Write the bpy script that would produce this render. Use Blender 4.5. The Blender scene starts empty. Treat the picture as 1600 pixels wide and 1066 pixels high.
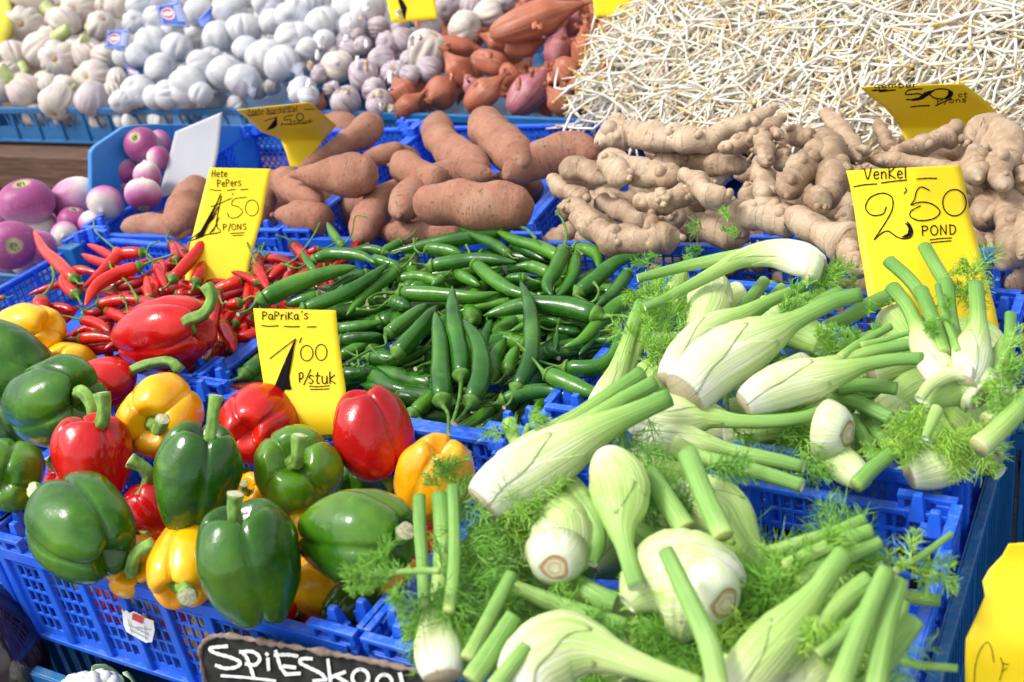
import bpy, math, random
import numpy as np
from math import pi, sin, cos, radians
random.seed(7); RS = np.random.RandomState(11)
SC = bpy.context.scene; COL = SC.collection

# ------------------------------------------------------------------ camera, sky, sun, exposure
F_PX = 1828.0; H_CAM = 0.60
AX = np.array([0.87028315, -0.10100559, 0.48208412]); AX /= np.linalg.norm(AX)
AY = np.array([0.46698743, 0.48042283, -0.74237231]); AY -= AX*(AX@AY); AY /= np.linalg.norm(AY)
AZ = np.cross(AX, AY)
CR = np.array([AX[0], AY[0], AZ[0]]); CU = np.array([AX[1], AY[1], AZ[1]]); CB = np.array([AX[2], AY[2], AZ[2]])
CAM = np.array([0, 0, H_CAM])
from mathutils import Matrix, Vector
cam_d = bpy.data.cameras.new('camera'); cam = bpy.data.objects.new('camera', cam_d); COL.objects.link(cam)
cam.matrix_world = Matrix(((CR[0], CU[0], CB[0], 0), (CR[1], CU[1], CB[1], 0), (CR[2], CU[2], CB[2], H_CAM), (0, 0, 0, 1)))
cam_d.sensor_width = 36; cam_d.lens = 36*F_PX/1600; cam_d.clip_start = 0.02; cam_d.clip_end = 500
cam_d.dof.use_dof = True; cam_d.dof.focus_distance = 1.20; cam_d.dof.aperture_fstop = 7.5
SC.camera = cam
world = bpy.data.worlds.new('World'); SC.world = world; world.use_nodes = True
wn = world.node_tree.nodes; wl = world.node_tree.links
bgn = wn['Background']
sky = wn.new('ShaderNodeTexSky'); sky.sky_type = 'NISHITA'; sky.sun_disc = False
SUN_EL, SUN_AZ = radians(58), radians(232)      # azimuth measured clockwise from +Y
sky.sun_elevation = SUN_EL; sky.sun_rotation = SUN_AZ; sky.dust_density = 3.0
hs = wn.new('ShaderNodeHueSaturation'); hs.inputs['Saturation'].default_value = 0.22
wl.new(sky.outputs[0], hs.inputs['Color']); wl.new(hs.outputs[0], bgn.inputs['Color'])
bgn.inputs['Strength'].default_value = 0.135
sl = bpy.data.lights.new('sun', 'SUN'); sl.energy = 1.35; sl.angle = radians(13); sl.color = (1, 0.965, 0.91)
so = bpy.data.objects.new('sun', sl); COL.objects.link(so)
sd = Vector((sin(SUN_AZ)*cos(SUN_EL), cos(SUN_AZ)*cos(SUN_EL), sin(SUN_EL)))
so.rotation_euler = sd.to_track_quat('Z', 'Y').to_euler()
so.location = (-1, -1, 3)
SC.view_settings.view_transform = 'Standard'; SC.view_settings.look = 'None'
SC.view_settings.exposure = 0.98; SC.view_settings.gamma = 1; SC.view_settings.use_curve_mapping = False
SC.render.engine = 'CYCLES'
SC.cycles.max_bounces = 6

# ------------------------------------------------------------------ placing helpers
def ray(px, py):
    d = CR*(px-800) + CU*(533-py) - CB*F_PX
    return d/np.linalg.norm(d)
def W(px, py, z=0.0):
    """world point of the stall that stands at height z on the sight line of a photo point"""
    d = ray(px, py); t = (z-H_CAM)/d[2]
    return CAM + d*t
def depth(p): return float((np.asarray(p)-CAM) @ (-CB))
def ppm(p): return F_PX/depth(p)
def cdir(r, u, b):
    v = CR*r+CU*u+CB*b
    return v/np.linalg.norm(v)
def unit(v):
    v = np.asarray(v, float); n = np.linalg.norm(v)
    return v/n if n > 1e-9 else np.array([0, 0, 1.])
def zone(ox, oy, k):                      # coordinates read off an enlarged part of the photo
    return lambda x, y: (ox+x/k, oy+y/k)
R1 = zone(0, 0, 2.961); R2 = zone(440, 0, 2.961); R3 = zone(900, 0, 2.286); R4 = zone(0, 330, 2.961)
R5 = zone(400, 330, 2.48); R6 = zone(0, 560, 2.107); R7 = zone(560, 640, 2.502); R8 = zone(960, 360, 2.5)
R9 = zone(1060, 680, 2.761); RT = zone(0, 180, 4.847); RS1 = zone(360, 140, 4.847); RB = zone(300, 880, 3.478); RF = zone(0, 0, 1)

# ------------------------------------------------------------------ materials
MATS = {}
def nmat(name):
    m = bpy.data.materials.new(name); m.use_nodes = True; MATS[name] = m
    nt = m.node_tree; return m, nt, nt.nodes['Principled BSDF']
def noise(nt, scale, detail=4, coord='Object', rough=0.55, dist=0.0, stretch=None):
    tc = nt.nodes.new('ShaderNodeTexCoord'); n = nt.nodes.new('ShaderNodeTexNoise')
    n.inputs['Scale'].default_value = scale; n.inputs['Detail'].default_value = detail
    n.inputs['Roughness'].default_value = rough; n.inputs['Distortion'].default_value = dist
    mp = nt.nodes.new('ShaderNodeMapping')
    if stretch: mp.inputs['Scale'].default_value = stretch
    oi = nt.nodes.new('ShaderNodeObjectInfo'); 
    mul = nt.nodes.new('ShaderNodeVectorMath'); mul.operation = 'SCALE'; mul.inputs[0].default_value = (7, 3, 5)
    nt.links.new(oi.outputs['Random'], mul.inputs['Scale']); nt.links.new(mul.outputs[0], mp.inputs['Location'])
    nt.links.new(tc.outputs[coord], mp.inputs['Vector']); nt.links.new(mp.outputs[0], n.inputs['Vector'])
    return n.outputs['Fac']
def ramp(nt, fac, stops, interp='LINEAR'):
    r = nt.nodes.new('ShaderNodeValToRGB'); r.color_ramp.interpolation = interp
    e = r.color_ramp.elements
    while len(e) < len(stops): e.new(0.5)
    for i, (p, c) in enumerate(stops):
        e[i].position = p; e[i].color = (c[0], c[1], c[2], 1) if hasattr(c, '__len__') else (c, c, c, 1)
    nt.links.new(fac, r.inputs['Fac']); return r.outputs['Color']
def mix(nt, fac, a, b, mode='MIX'):
    m = nt.nodes.new('ShaderNodeMix'); m.data_type = 'RGBA'; m.blend_type = mode
    for key, v in ((0, fac), (6, a), (7, b)):
        if hasattr(v, 'is_output'): nt.links.new(v, m.inputs[key])
        elif key == 0: m.inputs[0].default_value = v
        else: m.inputs[key].default_value = (v[0], v[1], v[2], 1)
    return m.outputs[2]
def bump(nt, b, h, strength=0.3, dist=0.002):
    n = nt.nodes.new('ShaderNodeBump'); n.inputs['Strength'].default_value = strength; n.inputs['Distance'].default_value = dist
    nt.links.new(h, n.inputs['Height']); nt.links.new(n.outputs[0], b.inputs['Normal']); return n
def attr(nt, name):
    a = nt.nodes.new('ShaderNodeAttribute'); a.attribute_name = name; return a.outputs['Fac']
def mathn(nt, op, a, b=0.0):
    m = nt.nodes.new('ShaderNodeMath'); m.operation = op
    for i, v in enumerate((a, b)):
        if hasattr(v, 'is_output'): nt.links.new(v, m.inputs[i])
        else: m.inputs[i].default_value = v
    return m.outputs[0]
def uvx(nt, comp='X'):
    tc = nt.nodes.new('ShaderNodeTexCoord'); s = nt.nodes.new('ShaderNodeSeparateXYZ')
    nt.links.new(tc.outputs['UV'], s.inputs[0]); return s.outputs[comp]
def objrand(nt):
    return nt.nodes.new('ShaderNodeObjectInfo').outputs['Random']
def simple(name, c, rough=0.5, var=0.15, scale=40, bmp=0.0, spec=0.5, coat=0.0, bscale=300, sss=0.0):
    m, nt, b = nmat(name)
    f = noise(nt, scale)
    nt.links.new(ramp(nt, f, [(0.3, [x*(1-var) for x in c]), (0.7, [min(1, x*(1+var)) for x in c])]), b.inputs['Base Color'])
    b.inputs['Roughness'].default_value = rough; b.inputs['Specular IOR Level'].default_value = spec
    if coat: b.inputs['Coat Weight'].default_value = coat; b.inputs['Coat Roughness'].default_value = 0.08
    if bmp: bump(nt, b, noise(nt, bscale, 3), bmp, 0.001)
    if sss:
        b.inputs['Subsurface Weight'].default_value = sss; b.inputs['Subsurface Radius'].default_value = (0.01, 0.01, 0.005); b.inputs['Subsurface Scale'].default_value = 0.5
    return m
def plastic(name, c, dusty):
    m, nt, b = nmat(name)
    f = noise(nt, 22, 5); g = noise(nt, 160, 5, rough=0.7)
    base = ramp(nt, f, [(0.3, [x*0.85 for x in c]), (0.7, [min(1, x*1.12) for x in c])])
    geo = nt.nodes.new('ShaderNodeNewGeometry'); sp = nt.nodes.new('ShaderNodeSeparateXYZ'); nt.links.new(geo.outputs['Normal'], sp.inputs[0])
    up = ramp(nt, sp.outputs['Z'], [(0.6, 0), (0.98, 0.55)])
    grime = mathn(nt, 'MULTIPLY', ramp(nt, g, [(0.47, 0.0), (0.72, 0.9)]), mathn(nt, 'ADD', up, 0.12))
    nt.links.new(mix(nt, grime, base, dusty), b.inputs['Base Color'])
    nt.links.new(ramp(nt, g, [(0.3, 0.27), (0.8, 0.5)]), b.inputs['Roughness'])
    b.inputs['Subsurface Weight'].default_value = 0.0
    bump(nt, b, noise(nt, 250, 4), 0.12, 0.001)
    return m
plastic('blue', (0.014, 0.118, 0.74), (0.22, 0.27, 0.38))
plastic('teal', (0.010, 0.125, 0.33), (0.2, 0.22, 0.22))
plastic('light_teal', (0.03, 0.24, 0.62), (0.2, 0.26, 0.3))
def pepper_mat(name, c, c2, c3, speck, rough=0.16, fleck=0.22):
    m, nt, b = nmat(name)
    f = mathn(nt, 'ADD', noise(nt, 16, 5, rough=0.6), mathn(nt, 'MULTIPLY', mathn(nt, 'SUBTRACT', objrand(nt), 0.5), 0.34)); g = noise(nt, 420, 2); h = noise(nt, 42, 5, dist=0.8); u = noise(nt, 8, 2, stretch=(1, 1, .4))
    col = ramp(nt, f, [(0.30, c2), (0.50, c), (0.72, c3)])
    col = mix(nt, ramp(nt, g, [(0.66, 0), (0.74, fleck)]), col, speck)
    col = mix(nt, ramp(nt, h, [(0.60, 0), (0.74, 0.5)]), col, c3)
    col = mix(nt, ramp(nt, u, [(0.58, 0), (0.72, 0.6)]), col, speck if 'green' in name else c2)
    sc = noise(nt, 90, 6, rough=0.8, dist=2.0)
    col = mix(nt, ramp(nt, sc, [(0.735, 0), (0.76, 0.5)]), col, (0.38, 0.28, 0.12))
    nt.links.new(col, b.inputs['Base Color'])
    nt.links.new(ramp(nt, h, [(0.3, rough*.8), (0.5, rough), (0.75, rough*2.0)]), b.inputs['Roughness'])
    b.inputs['Specular IOR Level'].default_value = 0.5
    bump(nt, b, mathn(nt, 'ADD', noise(nt, 48, 4, rough=0.6), mathn(nt, 'MULTIPLY', noise(nt, 700, 2), 0.05)), 0.32, 0.003)
pepper_mat('pepper_red', (0.54, 0.006, 0.006), (0.36, 0.003, 0.006), (0.66, 0.018, 0.008), (0.8, 0.1, 0.06))
pepper_mat('pepper_green', (0.042, 0.150, 0.006), (0.015, 0.075, 0.005), (0.105, 0.25, 0.010), (0.16, 0.24, 0.03))
pepper_mat('pepper_yellow', (0.92, 0.47, 0.004), (0.88, 0.36, 0.003), (0.95, 0.58, 0.01), (0.95, 0.7, 0.1))
pepper_mat('chili_green', (0.030, 0.140, 0.010), (0.013, 0.072, 0.007), (0.080, 0.24, 0.015), (0.10, 0.25, 0.04), 0.2)
pepper_mat('chili_red', (0.54, 0.006, 0.006), (0.30, 0.003, 0.005), (0.70, 0.025, 0.008), (0.7, 0.06, 0.04), 0.2)
simple('stem_green', (0.17, 0.32, 0.06), 0.55, 0.4, 90, 0.5, 0.3)
simple('chili_stem', (0.09, 0.21, 0.028), 0.5, 0.4, 90, 0.3, 0.3)
simple('calyx_green', (0.05, 0.18, 0.02), 0.45, 0.35, 120, 0.5)
simple('cut_end', (0.50, 0.47, 0.30), 0.8, 0.35, 400, 0.8)
simple('cut_pale', (0.62, 0.72, 0.45), 0.6, 0.15, 400, 0.6)

def rootveg(name, c, c2, spot):
    m, nt, b = nmat(name)
    f = noise(nt, 22, 5, rough=0.6); g = noise(nt, 75, 7, rough=0.75, dist=0.8); v = noise(nt, 170, 3); l = noise(nt, 34, 6, rough=.8, dist=1.6)
    col = ramp(nt, f, [(0.3, c), (0.55, c2), (0.75, (0.38, 0.22, 0.145))])
    col = mix(nt, ramp(nt, g, [(0.52, 0), (0.72, 0.8)]), col, spot)
    col = mix(nt, ramp(nt, l, [(0.60, 0), (0.67, 0.65), (0.75, 0.2)]), col, (0.17, 0.085, 0.05))
    col = mix(nt, ramp(nt, v, [(0.31, 0.75), (0.38, 0)]), col, (0.12, 0.06, 0.04))
    uvn = nt.nodes.new('ShaderNodeTexNoise'); cb = nt.nodes.new('ShaderNodeCombineXYZ')
    nt.links.new(mathn(nt, 'MULTIPLY', uvx(nt, 'Y'), 60.0), cb.inputs[0]); nt.links.new(mathn(nt, 'MULTIPLY', uvx(nt, 'X'), 4.0), cb.inputs[1]); nt.links.new(mathn(nt, 'MULTIPLY', objrand(nt), 40.0), cb.inputs[2])
    nt.links.new(cb.outputs[0], uvn.inputs['Vector']); uvn.inputs['Scale'].default_value = 1.0; uvn.inputs['Detail'].default_value = 4
    cr = ramp(nt, uvn.outputs['Fac'], [(0.30, 1), (0.36, 0)])
    col = mix(nt, mathn(nt, 'MULTIPLY', cr, 0.6), col, (0.15, 0.075, 0.05))
    nt.links.new(col, b.inputs['Base Color']); b.inputs['Roughness'].default_value = 0.72; b.inputs['Specular IOR Level'].default_value = 0.25
    hh = mathn(nt, 'ADD', mathn(nt, 'MULTIPLY', uvn.outputs['Fac'], 0.8), mathn(nt, 'ADD', g, mathn(nt, 'MULTIPLY', cr, -0.6)))
    bump(nt, b, hh, 0.6, 0.003)
rootveg('sweet_potato', (0.27, 0.115, 0.072), (0.36, 0.165, 0.105), (0.36, 0.25, 0.17))
def ginger_mat():
    m, nt, b = nmat('ginger')
    f = mathn(nt, 'ADD', noise(nt, 30, 4), mathn(nt, 'MULTIPLY', mathn(nt, 'SUBTRACT', objrand(nt), 0.5), 0.30)); g = noise(nt, 120, 5, rough=0.7)
    t = attr(nt, 'ring')
    nz = mathn(nt, 'MULTIPLY', noise(nt, 60, 3), 0.9)
    s = mathn(nt, 'SINE', mathn(nt, 'MULTIPLY', mathn(nt, 'ADD', t, nz), 9.0))
    col = ramp(nt, f, [(0.28, (0.27, 0.175, 0.105)), (0.5, (0.42, 0.295, 0.19)), (0.75, (0.54, 0.41, 0.28))])
    col = mix(nt, ramp(nt, s, [(0.90, 0.0), (0.995, 0.38)]), col, (0.19, 0.10, 0.055))
    col = mix(nt, ramp(nt, g, [(0.56, 0), (0.76, 0.6)]), col, (0.60, 0.46, 0.31))
    col = mix(nt, ramp(nt, noise(nt, 55, 7, rough=.8, dist=1.2), [(0.58, 0), (0.70, 0.6)]), col, (0.24, 0.155, 0.095))
    col = mix(nt, attr(nt, 'tip'), col, (0.60, 0.52, 0.38))
    nt.links.new(col, b.inputs['Base Color']); b.inputs['Roughness'].default_value = 0.5; b.inputs['Specular IOR Level'].default_value = 0.3
    bump(nt, b, mathn(nt, 'ADD', mathn(nt, 'MULTIPLY', ramp(nt, s, [(0.8, 0), (1.0, 1)]), -0.25), mathn(nt, 'ADD', g, noise(nt, 45, 4))), 0.55, 0.003)
ginger_mat()
simple('ginger_cut', (0.62, 0.52, 0.33), 0.7, 0.2, 200, 0.4)
def turnip_mat():
    m, nt, b = nmat('turnip')
    v = uvx(nt, 'Y'); n = noise(nt, 30, 4)
    f = mathn(nt, 'ADD', v, mathn(nt, 'MULTIPLY', mathn(nt, 'SUBTRACT', n, 0.5), 0.45))
    f = mathn(nt, 'ADD', f, mathn(nt, 'MULTIPLY', mathn(nt, 'SUBTRACT', objrand(nt), 0.5), 0.3))
    col = ramp(nt, f, [(0.32, (0.32, 0.065, 0.20)), (0.48, (0.46, 0.16, 0.33)), (0.62, (0.62, 0.38, 0.46)), (0.76, (0.72, 0.65, 0.56))])
    col = mix(nt, ramp(nt, noise(nt, 160, 5, rough=0.75), [(0.58, 0), (0.70, 0.55)]), col, (0.55, 0.34, 0.30))
    col = mix(nt, ramp(nt, v, [(0.06, 0.9), (0.10, 0.0)]), col, (0.45, 0.42, 0.18))
    nt.links.new(col, b.inputs['Base Color']); b.inputs['Roughness'].default_value = 0.42; b.inputs['Specular IOR Level'].default_value = 0.35
    bump(nt, b, noise(nt, 60, 6, rough=.7), 0.35, 0.003)
turnip_mat()
def garlic_mat(name, c, c2, streak, amt, rough=0.5):
    m, nt, b = nmat(name)
    n = noise(nt, 30, 4)
    st = nt.nodes.new('ShaderNodeTexNoise'); cb = nt.nodes.new('ShaderNodeCombineXYZ')
    nt.links.new(mathn(nt, 'MULTIPLY', uvx(nt, 'X'), 60.0), cb.inputs[0]); nt.links.new(mathn(nt, 'MULTIPLY', uvx(nt, 'Y'), 3.0), cb.inputs[1])
    nt.links.new(mathn(nt, 'MULTIPLY', objrand(nt), 50.0), cb.inputs[2]); nt.links.new(cb.outputs[0], st.inputs['Vector']); st.inputs['Scale'].default_value = 1.0
    col = ramp(nt, n, [(0.3, c), (0.7, c2)])
    pat = mathn(nt, 'MULTIPLY', ramp(nt, st.outputs['Fac'], [(0.42, 0), (0.62, 1)]), mathn(nt, 'MULTIPLY', ramp(nt, n, [(0.35, 0.2), (0.6, 1)]), amt))
    col = mix(nt, pat, col, streak)
    nt.links.new(mix(nt, ramp(nt, noise(nt, 60, 6, rough=.75, dist=1.), [(0.60, 0), (0.70, 0.5)]), col, [x*.6 for x in c]), b.inputs['Base Color']); b.inputs['Roughness'].default_value = rough; b.inputs['Specular IOR Level'].default_value = 0.35
    bump(nt, b, st.outputs['Fac'], 0.55, 0.003)
garlic_mat('garlic_white', (0.58, 0.57, 0.56), (0.68, 0.67, 0.65), (0.44, 0.40, 0.46), 0.45)
garlic_mat('garlic_fresh', (0.60, 0.56, 0.45), (0.70, 0.66, 0.56), (0.42, 0.22, 0.32), 0.75)
garlic_mat('garlic_purple', (0.50, 0.43, 0.44), (0.62, 0.58, 0.54), (0.28, 0.15, 0.29), 0.95)
garlic_mat('shallot_skin', (0.40, 0.095, 0.045), (0.56, 0.24, 0.13), (0.24, 0.045, 0.030), 0.9, 0.30)
garlic_mat('shallot_purple', (0.33, 0.07, 0.12), (0.44, 0.15, 0.13), (0.50, 0.30, 0.32), 0.7, 0.32)
simple('garlic_neck', (0.40, 0.45, 0.17), 0.5, 0.25, 60, 0.2)
simple('dry_root', (0.42, 0.28, 0.15), 0.9, 0.4, 300, 0.9)
simple('flake', (0.55, 0.42, 0.30), 0.8, 0.3, 100, 0.6)
def fennel_mat():
    m, nt, b = nmat('fennel')
    g = attr(nt, 'green'); n = noise(nt, 25, 3)
    st = nt.nodes.new('ShaderNodeTexNoise'); cb = nt.nodes.new('ShaderNodeCombineXYZ')
    nt.links.new(mathn(nt, 'MULTIPLY', uvx(nt, 'X'), 46.0), cb.inputs[0]); nt.links.new(mathn(nt, 'MULTIPLY', uvx(nt, 'Y'), 1.2), cb.inputs[1])
    nt.links.new(mathn(nt, 'MULTIPLY', objrand(nt), 50.0), cb.inputs[2]); nt.links.new(cb.outputs[0], st.inputs['Vector']); st.inputs['Scale'].default_value = 1.0
    s = st.outputs['Fac']
    f = mathn(nt, 'ADD', g, mathn(nt, 'MULTIPLY', mathn(nt, 'SUBTRACT', s, 0.5), 0.85))
    f = mathn(nt, 'ADD', f, mathn(nt, 'MULTIPLY', mathn(nt, 'SUBTRACT', n, 0.5), 0.3))
    col = ramp(nt, f, [(0.0, (0.74, 0.76, 0.60)), (0.20, (0.62, 0.72, 0.34)), (0.48, (0.40, 0.58, 0.15)), (0.78, (0.20, 0.40, 0.075)), (1.0, (0.11, 0.28, 0.045))])
    sp = noise(nt, 55, 6, rough=0.75, dist=1.5)
    col = mix(nt, mathn(nt, 'MULTIPLY', ramp(nt, uvx(nt, 'Y'), [(0.002, 0.6), (0.014, 0.0)]), mathn(nt, 'SUBTRACT', 1.0, g)), col, (0.34, 0.19, 0.07))
    col = mix(nt, ramp(nt, sp, [(0.70, 0), (0.76, 0.55)]), col, (0.50, 0.35, 0.14))
    nt.links.new(col, b.inputs['Base Color']); b.inputs['Roughness'].default_value = 0.42
    b.inputs['Subsurface Weight'].default_value = 0.12; b.inputs['Subsurface Radius'].default_value = (0.008, 0.012, 0.004); b.inputs['Subsurface Scale'].default_value = 0.4
    bump(nt, b, s, 0.45, 0.002)
fennel_mat()
def plate_mat():
    m, nt, b = nmat('root_plate')
    v = uvx(nt, 'Y'); n = noise(nt, 150, 4)
    f = mathn(nt, 'ADD', v, mathn(nt, 'MULTIPLY', mathn(nt, 'SUBTRACT', n, 0.5), 0.35))
    col = ramp(nt, f, [(0.2, (0.80, 0.74, 0.52)), (0.45, (0.62, 0.48, 0.26)), (0.55, (0.78, 0.70, 0.46)), (0.75, (0.50, 0.33, 0.15)), (0.98, (0.30, 0.17, 0.08))])
    nt.links.new(col, b.inputs['Base Color']); b.inputs['Roughness'].default_value = 0.8; bump(nt, b, f, 0.6, 0.002)
plate_mat()
def frond_mat():
    m, nt, b = nmat('frond')
    n = noise(nt, 30, 2); r = objrand(nt)
    f = mathn(nt, 'ADD', mathn(nt, 'MULTIPLY', n, 0.7), mathn(nt, 'MULTIPLY', r, 0.35))
    nt.links.new(ramp(nt, f, [(0.2, (0.09, 0.27, 0.03)), (0.5, (0.20, 0.45, 0.045)), (0.8, (0.36, 0.60, 0.07))]), b.inputs['Base Color'])
    b.inputs['Roughness'].default_value = 0.5
frond_mat()
def sprout_mat():
    m, nt, b = nmat('sprout')
    v = uvx(nt, 'Y'); n = noise(nt, 20, 3)
    f = mathn(nt, 'ADD', v, mathn(nt, 'MULTIPLY', mathn(nt, 'SUBTRACT', n, 0.5), 0.4))
    nt.links.new(ramp(nt, f, [(0.0, (0.58, 0.42, 0.14)), (0.05, (0.66, 0.56, 0.32)), (0.12, (0.76, 0.74, 0.67)), (0.65, (0.74, 0.69, 0.57)), (0.84, (0.62, 0.48, 0.32)), (1.0, (0.40, 0.24, 0.12))]), b.inputs['Base Color'])
    b.inputs['Roughness'].default_value = 0.35
    b.inputs['Subsurface Weight'].default_value = 0.0
sprout_mat()
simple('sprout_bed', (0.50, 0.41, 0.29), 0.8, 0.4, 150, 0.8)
simple('yellow_card', (0.86, 0.62, 0.007), 0.5, 0.07, 14, 0.45, 0.35, 0.0, 28)
simple('grey_card', (0.42, 0.43, 0.47), 0.5, 0.05, 18, 0.05)
simple('ink', (0.006, 0.005, 0.005), 0.8, 0.2, 100, 0, 0.1)
simple('paper', (0.82, 0.82, 0.82), 0.7, 0.06, 60, 0.2)
simple('chalk', (0.80, 0.80, 0.78), 0.95, 0.12, 300, 0.9)
simple('slate', (0.028, 0.028, 0.025), 0.85, 0.5, 60, 0.5, 0.2)
simple('frayed_wood', (0.20, 0.15, 0.12), 0.9, 0.5, 90, 0.9)
simple('tag_blue', (0.02, 0.09, 0.45), 0.35, 0.1, 30)
simple('tag_red', (0.65, 0.04, 0.05), 0.5, 0.1, 30)
simple('aubergine', (0.018, 0.006, 0.016), 0.12, 0.3, 20, 0.0, 0.6, 0.5)
simple('cauli', (0.80, 0.82, 0.72), 0.7, 0.1, 90, 0.7)
simple('cauli_leaf', (0.45, 0.62, 0.36), 0.5, 0.25, 40, 0.3)
simple('steel', (0.35, 0.35, 0.36), 0.4, 0.1, 30)
simple('dirt_yellow', (0.75, 0.66, 0.03), 0.5, 0.1, 18, 0.05)
def wood_mat():
    m, nt, b = nmat('wood')
    n = noise(nt, 12, 6, stretch=(0.6, 9, 9), dist=1.0)
    nt.links.new(ramp(nt, n, [(0.25, (0.035, 0.016, 0.009)), (0.5, (0.10, 0.048, 0.026)), (0.75, (0.20, 0.11, 0.06))]), b.inputs['Base Color'])
    b.inputs['Roughness'].default_value = 0.7; bump(nt, b, n, 0.5, 0.003)
wood_mat()
def paving_mat():
    m, nt, b = nmat('paving')
    n = noise(nt, 3, 6); br = nt.nodes.new('ShaderNodeTexBrick'); tc = nt.nodes.new('ShaderNodeTexCoord'); nt.links.new(tc.outputs['Object'], br.inputs['Vector'])
    br.inputs['Scale'].default_value = 3; br.inputs['Color1'].default_value = (0.20, 0.19, 0.18, 1); br.inputs['Color2'].default_value = (0.26, 0.25, 0.23, 1); br.inputs['Mortar'].default_value = (0.08, 0.075, 0.07, 1)
    nt.links.new(mix(nt, n, br.outputs['Color'], (0.14, 0.13, 0.125)), b.inputs['Base Color']); b.inputs['Roughness'].default_value = 0.85
paving_mat()
def net_mat():
    m, nt, b = nmat('net')
    b.inputs['Base Color'].default_value = (0.70, 0.74, 0.88, 1); b.inputs['Roughness'].default_value = 0.4
    g = nt.nodes.new('ShaderNodeBsdfTransparent'); mx = nt.nodes.new('ShaderNodeMixShader'); out = nt.nodes['Material Output']
    w = nt.nodes.new('ShaderNodeTexChecker'); w.inputs['Scale'].default_value = 700
    tc = nt.nodes.new('ShaderNodeTexCoord'); nt.links.new(tc.outputs['Object'], w.inputs['Vector'])
    mx.inputs[0].default_value = 0.14
    nt.links.new(g.outputs[0], mx.inputs[1]); nt.links.new(b.outputs[0], mx.inputs[2]); nt.links.new(mx.outputs[0], out.inputs['Surface'])
net_mat()

# ------------------------------------------------------------------ meshes
class Geo:
    def __init__(s): s.V = []; s.F = []; s.UV = []; s.A = {}; s.n = 0; s.M = []
    def add(s, V, F, UV=None, A=None, mi=0):
        V = np.asarray(V, float); s.V.append(V)
        s.F += [tuple(i+s.n for i in f) for f in F]; s.M += [mi]*len(F)
        s.UV.append(np.asarray(UV, float) if UV is not None else np.zeros((len(V), 2)))
        A = A or {}
        for k in set(A) | set(s.A):
            if k not in s.A: s.A[k] = [np.zeros(s.n)] if s.n else []
            s.A[k].append(np.asarray(A.get(k, np.zeros(len(V))), float))
        s.n += len(V)
        return s
    def box(s, o, ux, uy, uz, a, b):
        """box between local corners a and b in the frame o, ux, uy, uz"""
        P = []
        for z in (a[2], b[2]):
            for (x, y) in ((a[0], a[1]), (b[0], a[1]), (b[0], b[1]), (a[0], b[1])):
                P.append(o+ux*x+uy*y+uz*z)
        F = [(3, 2, 1, 0), (4, 5, 6, 7), (0, 1, 5, 4), (1, 2, 6, 5), (2, 3, 7, 6), (3, 0, 4, 7)]
        if np.dot(np.cross(ux, uy), uz) < 0: F = [f[::-1] for f in F]
        return s.add(P, F)
    def centre(s): 
        V = np.concatenate(s.V); lo, hi = V.min(0), V.max(0)
        return np.array([(lo[0]+hi[0])/2, (lo[1]+hi[1])/2, lo[2]])
X_, Y_, Z_ = np.eye(3)
def make(name, g, mats, parent=None, origin=None, smooth=True):
    V = np.concatenate(g.V)
    if origin is None: origin = g.centre() if parent is None else parent['_o']
    origin = np.array(origin, float)
    me = bpy.data.meshes.new(name)
    me.from_pydata((V-origin).tolist(), [], g.F)
    if isinstance(mats, str): mats = [mats]
    for m in mats: me.materials.append(MATS[m])
    if len(mats) > 1: me.polygons.foreach_set('material_index', g.M)
    if smooth: me.polygons.foreach_set('use_smooth', [True]*len(me.polygons))
    uv = me.uv_layers.new(name='UVMap'); UV = np.concatenate(g.UV)
    li = np.empty(len(me.loops), np.int32); me.loops.foreach_get('vertex_index', li)
    uv.data.foreach_set('uv', UV[li].ravel())
    for k, arrs in g.A.items():
        a = me.attributes.new(k, 'FLOAT', 'POINT'); a.data.foreach_set('value', np.concatenate(arrs))
    me.update()
    o = bpy.data.objects.new(name, me); COL.objects.link(o)
    if parent is None: o.location = origin
    else:
        o.parent = parent; o.location = (origin-np.array(parent['_o']))
    o['_o'] = origin.tolist()
    return o
def thing(name, label, cat, origin, group=None):
    o = bpy.data.objects.new(name, None); COL.objects.link(o); o.location = origin; o['_o'] = [float(v) for v in origin]
    o.empty_display_size = 0.02
    return tag(o, label, cat, group)
def tag(o, label=None, cat=None, group=None, kind=None):
    if label: o['label'] = label
    if cat: o['category'] = cat
    if group: o['group'] = group
    if kind: o['kind'] = kind
    return o
def bevel(o, w=0.0012, seg=2):
    m = o.modifiers.new('bevel', 'BEVEL'); m.width = w; m.segments = seg; m.limit_method = 'ANGLE'
    return o
def catmull(P, n):
    P = np.asarray(P, float)
    if len(P) == 2:
        t = np.linspace(0, 1, n)[:, None]; return P[0]*(1-t)+P[1]*t
    Q = np.vstack([2*P[0]-P[1], P, 2*P[-1]-P[-2]])
    d = np.linalg.norm(np.diff(P[:, :3], axis=0), axis=1); d = np.concatenate([[0], np.cumsum(d)]); d /= d[-1]
    out = []
    for s in np.linspace(0, 1, n):
        i = min(np.searchsorted(d, s, 'right')-1, len(P)-2); u = (s-d[i])/(d[i+1]-d[i])
        a, b, c, e = Q[i], Q[i+1], Q[i+2], Q[i+3]
        out.append(0.5*((2*b)+(-a+c)*u+(2*a-5*b+4*c-e)*u*u+(-a+3*b-3*c+e)*u**3))
    return np.array(out)
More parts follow.
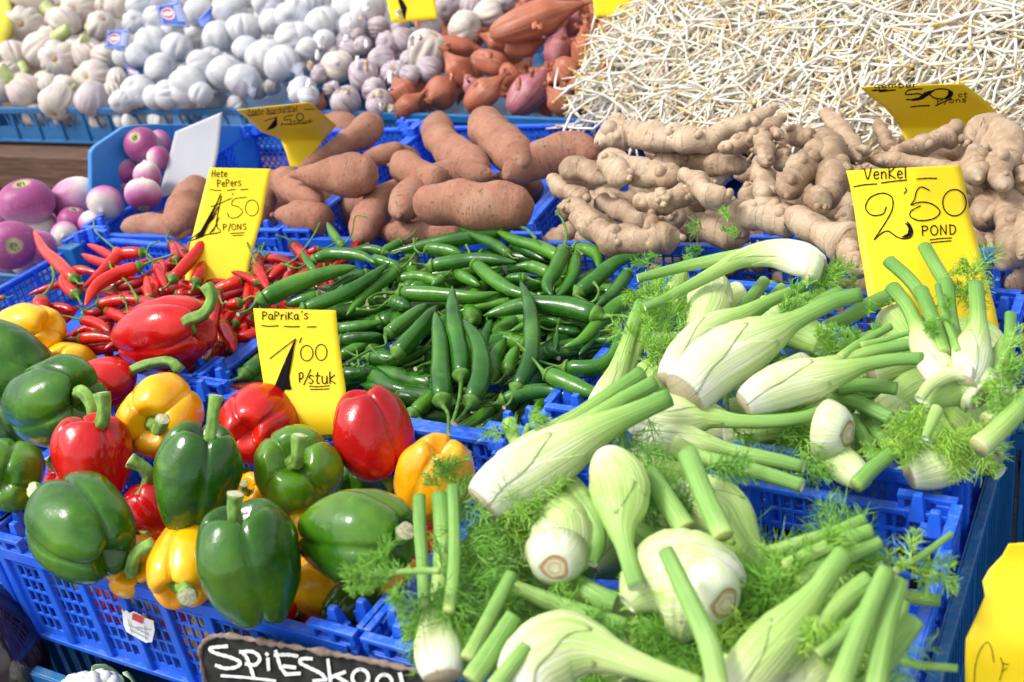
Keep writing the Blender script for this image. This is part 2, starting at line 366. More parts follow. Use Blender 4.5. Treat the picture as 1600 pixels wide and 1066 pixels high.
def tube(C, R, seg=10, ref=None, flat=1.0, lobes=0, lobeamp=0.0, cap=(True, True), phase=0.0, jitter=0.0, A=None, g=None, mi=0):
    """skin a centre line C with radii R; ref points to the thin side, flat < 1 flattens along it"""
    C = np.asarray(C, float); R = np.asarray(R, float); n = len(C)
    T = np.gradient(C, axis=0); T /= np.linalg.norm(T, axis=1)[:, None]+1e-12
    if ref is None: ref = CB
    V = []; UV = []
    th = np.linspace(0, 2*pi, seg, endpoint=False)
    L = np.concatenate([[0], np.cumsum(np.linalg.norm(np.diff(C, axis=0), axis=1))]); L /= L[-1]
    prof = 1 + lobeamp*np.cos(lobes*th+phase) if lobes else np.ones(seg)
    for i in range(n):
        r0 = ref if abs(np.dot(ref, T[i])) < 0.95 else CU
        N = unit(r0-T[i]*np.dot(r0, T[i])); S = np.cross(T[i], N)
        rr = R[i]*prof
        if jitter: rr = rr*(1+jitter*np.sin(3*th+phase+7*L[i])*np.cos(9*L[i]+phase))
        V.append(C[i]+np.outer(np.cos(th)*rr, S)+np.outer(np.sin(th)*rr*flat, N))
        u = np.abs(th/pi-1.0)
        UV.append(np.column_stack([u, np.full(seg, L[i])]))
    V = np.concatenate(V); UV = np.concatenate(UV)
    F = []
    for i in range(n-1):
        a = i*seg; b = a+seg
        for j in range(seg):
            k = (j+1) % seg; F.append((a+j, a+k, b+k, b+j))
    if cap[0]: F.append(tuple(range(seg))[::-1])
    if cap[1]: F.append(tuple(range((n-1)*seg, n*seg)))
    g = g or Geo()
    AA = {}
    if A:
        for k, v in A.items(): AA[k] = np.repeat(np.asarray(v), seg)
    g.add(V, F, UV, AA, mi)
    return g
def disc(c, nrm, r, seg=14, rings=3, dome=0.0, wob=0.0, g=None, mi=0, flat=1.0):
    nrm = unit(nrm); a = unit(np.cross(nrm, CU if abs(np.dot(nrm, CU)) < 0.9 else CR)); b = np.cross(nrm, a)
    V = [c+nrm*dome*r]; UV = [(0, 0)]; F = []
    for k in range(1, rings+1):
        q = k/rings
        for j in range(seg):
            t = 2*pi*j/seg; rr = r*q*(1+wob*sin(3*t+1)+wob*0.6*cos(5*t))
            V.append(c+a*cos(t)*rr+b*sin(t)*rr*flat+nrm*dome*r*(1-q*q)); UV.append((j/seg, q))
    for j in range(seg): F.append((0, 1+j, 1+(j+1) % seg))
    for k in range(rings-1):
        for j in range(seg):
            F.append((1+k*seg+j, 1+(k+1)*seg+j, 1+(k+1)*seg+(j+1) % seg, 1+k*seg+(j+1) % seg))
    g = g or Geo(); return g.add(V, F, UV, None, mi)
def frame(ax, roll=0.0):
    ax = unit(ax); r = CR if abs(np.dot(ax, CR)) < 0.9 else CU
    a = unit(r-ax*np.dot(r, ax)); b = np.cross(ax, a)
    return a*cos(roll)+b*sin(roll), -a*sin(roll)+b*cos(roll), ax
def lathe(c, ax, prof, seg=24, roll=0.0, fn=None, g=None, mi=0):
    """prof: rows (radius, height) from top to bottom; fn(theta, i, r, h) -> (r, h)"""
    a, b, n = frame(ax, roll); V = []; UV = []; m = len(prof)
    for i, (r, h) in enumerate(prof):
        for j in range(seg):
            t = 2*pi*j/seg; rr, hh = (r, h) if fn is None else fn(t, i/(m-1), r, h)
            V.append(c+a*cos(t)*rr+b*sin(t)*rr+n*hh); UV.append((abs(2*j/seg-1), i/(m-1)))
    F = []
    for i in range(m-1):
        for j in range(seg):
            k = (j+1) % seg; F.append((i*seg+j, (i+1)*seg+j, (i+1)*seg+k, i*seg+k))
    F.append(tuple(range(seg))); F.append(tuple(range((m-1)*seg, m*seg))[::-1])
    g = g or Geo(); return g.add(V, F, UV, None, mi)

# ------------------------------------------------------------------ automatic place words for alike things
AUTO = []
def auto(o, base, px, py): AUTO.append((o, base, px, py))
def settle_labels():
    by = {}
    for it in AUTO: by.setdefault(it[1], []).append(it)
    ordn = ['first', 'second', 'third', 'fourth', 'fifth', 'sixth', 'seventh', 'eighth', 'ninth', 'tenth', 'eleventh', 'twelfth']
    for base, its in by.items():
        its.sort(key=lambda q: q[2]); n = len(its)
        for i, (o, b, x, y) in enumerate(its):
            if n == 1: o['label'] = b
            elif n == 2: o['label'] = b + (', left one' if i == 0 else ', right one')
            elif i == 0: o['label'] = b + ', leftmost'
            elif i == n-1: o['label'] = b + ', rightmost'
            elif i < 12: o['label'] = b + ', %s from left' % ordn[i]
            else: o['label'] = b + ', %s from right' % ordn[min(11, n-1-i)]
def dirword(dx, dy):
    a = math.degrees(math.atan2(-dy, dx)) % 360
    return ['right', 'upper right', 'top', 'upper left', 'left', 'lower left', 'bottom', 'lower right'][int(((a+22.5) % 360)//45)]

# ------------------------------------------------------------------ ground, stall boards
def slab(name, x0, x1, y0, y1, z0, z1, mat, parent=None, bev=0.0):
    g = Geo(); g.box(np.zeros(3), X_, Y_, Z_, (x0, y0, z0), (x1, y1, z1)); o = make(name, g, mat, parent, smooth=False)
    if bev: bevel(o, bev)
    return o
g = Geo(); g.add([(-200, -200, -0.95), (200, -200, -0.95), (200, 200, -0.95), (-200, 200, -0.95)], [(0, 1, 2, 3)])
tag(make('ground', g, 'paving', origin=(0, 0, -0.95)), kind='structure')
tb = thing('stall_table', 'dark wooden boards of the stall table under all the blue crates', 'table', (-0.5, 1.2, -0.95))
for i in range(8):
    x0 = -1.72+i*0.2
    slab('board', x0+0.002, x0+0.197, 0.81, 1.70, -0.118-0.0005*(i % 2), -0.095-0.0005*(i % 2), 'wood', tb)
for x in (-1.6, -0.9, -0.2):
    for y in (0.85, 1.60): slab('leg', x, x+0.05, y, y+0.05, -0.95, -0.120, 'wood', tb)
tb4 = thing('front_table', 'low front table under the teal crates at the bottom edge', 'table', (-0.5, 0.6, -0.95))
for j in range(4): slab('board', -1.6, 0.5, 0.20+j*0.15, 0.347+j*0.15, -0.29, -0.268, 'wood', tb4)
for j in range(5): slab('board', -0.10, 0.5, 0.80+j*0.18, 0.977+j*0.18, -0.29, -0.268, 'wood', tb4)
for x in (-1.5, 0.4):
    for y in (0.25, 0.72, 1.6): slab('leg', x, x+0.05, y, y+0.05, -0.95, -0.291, 'wood', tb4)
tb2 = thing('rear_shelf', 'dark brown wooden beam and shelf under the back row of teal crates', 'shelf', (-0.9, 2.0, -0.95))
for j in range(4): slab('board', -3.2, 0.9, 1.725+j*0.18, 1.902+j*0.18, -0.106, -0.084, 'wood', tb2)
slab('front_beam', -3.2, -1.62, 1.640, 1.720, -0.175, -0.090, 'wood', tb2, 0.004)
slab('lower_beam', -3.2, -1.62, 1.600, 1.700, -0.30, -0.185, 'wood', tb2, 0.004)
for x in (-3.1, -1.4, 0.45): slab('leg', x, x+0.06, 2.3, 2.36, -0.95, -0.107, 'wood', tb2)
tb3 = thing('side_table', 'low wooden table under the turnip crate at the left', 'table', (-2.1, 1.2, -0.95))
for j in range(5): slab('board', -2.6, -1.62, 0.75+j*0.165, 0.912+j*0.165, -0.18, -0.16, 'wood', tb3)
for x in (-2.55, -1.7):
    for y in (0.8, 1.5): slab('leg', x, x+0.05, y, y+0.05, -0.95, -0.181, 'wood', tb3)

# ------------------------------------------------------------------ crates
RIBM = {}
def crate(label, x0, x1, y0, y1, zt=0.0, h=0.085, mat='blue', bay=0.055, style='square', sides='fblr', raised=True, group='blue mesh crates', name='mesh_crate', corner=0.046, lean=0.0):
    cx, cy = (x0+x1)/2, (y0+y1)/2; zb = zt-h
    t = thing(name, label, 'crate', (cx, cy, zb), group)
    g = Geo()
    g.box(np.zeros(3), X_, Y_, Z_, (x0+0.004, y0+0.004, zb), (x1-0.004, y1-0.004, zb+0.003)); make('floor', g, mat, t, smooth=False)
    walls = {'f': ((x0, y0), X_, -Y_, x1-x0), 'b': ((x1, y1), -X_, Y_, x1-x0), 'l': ((x0, y1), -Y_, -X_, y1-y0), 'r': ((x1, y0), Y_, X_, y1-y0)}
    rimg = Geo()
    for key, ((ox, oy), u, n, L) in walls.items():
        o = np.array([ox, oy, zb]); th = 0.0022; g = Geo()
        inn = -n*0.003                                     # the wall stands a little inside the outer line
        nb = max(2, round((L-0.012)/bay)); bw = (L-0.012)/nb
        top = h-0.010
        if key in sides:
            # solid strips at the bottom, holes above
            g.box(o+inn, u, n, Z_, (0.006, -th/2, 0.003), (L-0.006, th/2, 0.012))
            if style == 'square':
                for b in range(nb):
                    k = 5; s0 = 0.006+b*bw
                    for i in range(1, k):
                        x = s0+bw*i/k; g.box(o+inn, u, n, Z_, (x-0.0013, -th/2+0.0002, 0.012), (x+0.0013, th/2-0.0002, top))
                m = 6
                for i in range(1, m):
                    z = 0.012+(top-0.012)*i/m; g.box(o+inn, u, n, Z_, (0.006, -th/2, z-0.0013), (L-0.006, th/2, z+0.0013))
            elif style == 'diamond':
                hh = top-0.012; st = 0.0125
                k = int((L-0.012)/st)
                for sgn in (1, -1):
                    off = 0.0003 if sgn > 0 else 0.0
                    for i in range(-8, k+8):
                        xa, za, xb, zb_ = 0.006+i*st, 0.012, 0.006+i*st+sgn*hh*0.75, top
                        # clip against the wall ends
                        def clip(xa, za, xb, zb_):
                            lo, hi = 0.006, L-0.006; ts = [0, 1]
                            if xb != xa:
                                t0, t1 = (lo-xa)/(xb-xa), (hi-xa)/(xb-xa)
                                a_, b_ = min(t0, t1), max(t0, t1); return max(0, a_), min(1, b_)
                            return 0, 1
                        a_, b_ = clip(xa, za, xb, zb_)
                        if b_-a_ < 0.03: continue
                        p = o+inn+u*(xa+(xb-xa)*a_)+Z_*(za+(zb_-za)*a_); q = o+inn+u*(xa+(xb-xa)*b_)+Z_*(za+(zb_-za)*b_)
                        d = unit(q-p); w_ = np.cross(n, d)
                        g.box(p, d, n, w_, (0, -th/2+off, -0.0012), (np.linalg.norm(q-p), th/2-off, 0.0012))
            elif style == 'open':
                g.box(o+inn, u, n, Z_, (0.006, -th/2-0.0002, 0.012), (L-0.006, th/2+0.0002, 0.034))
                for b in range(int(L/0.042)):
                    x = 0.010+b*0.042; p = o+inn+u*(x+0.012)+Z_*0.030; q = o+inn+u*x+Z_*top
                    d = unit(q-p); g.box(p, d, n, np.cross(n, d), (0, -th/2, -0.002), (np.linalg.norm(q-p), th/2+0.001, 0.002))
            else:                                          # 'slot': solid skin with long slots
                for i in range(int(L/0.012)):
                    x = 0.006+i*0.012; g.box(o+inn, u, n, Z_, (x, -th/2, 0.012), (x+0.005, th/2, top))
                g.box(o+inn, u, n, Z_, (0.006, -th/2-0.0003, top-0.018), (L-0.006, th/2+0.0003, top))
            make('lattice_panel', g, mat, t, smooth=False)
            # ribs, shared mesh data
            for i in range(nb+1):
                x = min(max(0.006+i*bw, 0.006), L-0.006)
                rk = (mat, round(h, 4))
                if rk not in RIBM:
                    rg = Geo(); rg.box(np.zeros(3), X_, Y_, Z_, (-0.0045, -0.0010, 0.0), (0.0045, 0.0055, h-0.0085))
                    ro = make('rib', rg, mat, None, origin=(0, 0, 0), smooth=False); RIBM[rk] = ro.data; bpy.data.objects.remove(ro)
                ro = bpy.data.objects.new('rib', RIBM[rk]); COL.objects.link(ro); ro.parent = t
                ro.location = (o+inn+u*x)-np.array(t['_o'])
                ro.rotation_euler = (0, 0, math.atan2(u[1], u[0])) if key in 'fb' else (0, 0, math.atan2(u[1], u[0]))
                # local +Y must point to the outside
                M = Matrix(((u[0], n[0], 0), (u[1], n[1], 0), (0, 0, 1)))
                if M.determinant() < 0: M = Matrix(((-u[0], n[0], 0), (-u[1], n[1], 0), (0, 0, 1)))
                ro.rotation_euler = M.to_euler(); bevel(ro, 0.0015, 2)
        # rims: top beam and foot beam
        rimg2 = Geo()
        e = 0.0 if key in 'fb' else 0.0095
        rimg2.box(o, u, n, Z_, (e, -0.0068, h-0.0085), (L-e, 0.0025, h-0.003)); make('rim', rimg2, mat, t, smooth=False)
        bevel(t.children[-1] if False else [c for c in t.children if c.name.startswith('rim')][-1], 0.0012)
        fg = Geo(); fg.box(o, u, n, Z_, (e, -0.0061, -0.002), (L-e, 0.0031, 0.0035)); bevel(make('foot_rim', fg, mat, t, smooth=False), 0.001)
        lip = Geo(); lip.box(o, u, n, Z_, (0.01, 0.0026, h-0.016), (L-0.01, 0.0042, h-0.0035)); bevel(make('lip', lip, mat, t, smooth=False), 0.0008)
        if raised:
            c = corner
            for s0, s1 in ((0.0, c), (L-c, L)):
                cg = Geo(); e2 = 0.0 if key in 'fb' else 0.0045
                a_, b_ = (s0+e2, s1) if s0 == 0 else (s0, s1-e2)
                cg.box(o, u, n, Z_, (a_, -0.0040, h+0.006), (b_, 0.0048, h+0.0105))
                for x in (s0+(0.0005 if s0 == 0 else 0.0), (s0+s1)/2-0.003, s1-0.0065):
                    xx = max(a_+0.0005, min(x, b_-0.0065))
                    cg.box(o, u, n, Z_, (xx, -0.0034, h-0.0030), (xx+0.006, 0.0040, h+0.0062))
                bevel(make('corner_rail', cg, mat, t, smooth=False), 0.001)
    if raised:
        for (px_, sx) in ((x0, 1), (x1, -1)):
            for (py_, sy) in ((y0, 1), (y1, -1)):
                c = np.array([px_+sx*0.012, py_+sy*0.012, zt-h])
                g = Geo(); g.box(c, X_*sx, Y_*sy, Z_, (-0.010, -0.010, 0.004), (0.004, -0.0065, h+0.006)); g.box(c, X_*sx, Y_*sy, Z_, (-0.0102, -0.0064, 0.004), (-0.0066, 0.004, h+0.006))
                bevel(make('corner_post', g, mat, t, smooth=False), 0.001)
                # two little prongs that catch the crate stacked above
                g = Geo()
                for k_, (ax_, ay_) in enumerate(((0.016, 0.0), (0.0, 0.016))):
                    b0 = c+X_*sx*ax_+Y_*sy*ay_
                    P = [b0+X_*sx*dx+Y_*sy*dy+Z_*(h-0.004) for dx, dy in ((-0.007, -0.007), (0.007, -0.007), (0.007, 0.007), (-0.007, 0.007))]
                    Q = [b0+X_*sx*dx+Y_*sy*dy+Z_*(h+0.019-k_*0.002) for dx, dy in ((-0.0035, -0.0045), (0.0035, -0.0045), (0.0035, 0.0015), (-0.0035, 0.0015))]
                    F = [(3, 2, 1, 0), (4, 5, 6, 7), (0, 1, 5, 4), (1, 2, 6, 5), (2, 3, 7, 6), (3, 0, 4, 7)]
                    if sx*sy < 0: F = [f[::-1] for f in F]
                    g.add(P+Q, F)
                    g.box(b0, X_*sx, Y_*sy, Z_, (-0.011, -0.003, h-0.0035), (0.011, 0.003, h+0.0035))
                bevel(make('stacking_prong', g, mat, t, smooth=False), 0.001)
    return t
XP0, XP1, XF1 = -0.940, -0.508, -0.122
Y0, Y1, Y2 = 0.500, 0.786, 1.126
crate('blue mesh crate full of mixed bell peppers at the front left', XP0, XP1-0.003, Y0, Y1-0.003, h=0.115)
crate('blue mesh crate at the left edge holding more bell peppers', XP0-0.435, XP0-0.003, Y0, Y1-0.003, h=0.115)
crate('blue mesh crate in front full of fennel, empty in its right corner', XP1+0.003, XF1-0.003, Y0, Y1-0.003, h=0.115)
crate('blue mesh crate of red chili peppers behind the left bell peppers', XP0-0.53, XP0-0.003, Y1+0.003, Y2-0.003)
crate('blue mesh crate of green chili peppers in the middle', XP0+0.003, XP1-0.003, Y1+0.003, Y2-0.003)
crate('blue mesh crate of fennel behind the Venkel side, back right', XP1+0.003, XF1-0.003, Y1+0.030, Y2-0.003, zt=0.012)
crate('blue crate at the right edge beside the rear fennel', XF1+0.02, XF1+0.45, Y1+0.20, Y2+0.15, zt=0.0)
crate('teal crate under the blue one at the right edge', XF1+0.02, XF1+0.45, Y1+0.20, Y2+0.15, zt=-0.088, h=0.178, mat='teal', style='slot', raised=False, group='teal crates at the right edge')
# the row behind stands a few degrees askew to the front rows
PIV = np.array([-1.487, 1.128]); ANG = radians(6.0)
def rot6(lx, ly):
    return PIV+np.array([lx*cos(ANG)-ly*sin(ANG), lx*sin(ANG)+ly*cos(ANG)])
def turned(label, a, b, **k):
    t = crate(label, a+0.003, b-0.003, 0.003, 0.465, **k)
    c = rot6((a+b)/2, 0.234); t.location = (c[0], c[1], t.location[2]); t.rotation_euler = (0, 0, ANG)
turned('blue diamond mesh crate of sweet potatoes behind the Hete Pepers card', 0.0, 0.375, style='diamond', bay=0.08)
turned('blue mesh crate of sweet potatoes in the middle of the stall', 0.375, 0.73)
turned('blue mesh crate of ginger roots behind the green chilies', 0.73, 1.10)
turned('blue mesh crate of ginger roots behind the Venkel card', 1.10, 1.50)

# ------------------------------------------------------------------ teal crates of the back row, turnip bin
ZB = 0.004
BP = [W(-60, 166, ZB), W(432, 168, ZB), W(925, 184, ZB), W(935, 186, ZB), W(1690, 205, ZB)]
def backcrate(label, p, q, d, **k):
    u = unit((q-p)*np.array([1, 1, 0])); L = np.linalg.norm((q-p)[:2])
    t = crate(label, 0, L, 0, d, zt=ZB, h=0.083, mat='teal', raised=False, group='teal crates of the back row', **k)
    a = math.atan2(u[1], u[0]); c = p+u*(L/2)+np.array([-u[1], u[0], 0])*(d/2)
    t.location = (c[0], c[1], t.location[2]); t.rotation_euler = (0, 0, a); return t
backcrate('teal crate with slanted ribs holding fresh and bagged garlic', BP[0], BP[1]-np.array([0.006, 0, 0]), 0.62, style='open', bay=0.075, sides='flr')
backcrate('teal crate of loose purple garlic and shallots', BP[1]+np.array([0.0, 0, 0]), BP[2], 0.62, style='slot', bay=0.06)
backcrate('teal crate under the heap of bean sprouts', BP[3], BP[4], 0.62, style='slot', bay=0.06)

# turnip bin: low teal crate with one tall solid end
def bin_():
    t = thing('turnip_crate', 'teal low fronted crate of turnips with a tall plain back end', 'crate', W(60, 330, -0.05))
    zt = -0.03; fl = W(-40, 418, zt); fr = W(88, 428, zt); u = unit((fr-fl)*[1, 1, 0]); v = np.array([-u[1], u[0], 0])
    c = W(92, 428, zt)
    a = W(-120, 420, zt)
    g = Geo(); L = np.linalg.norm((c-a)[:2]); o = a*[1, 1, 0]
    g.box(o, u, v, Z_, (0, 0, zt-0.004), (L, 0.007, zt)); g.box(o, u, v, Z_, (0, 0.002, zt-0.012), (L, 0.006, zt-0.004))
    for i in range(int(L/0.005)): g.box(o, u, v, Z_, (i*0.005, 0.003, zt-0.045), (i*0.005+0.0025, 0.0052, zt-0.012))
    g.box(o, u, v, Z_, (0, 0.002, zt-0.055), (L, 0.006, zt-0.045))
    bevel(make('front_wall', g, 'teal', t, smooth=False), 0.0008)
    g = Geo(); g.box(o, u, v, Z_, (0, 0.002, zt-0.058), (L, 0.42, zt-0.0555)); make('floor', g, 'teal', t, smooth=False)
    # tall end, an outline with cut-off shoulders and real thickness
    zb = 0.075
    P = [W(143, 345, -0.01), W(143, 238, zb-0.012), W(172, 209, zb), W(196, 197, zb+0.006), W(235, 194, zb+0.006)]
    base = P[0]; nrm = unit(np.cross(Z_, unit((W(400, 210, -0.01)-base)*[1, 1, 0])))
    def onpl(px, py):
        d = ray(px, py); tt = ((base-CAM)@nrm)/(d@nrm); return CAM+d*tt
    out = [(143, 420), (143, 237), (150, 228), (193, 199), (205, 196), (238, 194), (405, 196), (405, 420)]
    A = [onpl(*q) for q in out]; B = [p+nrm*0.010 for p in A]
    n_ = len(A); g = Geo(); g.add(A+B, [tuple(range(n_))[::-1], tuple(range(n_, 2*n_))]+[(i, (i+1) % n_, n_+(i+1) % n_, n_+i) for i in range(n_)])
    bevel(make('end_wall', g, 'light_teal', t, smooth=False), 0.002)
    g = Geo(); q = W(88, 372, 0.0); cc = W(110, 400, -0.01)
    g.box(cc*[1, 1, 0], X_, Y_, Z_, (-0.018, -0.006, -0.09), (0.016, 0.016, 0.005)); bevel(make('corner_block', g, 'teal', t, smooth=False), 0.002)
bin_()
for lb_, a_, b_ in (('teal crate at the far left below the pepper crates', -1.42, -0.985), ('teal crate directly below the front pepper crate', -0.98, -0.51), ('teal crate below the front fennel crate', -0.505, -0.115)):
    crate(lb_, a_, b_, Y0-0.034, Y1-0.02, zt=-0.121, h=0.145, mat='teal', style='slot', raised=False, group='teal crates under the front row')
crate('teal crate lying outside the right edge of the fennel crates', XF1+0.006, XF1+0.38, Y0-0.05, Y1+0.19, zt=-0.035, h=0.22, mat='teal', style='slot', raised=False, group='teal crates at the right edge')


# ------------------------------------------------------------------ bell peppers
def pepper_mesh(c, ax, R, ratio, lobes, roll, rs, taper=0.86, crease=0.13):
    crease *= 1.3; seg, m = 72, 44
    amp = [1+0.10*(rs.rand()-0.5)*1.4 for _ in range(lobes)]; bot = [0.10*(rs.rand()-0.5) for _ in range(lobes)]
    a, b, n = frame(ax, roll); H = R*ratio
    V = []; UV = []; k1, k2 = rs.rand()*6, rs.rand()*6
    for i in range(m):
        f = pi*i/(m-1); s, co = sin(f), cos(f)
        for j in range(seg):
            t = 2*pi*j/seg; q = t/(2*pi)*lobes; li = int(q) % lobes; w = q-int(q)
            wave = abs(sin(pi*w))**0.42                        # 0 in the crease, 1 on the lobe
            am = amp[li]*sin(pi*w)**2 + (amp[li-1] if w < 0.5 else amp[(li+1) % lobes])*0.0 + (1-sin(pi*w)**2)*0.98
            rho = (abs(s)**0.62)
            # shoulders above, narrower below
            tp = 1.0 if co > 0.2 else 1-(1-taper)*((0.2-co)/1.2)
            deep = crease*(0.45+0.9*abs(co)**1.5)
            r = R*rho*tp*(1-deep*(1-wave))*am
            z = H*(np.sign(co)*abs(co)**0.80)
            d = (r/R)
            if co > 0: z += H*(0.13*wave*math.exp(-((d-0.55)/0.28)**2)) - H*0.42*math.exp(-(d/0.30)**2)
            else: z += -H*(0.12*wave+bot[li]*sin(pi*w)**2)*math.exp(-((d-0.42)/0.25)**2) + H*0.28*math.exp(-(d/0.22)**2)
            wob = 1+0.030*sin(2*t+k1+2*co)+0.022*sin(3*t+k2-3*co)+0.012*sin(5*t+k1+6*co)+0.008*sin(9*t+k2-7*co)
            V.append(c+(a*cos(t)+b*sin(t))*r*wob+n*z); UV.append((abs(2*j/seg-1), i/(m-1)))
    F = []
    for i in range(m-1):
        for j in range(seg):
            k = (j+1) % seg; F.append((i*seg+j, (i+1)*seg+j, (i+1)*seg+k, i*seg+k))
    g = Geo(); g.add(V, F, UV); return g
PEPPERS = []
def bell(label, color, cx, cy, Rpx, axis, z, ratio=1.05, lobes=4, roll=0.0, stem=None, taper=0.86, crease=0.13, calyx=True, stem_w=0.145):
    """stem: list of photo points (x, y, lift towards the camera in stem radii) or None for a short hidden one"""
    c = W(cx, cy, z); R = Rpx/ppm(c); ax = cdir(*axis); rs = np.random.RandomState(int(cx*7+cy))
    t = thing('bell_pepper', label, 'bell pepper', c-Z_*R*0.9, 'bell peppers in the crates')
    make('flesh', pepper_mesh(c, ax, R*0.97, ratio, lobes, roll, rs, taper, crease), 'pepper_'+color, t)
    H = R*ratio; a, b, n = frame(ax, roll)
    base = c+ax*(H*0.60)
    if calyx:
        g = Geo(); seg = 30; V = [base+ax*R*0.10]; UV = [(0, 0)]; k = 6
        for ring in range(1, 5):
            q = ring/4
            for j in range(seg):
                th = 2*pi*j/seg; rr = R*0.40*q*(1+(0.16*cos(k*th)+0.10*rs.randn())*q*0.8)
                V.append(base+(a*cos(th)+b*sin(th))*rr+ax*(R*0.09*(1-q)+R*(0.10*q*q+0.022*rs.randn()))); UV.append((j/seg, q))
        F = [(0, 1+j, 1+(j+1) % seg) for j in range(seg)]
        for r_ in range(3):
            for j in range(seg): F.append((1+r_*seg+j, 1+(r_+1)*seg+j, 1+(r_+1)*seg+(j+1) % seg, 1+r_*seg+(j+1) % seg))
        g.add(V, F, UV); o = make('calyx', g, 'calyx_green', t)
        sm = o.modifiers.new('thick', 'SOLIDIFY'); sm.thickness = R*0.03
    w = R*stem_w*.88
    if stem is None: pts = [base, base+ax*R*0.25, base+ax*R*0.5+a*R*0.08, base+ax*R*0.75+a*R*0.22]
    else:
        pts = [base]+[CAM+ray(x, y)*((depth(base)-lift*R)/float(ray(x, y)@(-CB))) for (x, y, lift) in stem]
    Cc = catmull(pts, 16); Rr = w*np.interp(np.linspace(0, 1, 16), [0, 0.15, 0.8, 1], [1.7, 1.0, 0.98, 1.22])
    s = make('stem', tube(Cc, Rr, 20, lobes=5, lobeamp=.09, jitter=0.09, phase=rs.rand()*6), 'stem_green', t)
    e = Cc[-1]; d = unit(Cc[-1]-Cc[-2])
    s['_o'] = t['_o']
    co = make('cut_end', disc(e+d*w*0.03, d, w*1.13, 14, 4, dome=0.12, wob=0.06), 'cut_end', s); co.location = (0, 0, 0)
    return t
G, Rd, Yw = 'green', 'red', 'yellow'
bell('green bell pepper on its side, cut off by the left edge, topmost green one', G, 2, 572, 72, (-.85, .25, -.2), 0.045, 1.1, 4, 0.5, taper=.9)
bell('yellow bell pepper at the left edge, topmost beside the red chilies', Yw, 45, 522, 54, (-.75, -.2, -.55), 0.03, 1.1, 3, 0.3)
bell('yellow bell pepper lobe peeping out between the dark red and topmost yellow peppers', Yw, 108, 572, 42, (.1, -.2, -.9), 0.0, 1.0, 3, 0.9)
bell('green bell pepper with its pale stem curving down onto the red one', G, 84, 630, 73, (.75, .18, .42), 0.048, 1.02, 4, 0.9, [(128, 612, .75), (142, 630, .95), (150, 658, .9)])
bell('dark red bell pepper with a long pale stem reaching right over the crate corner', Rd, 158, 602, 46, (.9, .1, -.1), 0.022, 1.1, 3, 0.2, [(205, 580, .1), (235, 568, .2), (266, 565, .3), (282, 580, .3)], stem_w=.19)
bell('red bell pepper at left with its stem standing straight up', Rd, 145, 716, 68, (-.02, .93, .12), 0.045, 0.95, 4, 0.75, [(160, 660, .5), (163, 640, .6), (160, 614, .62)], taper=.8, stem_w=.17)
bell('green bell pepper at the left edge, its blossom end facing out', G, 8, 742, 62, (-.3, .1, -.9), 0.045, 0.9, 4, 0.3, taper=.95, crease=.2)
bell('yellow bell pepper facing out with its short stem and dark calyx showing', Yw, 254, 651, 70, (-.06, -.2, .95), 0.045, 0.85, 4, 0.75, [(248, 672, 1.05), (254, 655, 1.35)], crease=.16)
bell('tall green bell pepper in the middle with a thick upright stem', G, 308, 750, 72, (.20, .9, .20), 0.075, 1.16, 4, 0.35, [(328, 688, .3), (333, 650, .35), (338, 618, .35)], stem_w=.14, taper=.78)
bell('red bell pepper half hidden, its cut stem poking out left of the tall green one', Rd, 250, 795, 50, (-.55, .65, .3), 0.0, 1.0, 4, 0.3, [(232, 738, .5), (203, 718, .7)], stem_w=.22)
bell('bright red bell pepper just left of the foot of the Paprika\'s card', Rd, 406, 662, 67, (.1, .15, -.95), 0.03, 0.95, 4, 0.95, crease=.15)
bell('green bell pepper facing out with an upright stem, below the Paprika\'s card', G, 465, 737, 73, (0, .42, .86), 0.045, 0.82, 4, 0.75, [(465, 722, .75), (466, 700, .95), (469, 680, 1.0)], stem_w=.15, crease=.14)
bell('pinkish red bell pepper with two big lobes right of the Paprika\'s card', Rd, 582, 678, 68, (.25, -.85, -.1), 0.05, 0.98, 3, 0.9, [(600, 742, -.1), (615, 765, -.1)], crease=.2, taper=.92)
bell('yellow bell pepper behind the fennel fronds', Yw, 680, 746, 68, (-.15, -.7, -.5), 0.028, 0.95, 4, 0.5, crease=.16)
bell('big green bell pepper at the front left, blossom end out, stem to the left', G, 130, 825, 84, (-.62, .42, -.5), 0.05, 1.0, 4, 0.25, [(72, 770, -.2), (50, 766, .0)], taper=.92, crease=.2, stem_w=.15)
bell('biggest green bell pepper, hanging over the front rim with its stem up left', G, 391, 882, 90, (-.16, .93, .2), 0.055, 1.0, 4, 0.3, [(368, 812, .15), (366, 790, .2), (368, 772, .25)], taper=.72, crease=.1, stem_w=.14)
bell('green bell pepper on its side under the feathery fronds, stem to the right', G, 556, 838, 80, (.85, -.02, .35), 0.045, 1.05, 4, 0.1, [(625, 838, .4), (634, 830, .75)], crease=.18, stem_w=.17)
bell('yellow bell pepper at the front rim, cut stem pointing straight at the viewer', Yw, 292, 876, 62, (0, -.55, .78), 0.02, 1.15, 4, 0.2, [(292, 928, 1.0), (293, 933, 1.25)], crease=.17, stem_w=.22)
bell('yellow bell pepper low in the front with a hooked green stem', Yw, 214, 884, 50, (.1, .05, .9), -0.005, 1.0, 4, 0.5, [(205, 893, 1.0), (214, 865, 1.2), (240, 850, 1.1)], stem_w=.22)
bell('large red bell pepper lying on the red chilies, hooked stem up right', Rd, 255, 522, 62, (.78, .12, .30), 0.045, 1.22, 4, 0.5, [(290, 502, .7), (318, 490, .8), (331, 465, .8), (322, 445, .8)], taper=.8, stem_w=.16)
bell('small part of a yellow bell pepper between the two lower green ones', Yw, 484, 822, 40, (.1, .8, .1), 0.0, 1.0, 4, 0.3)
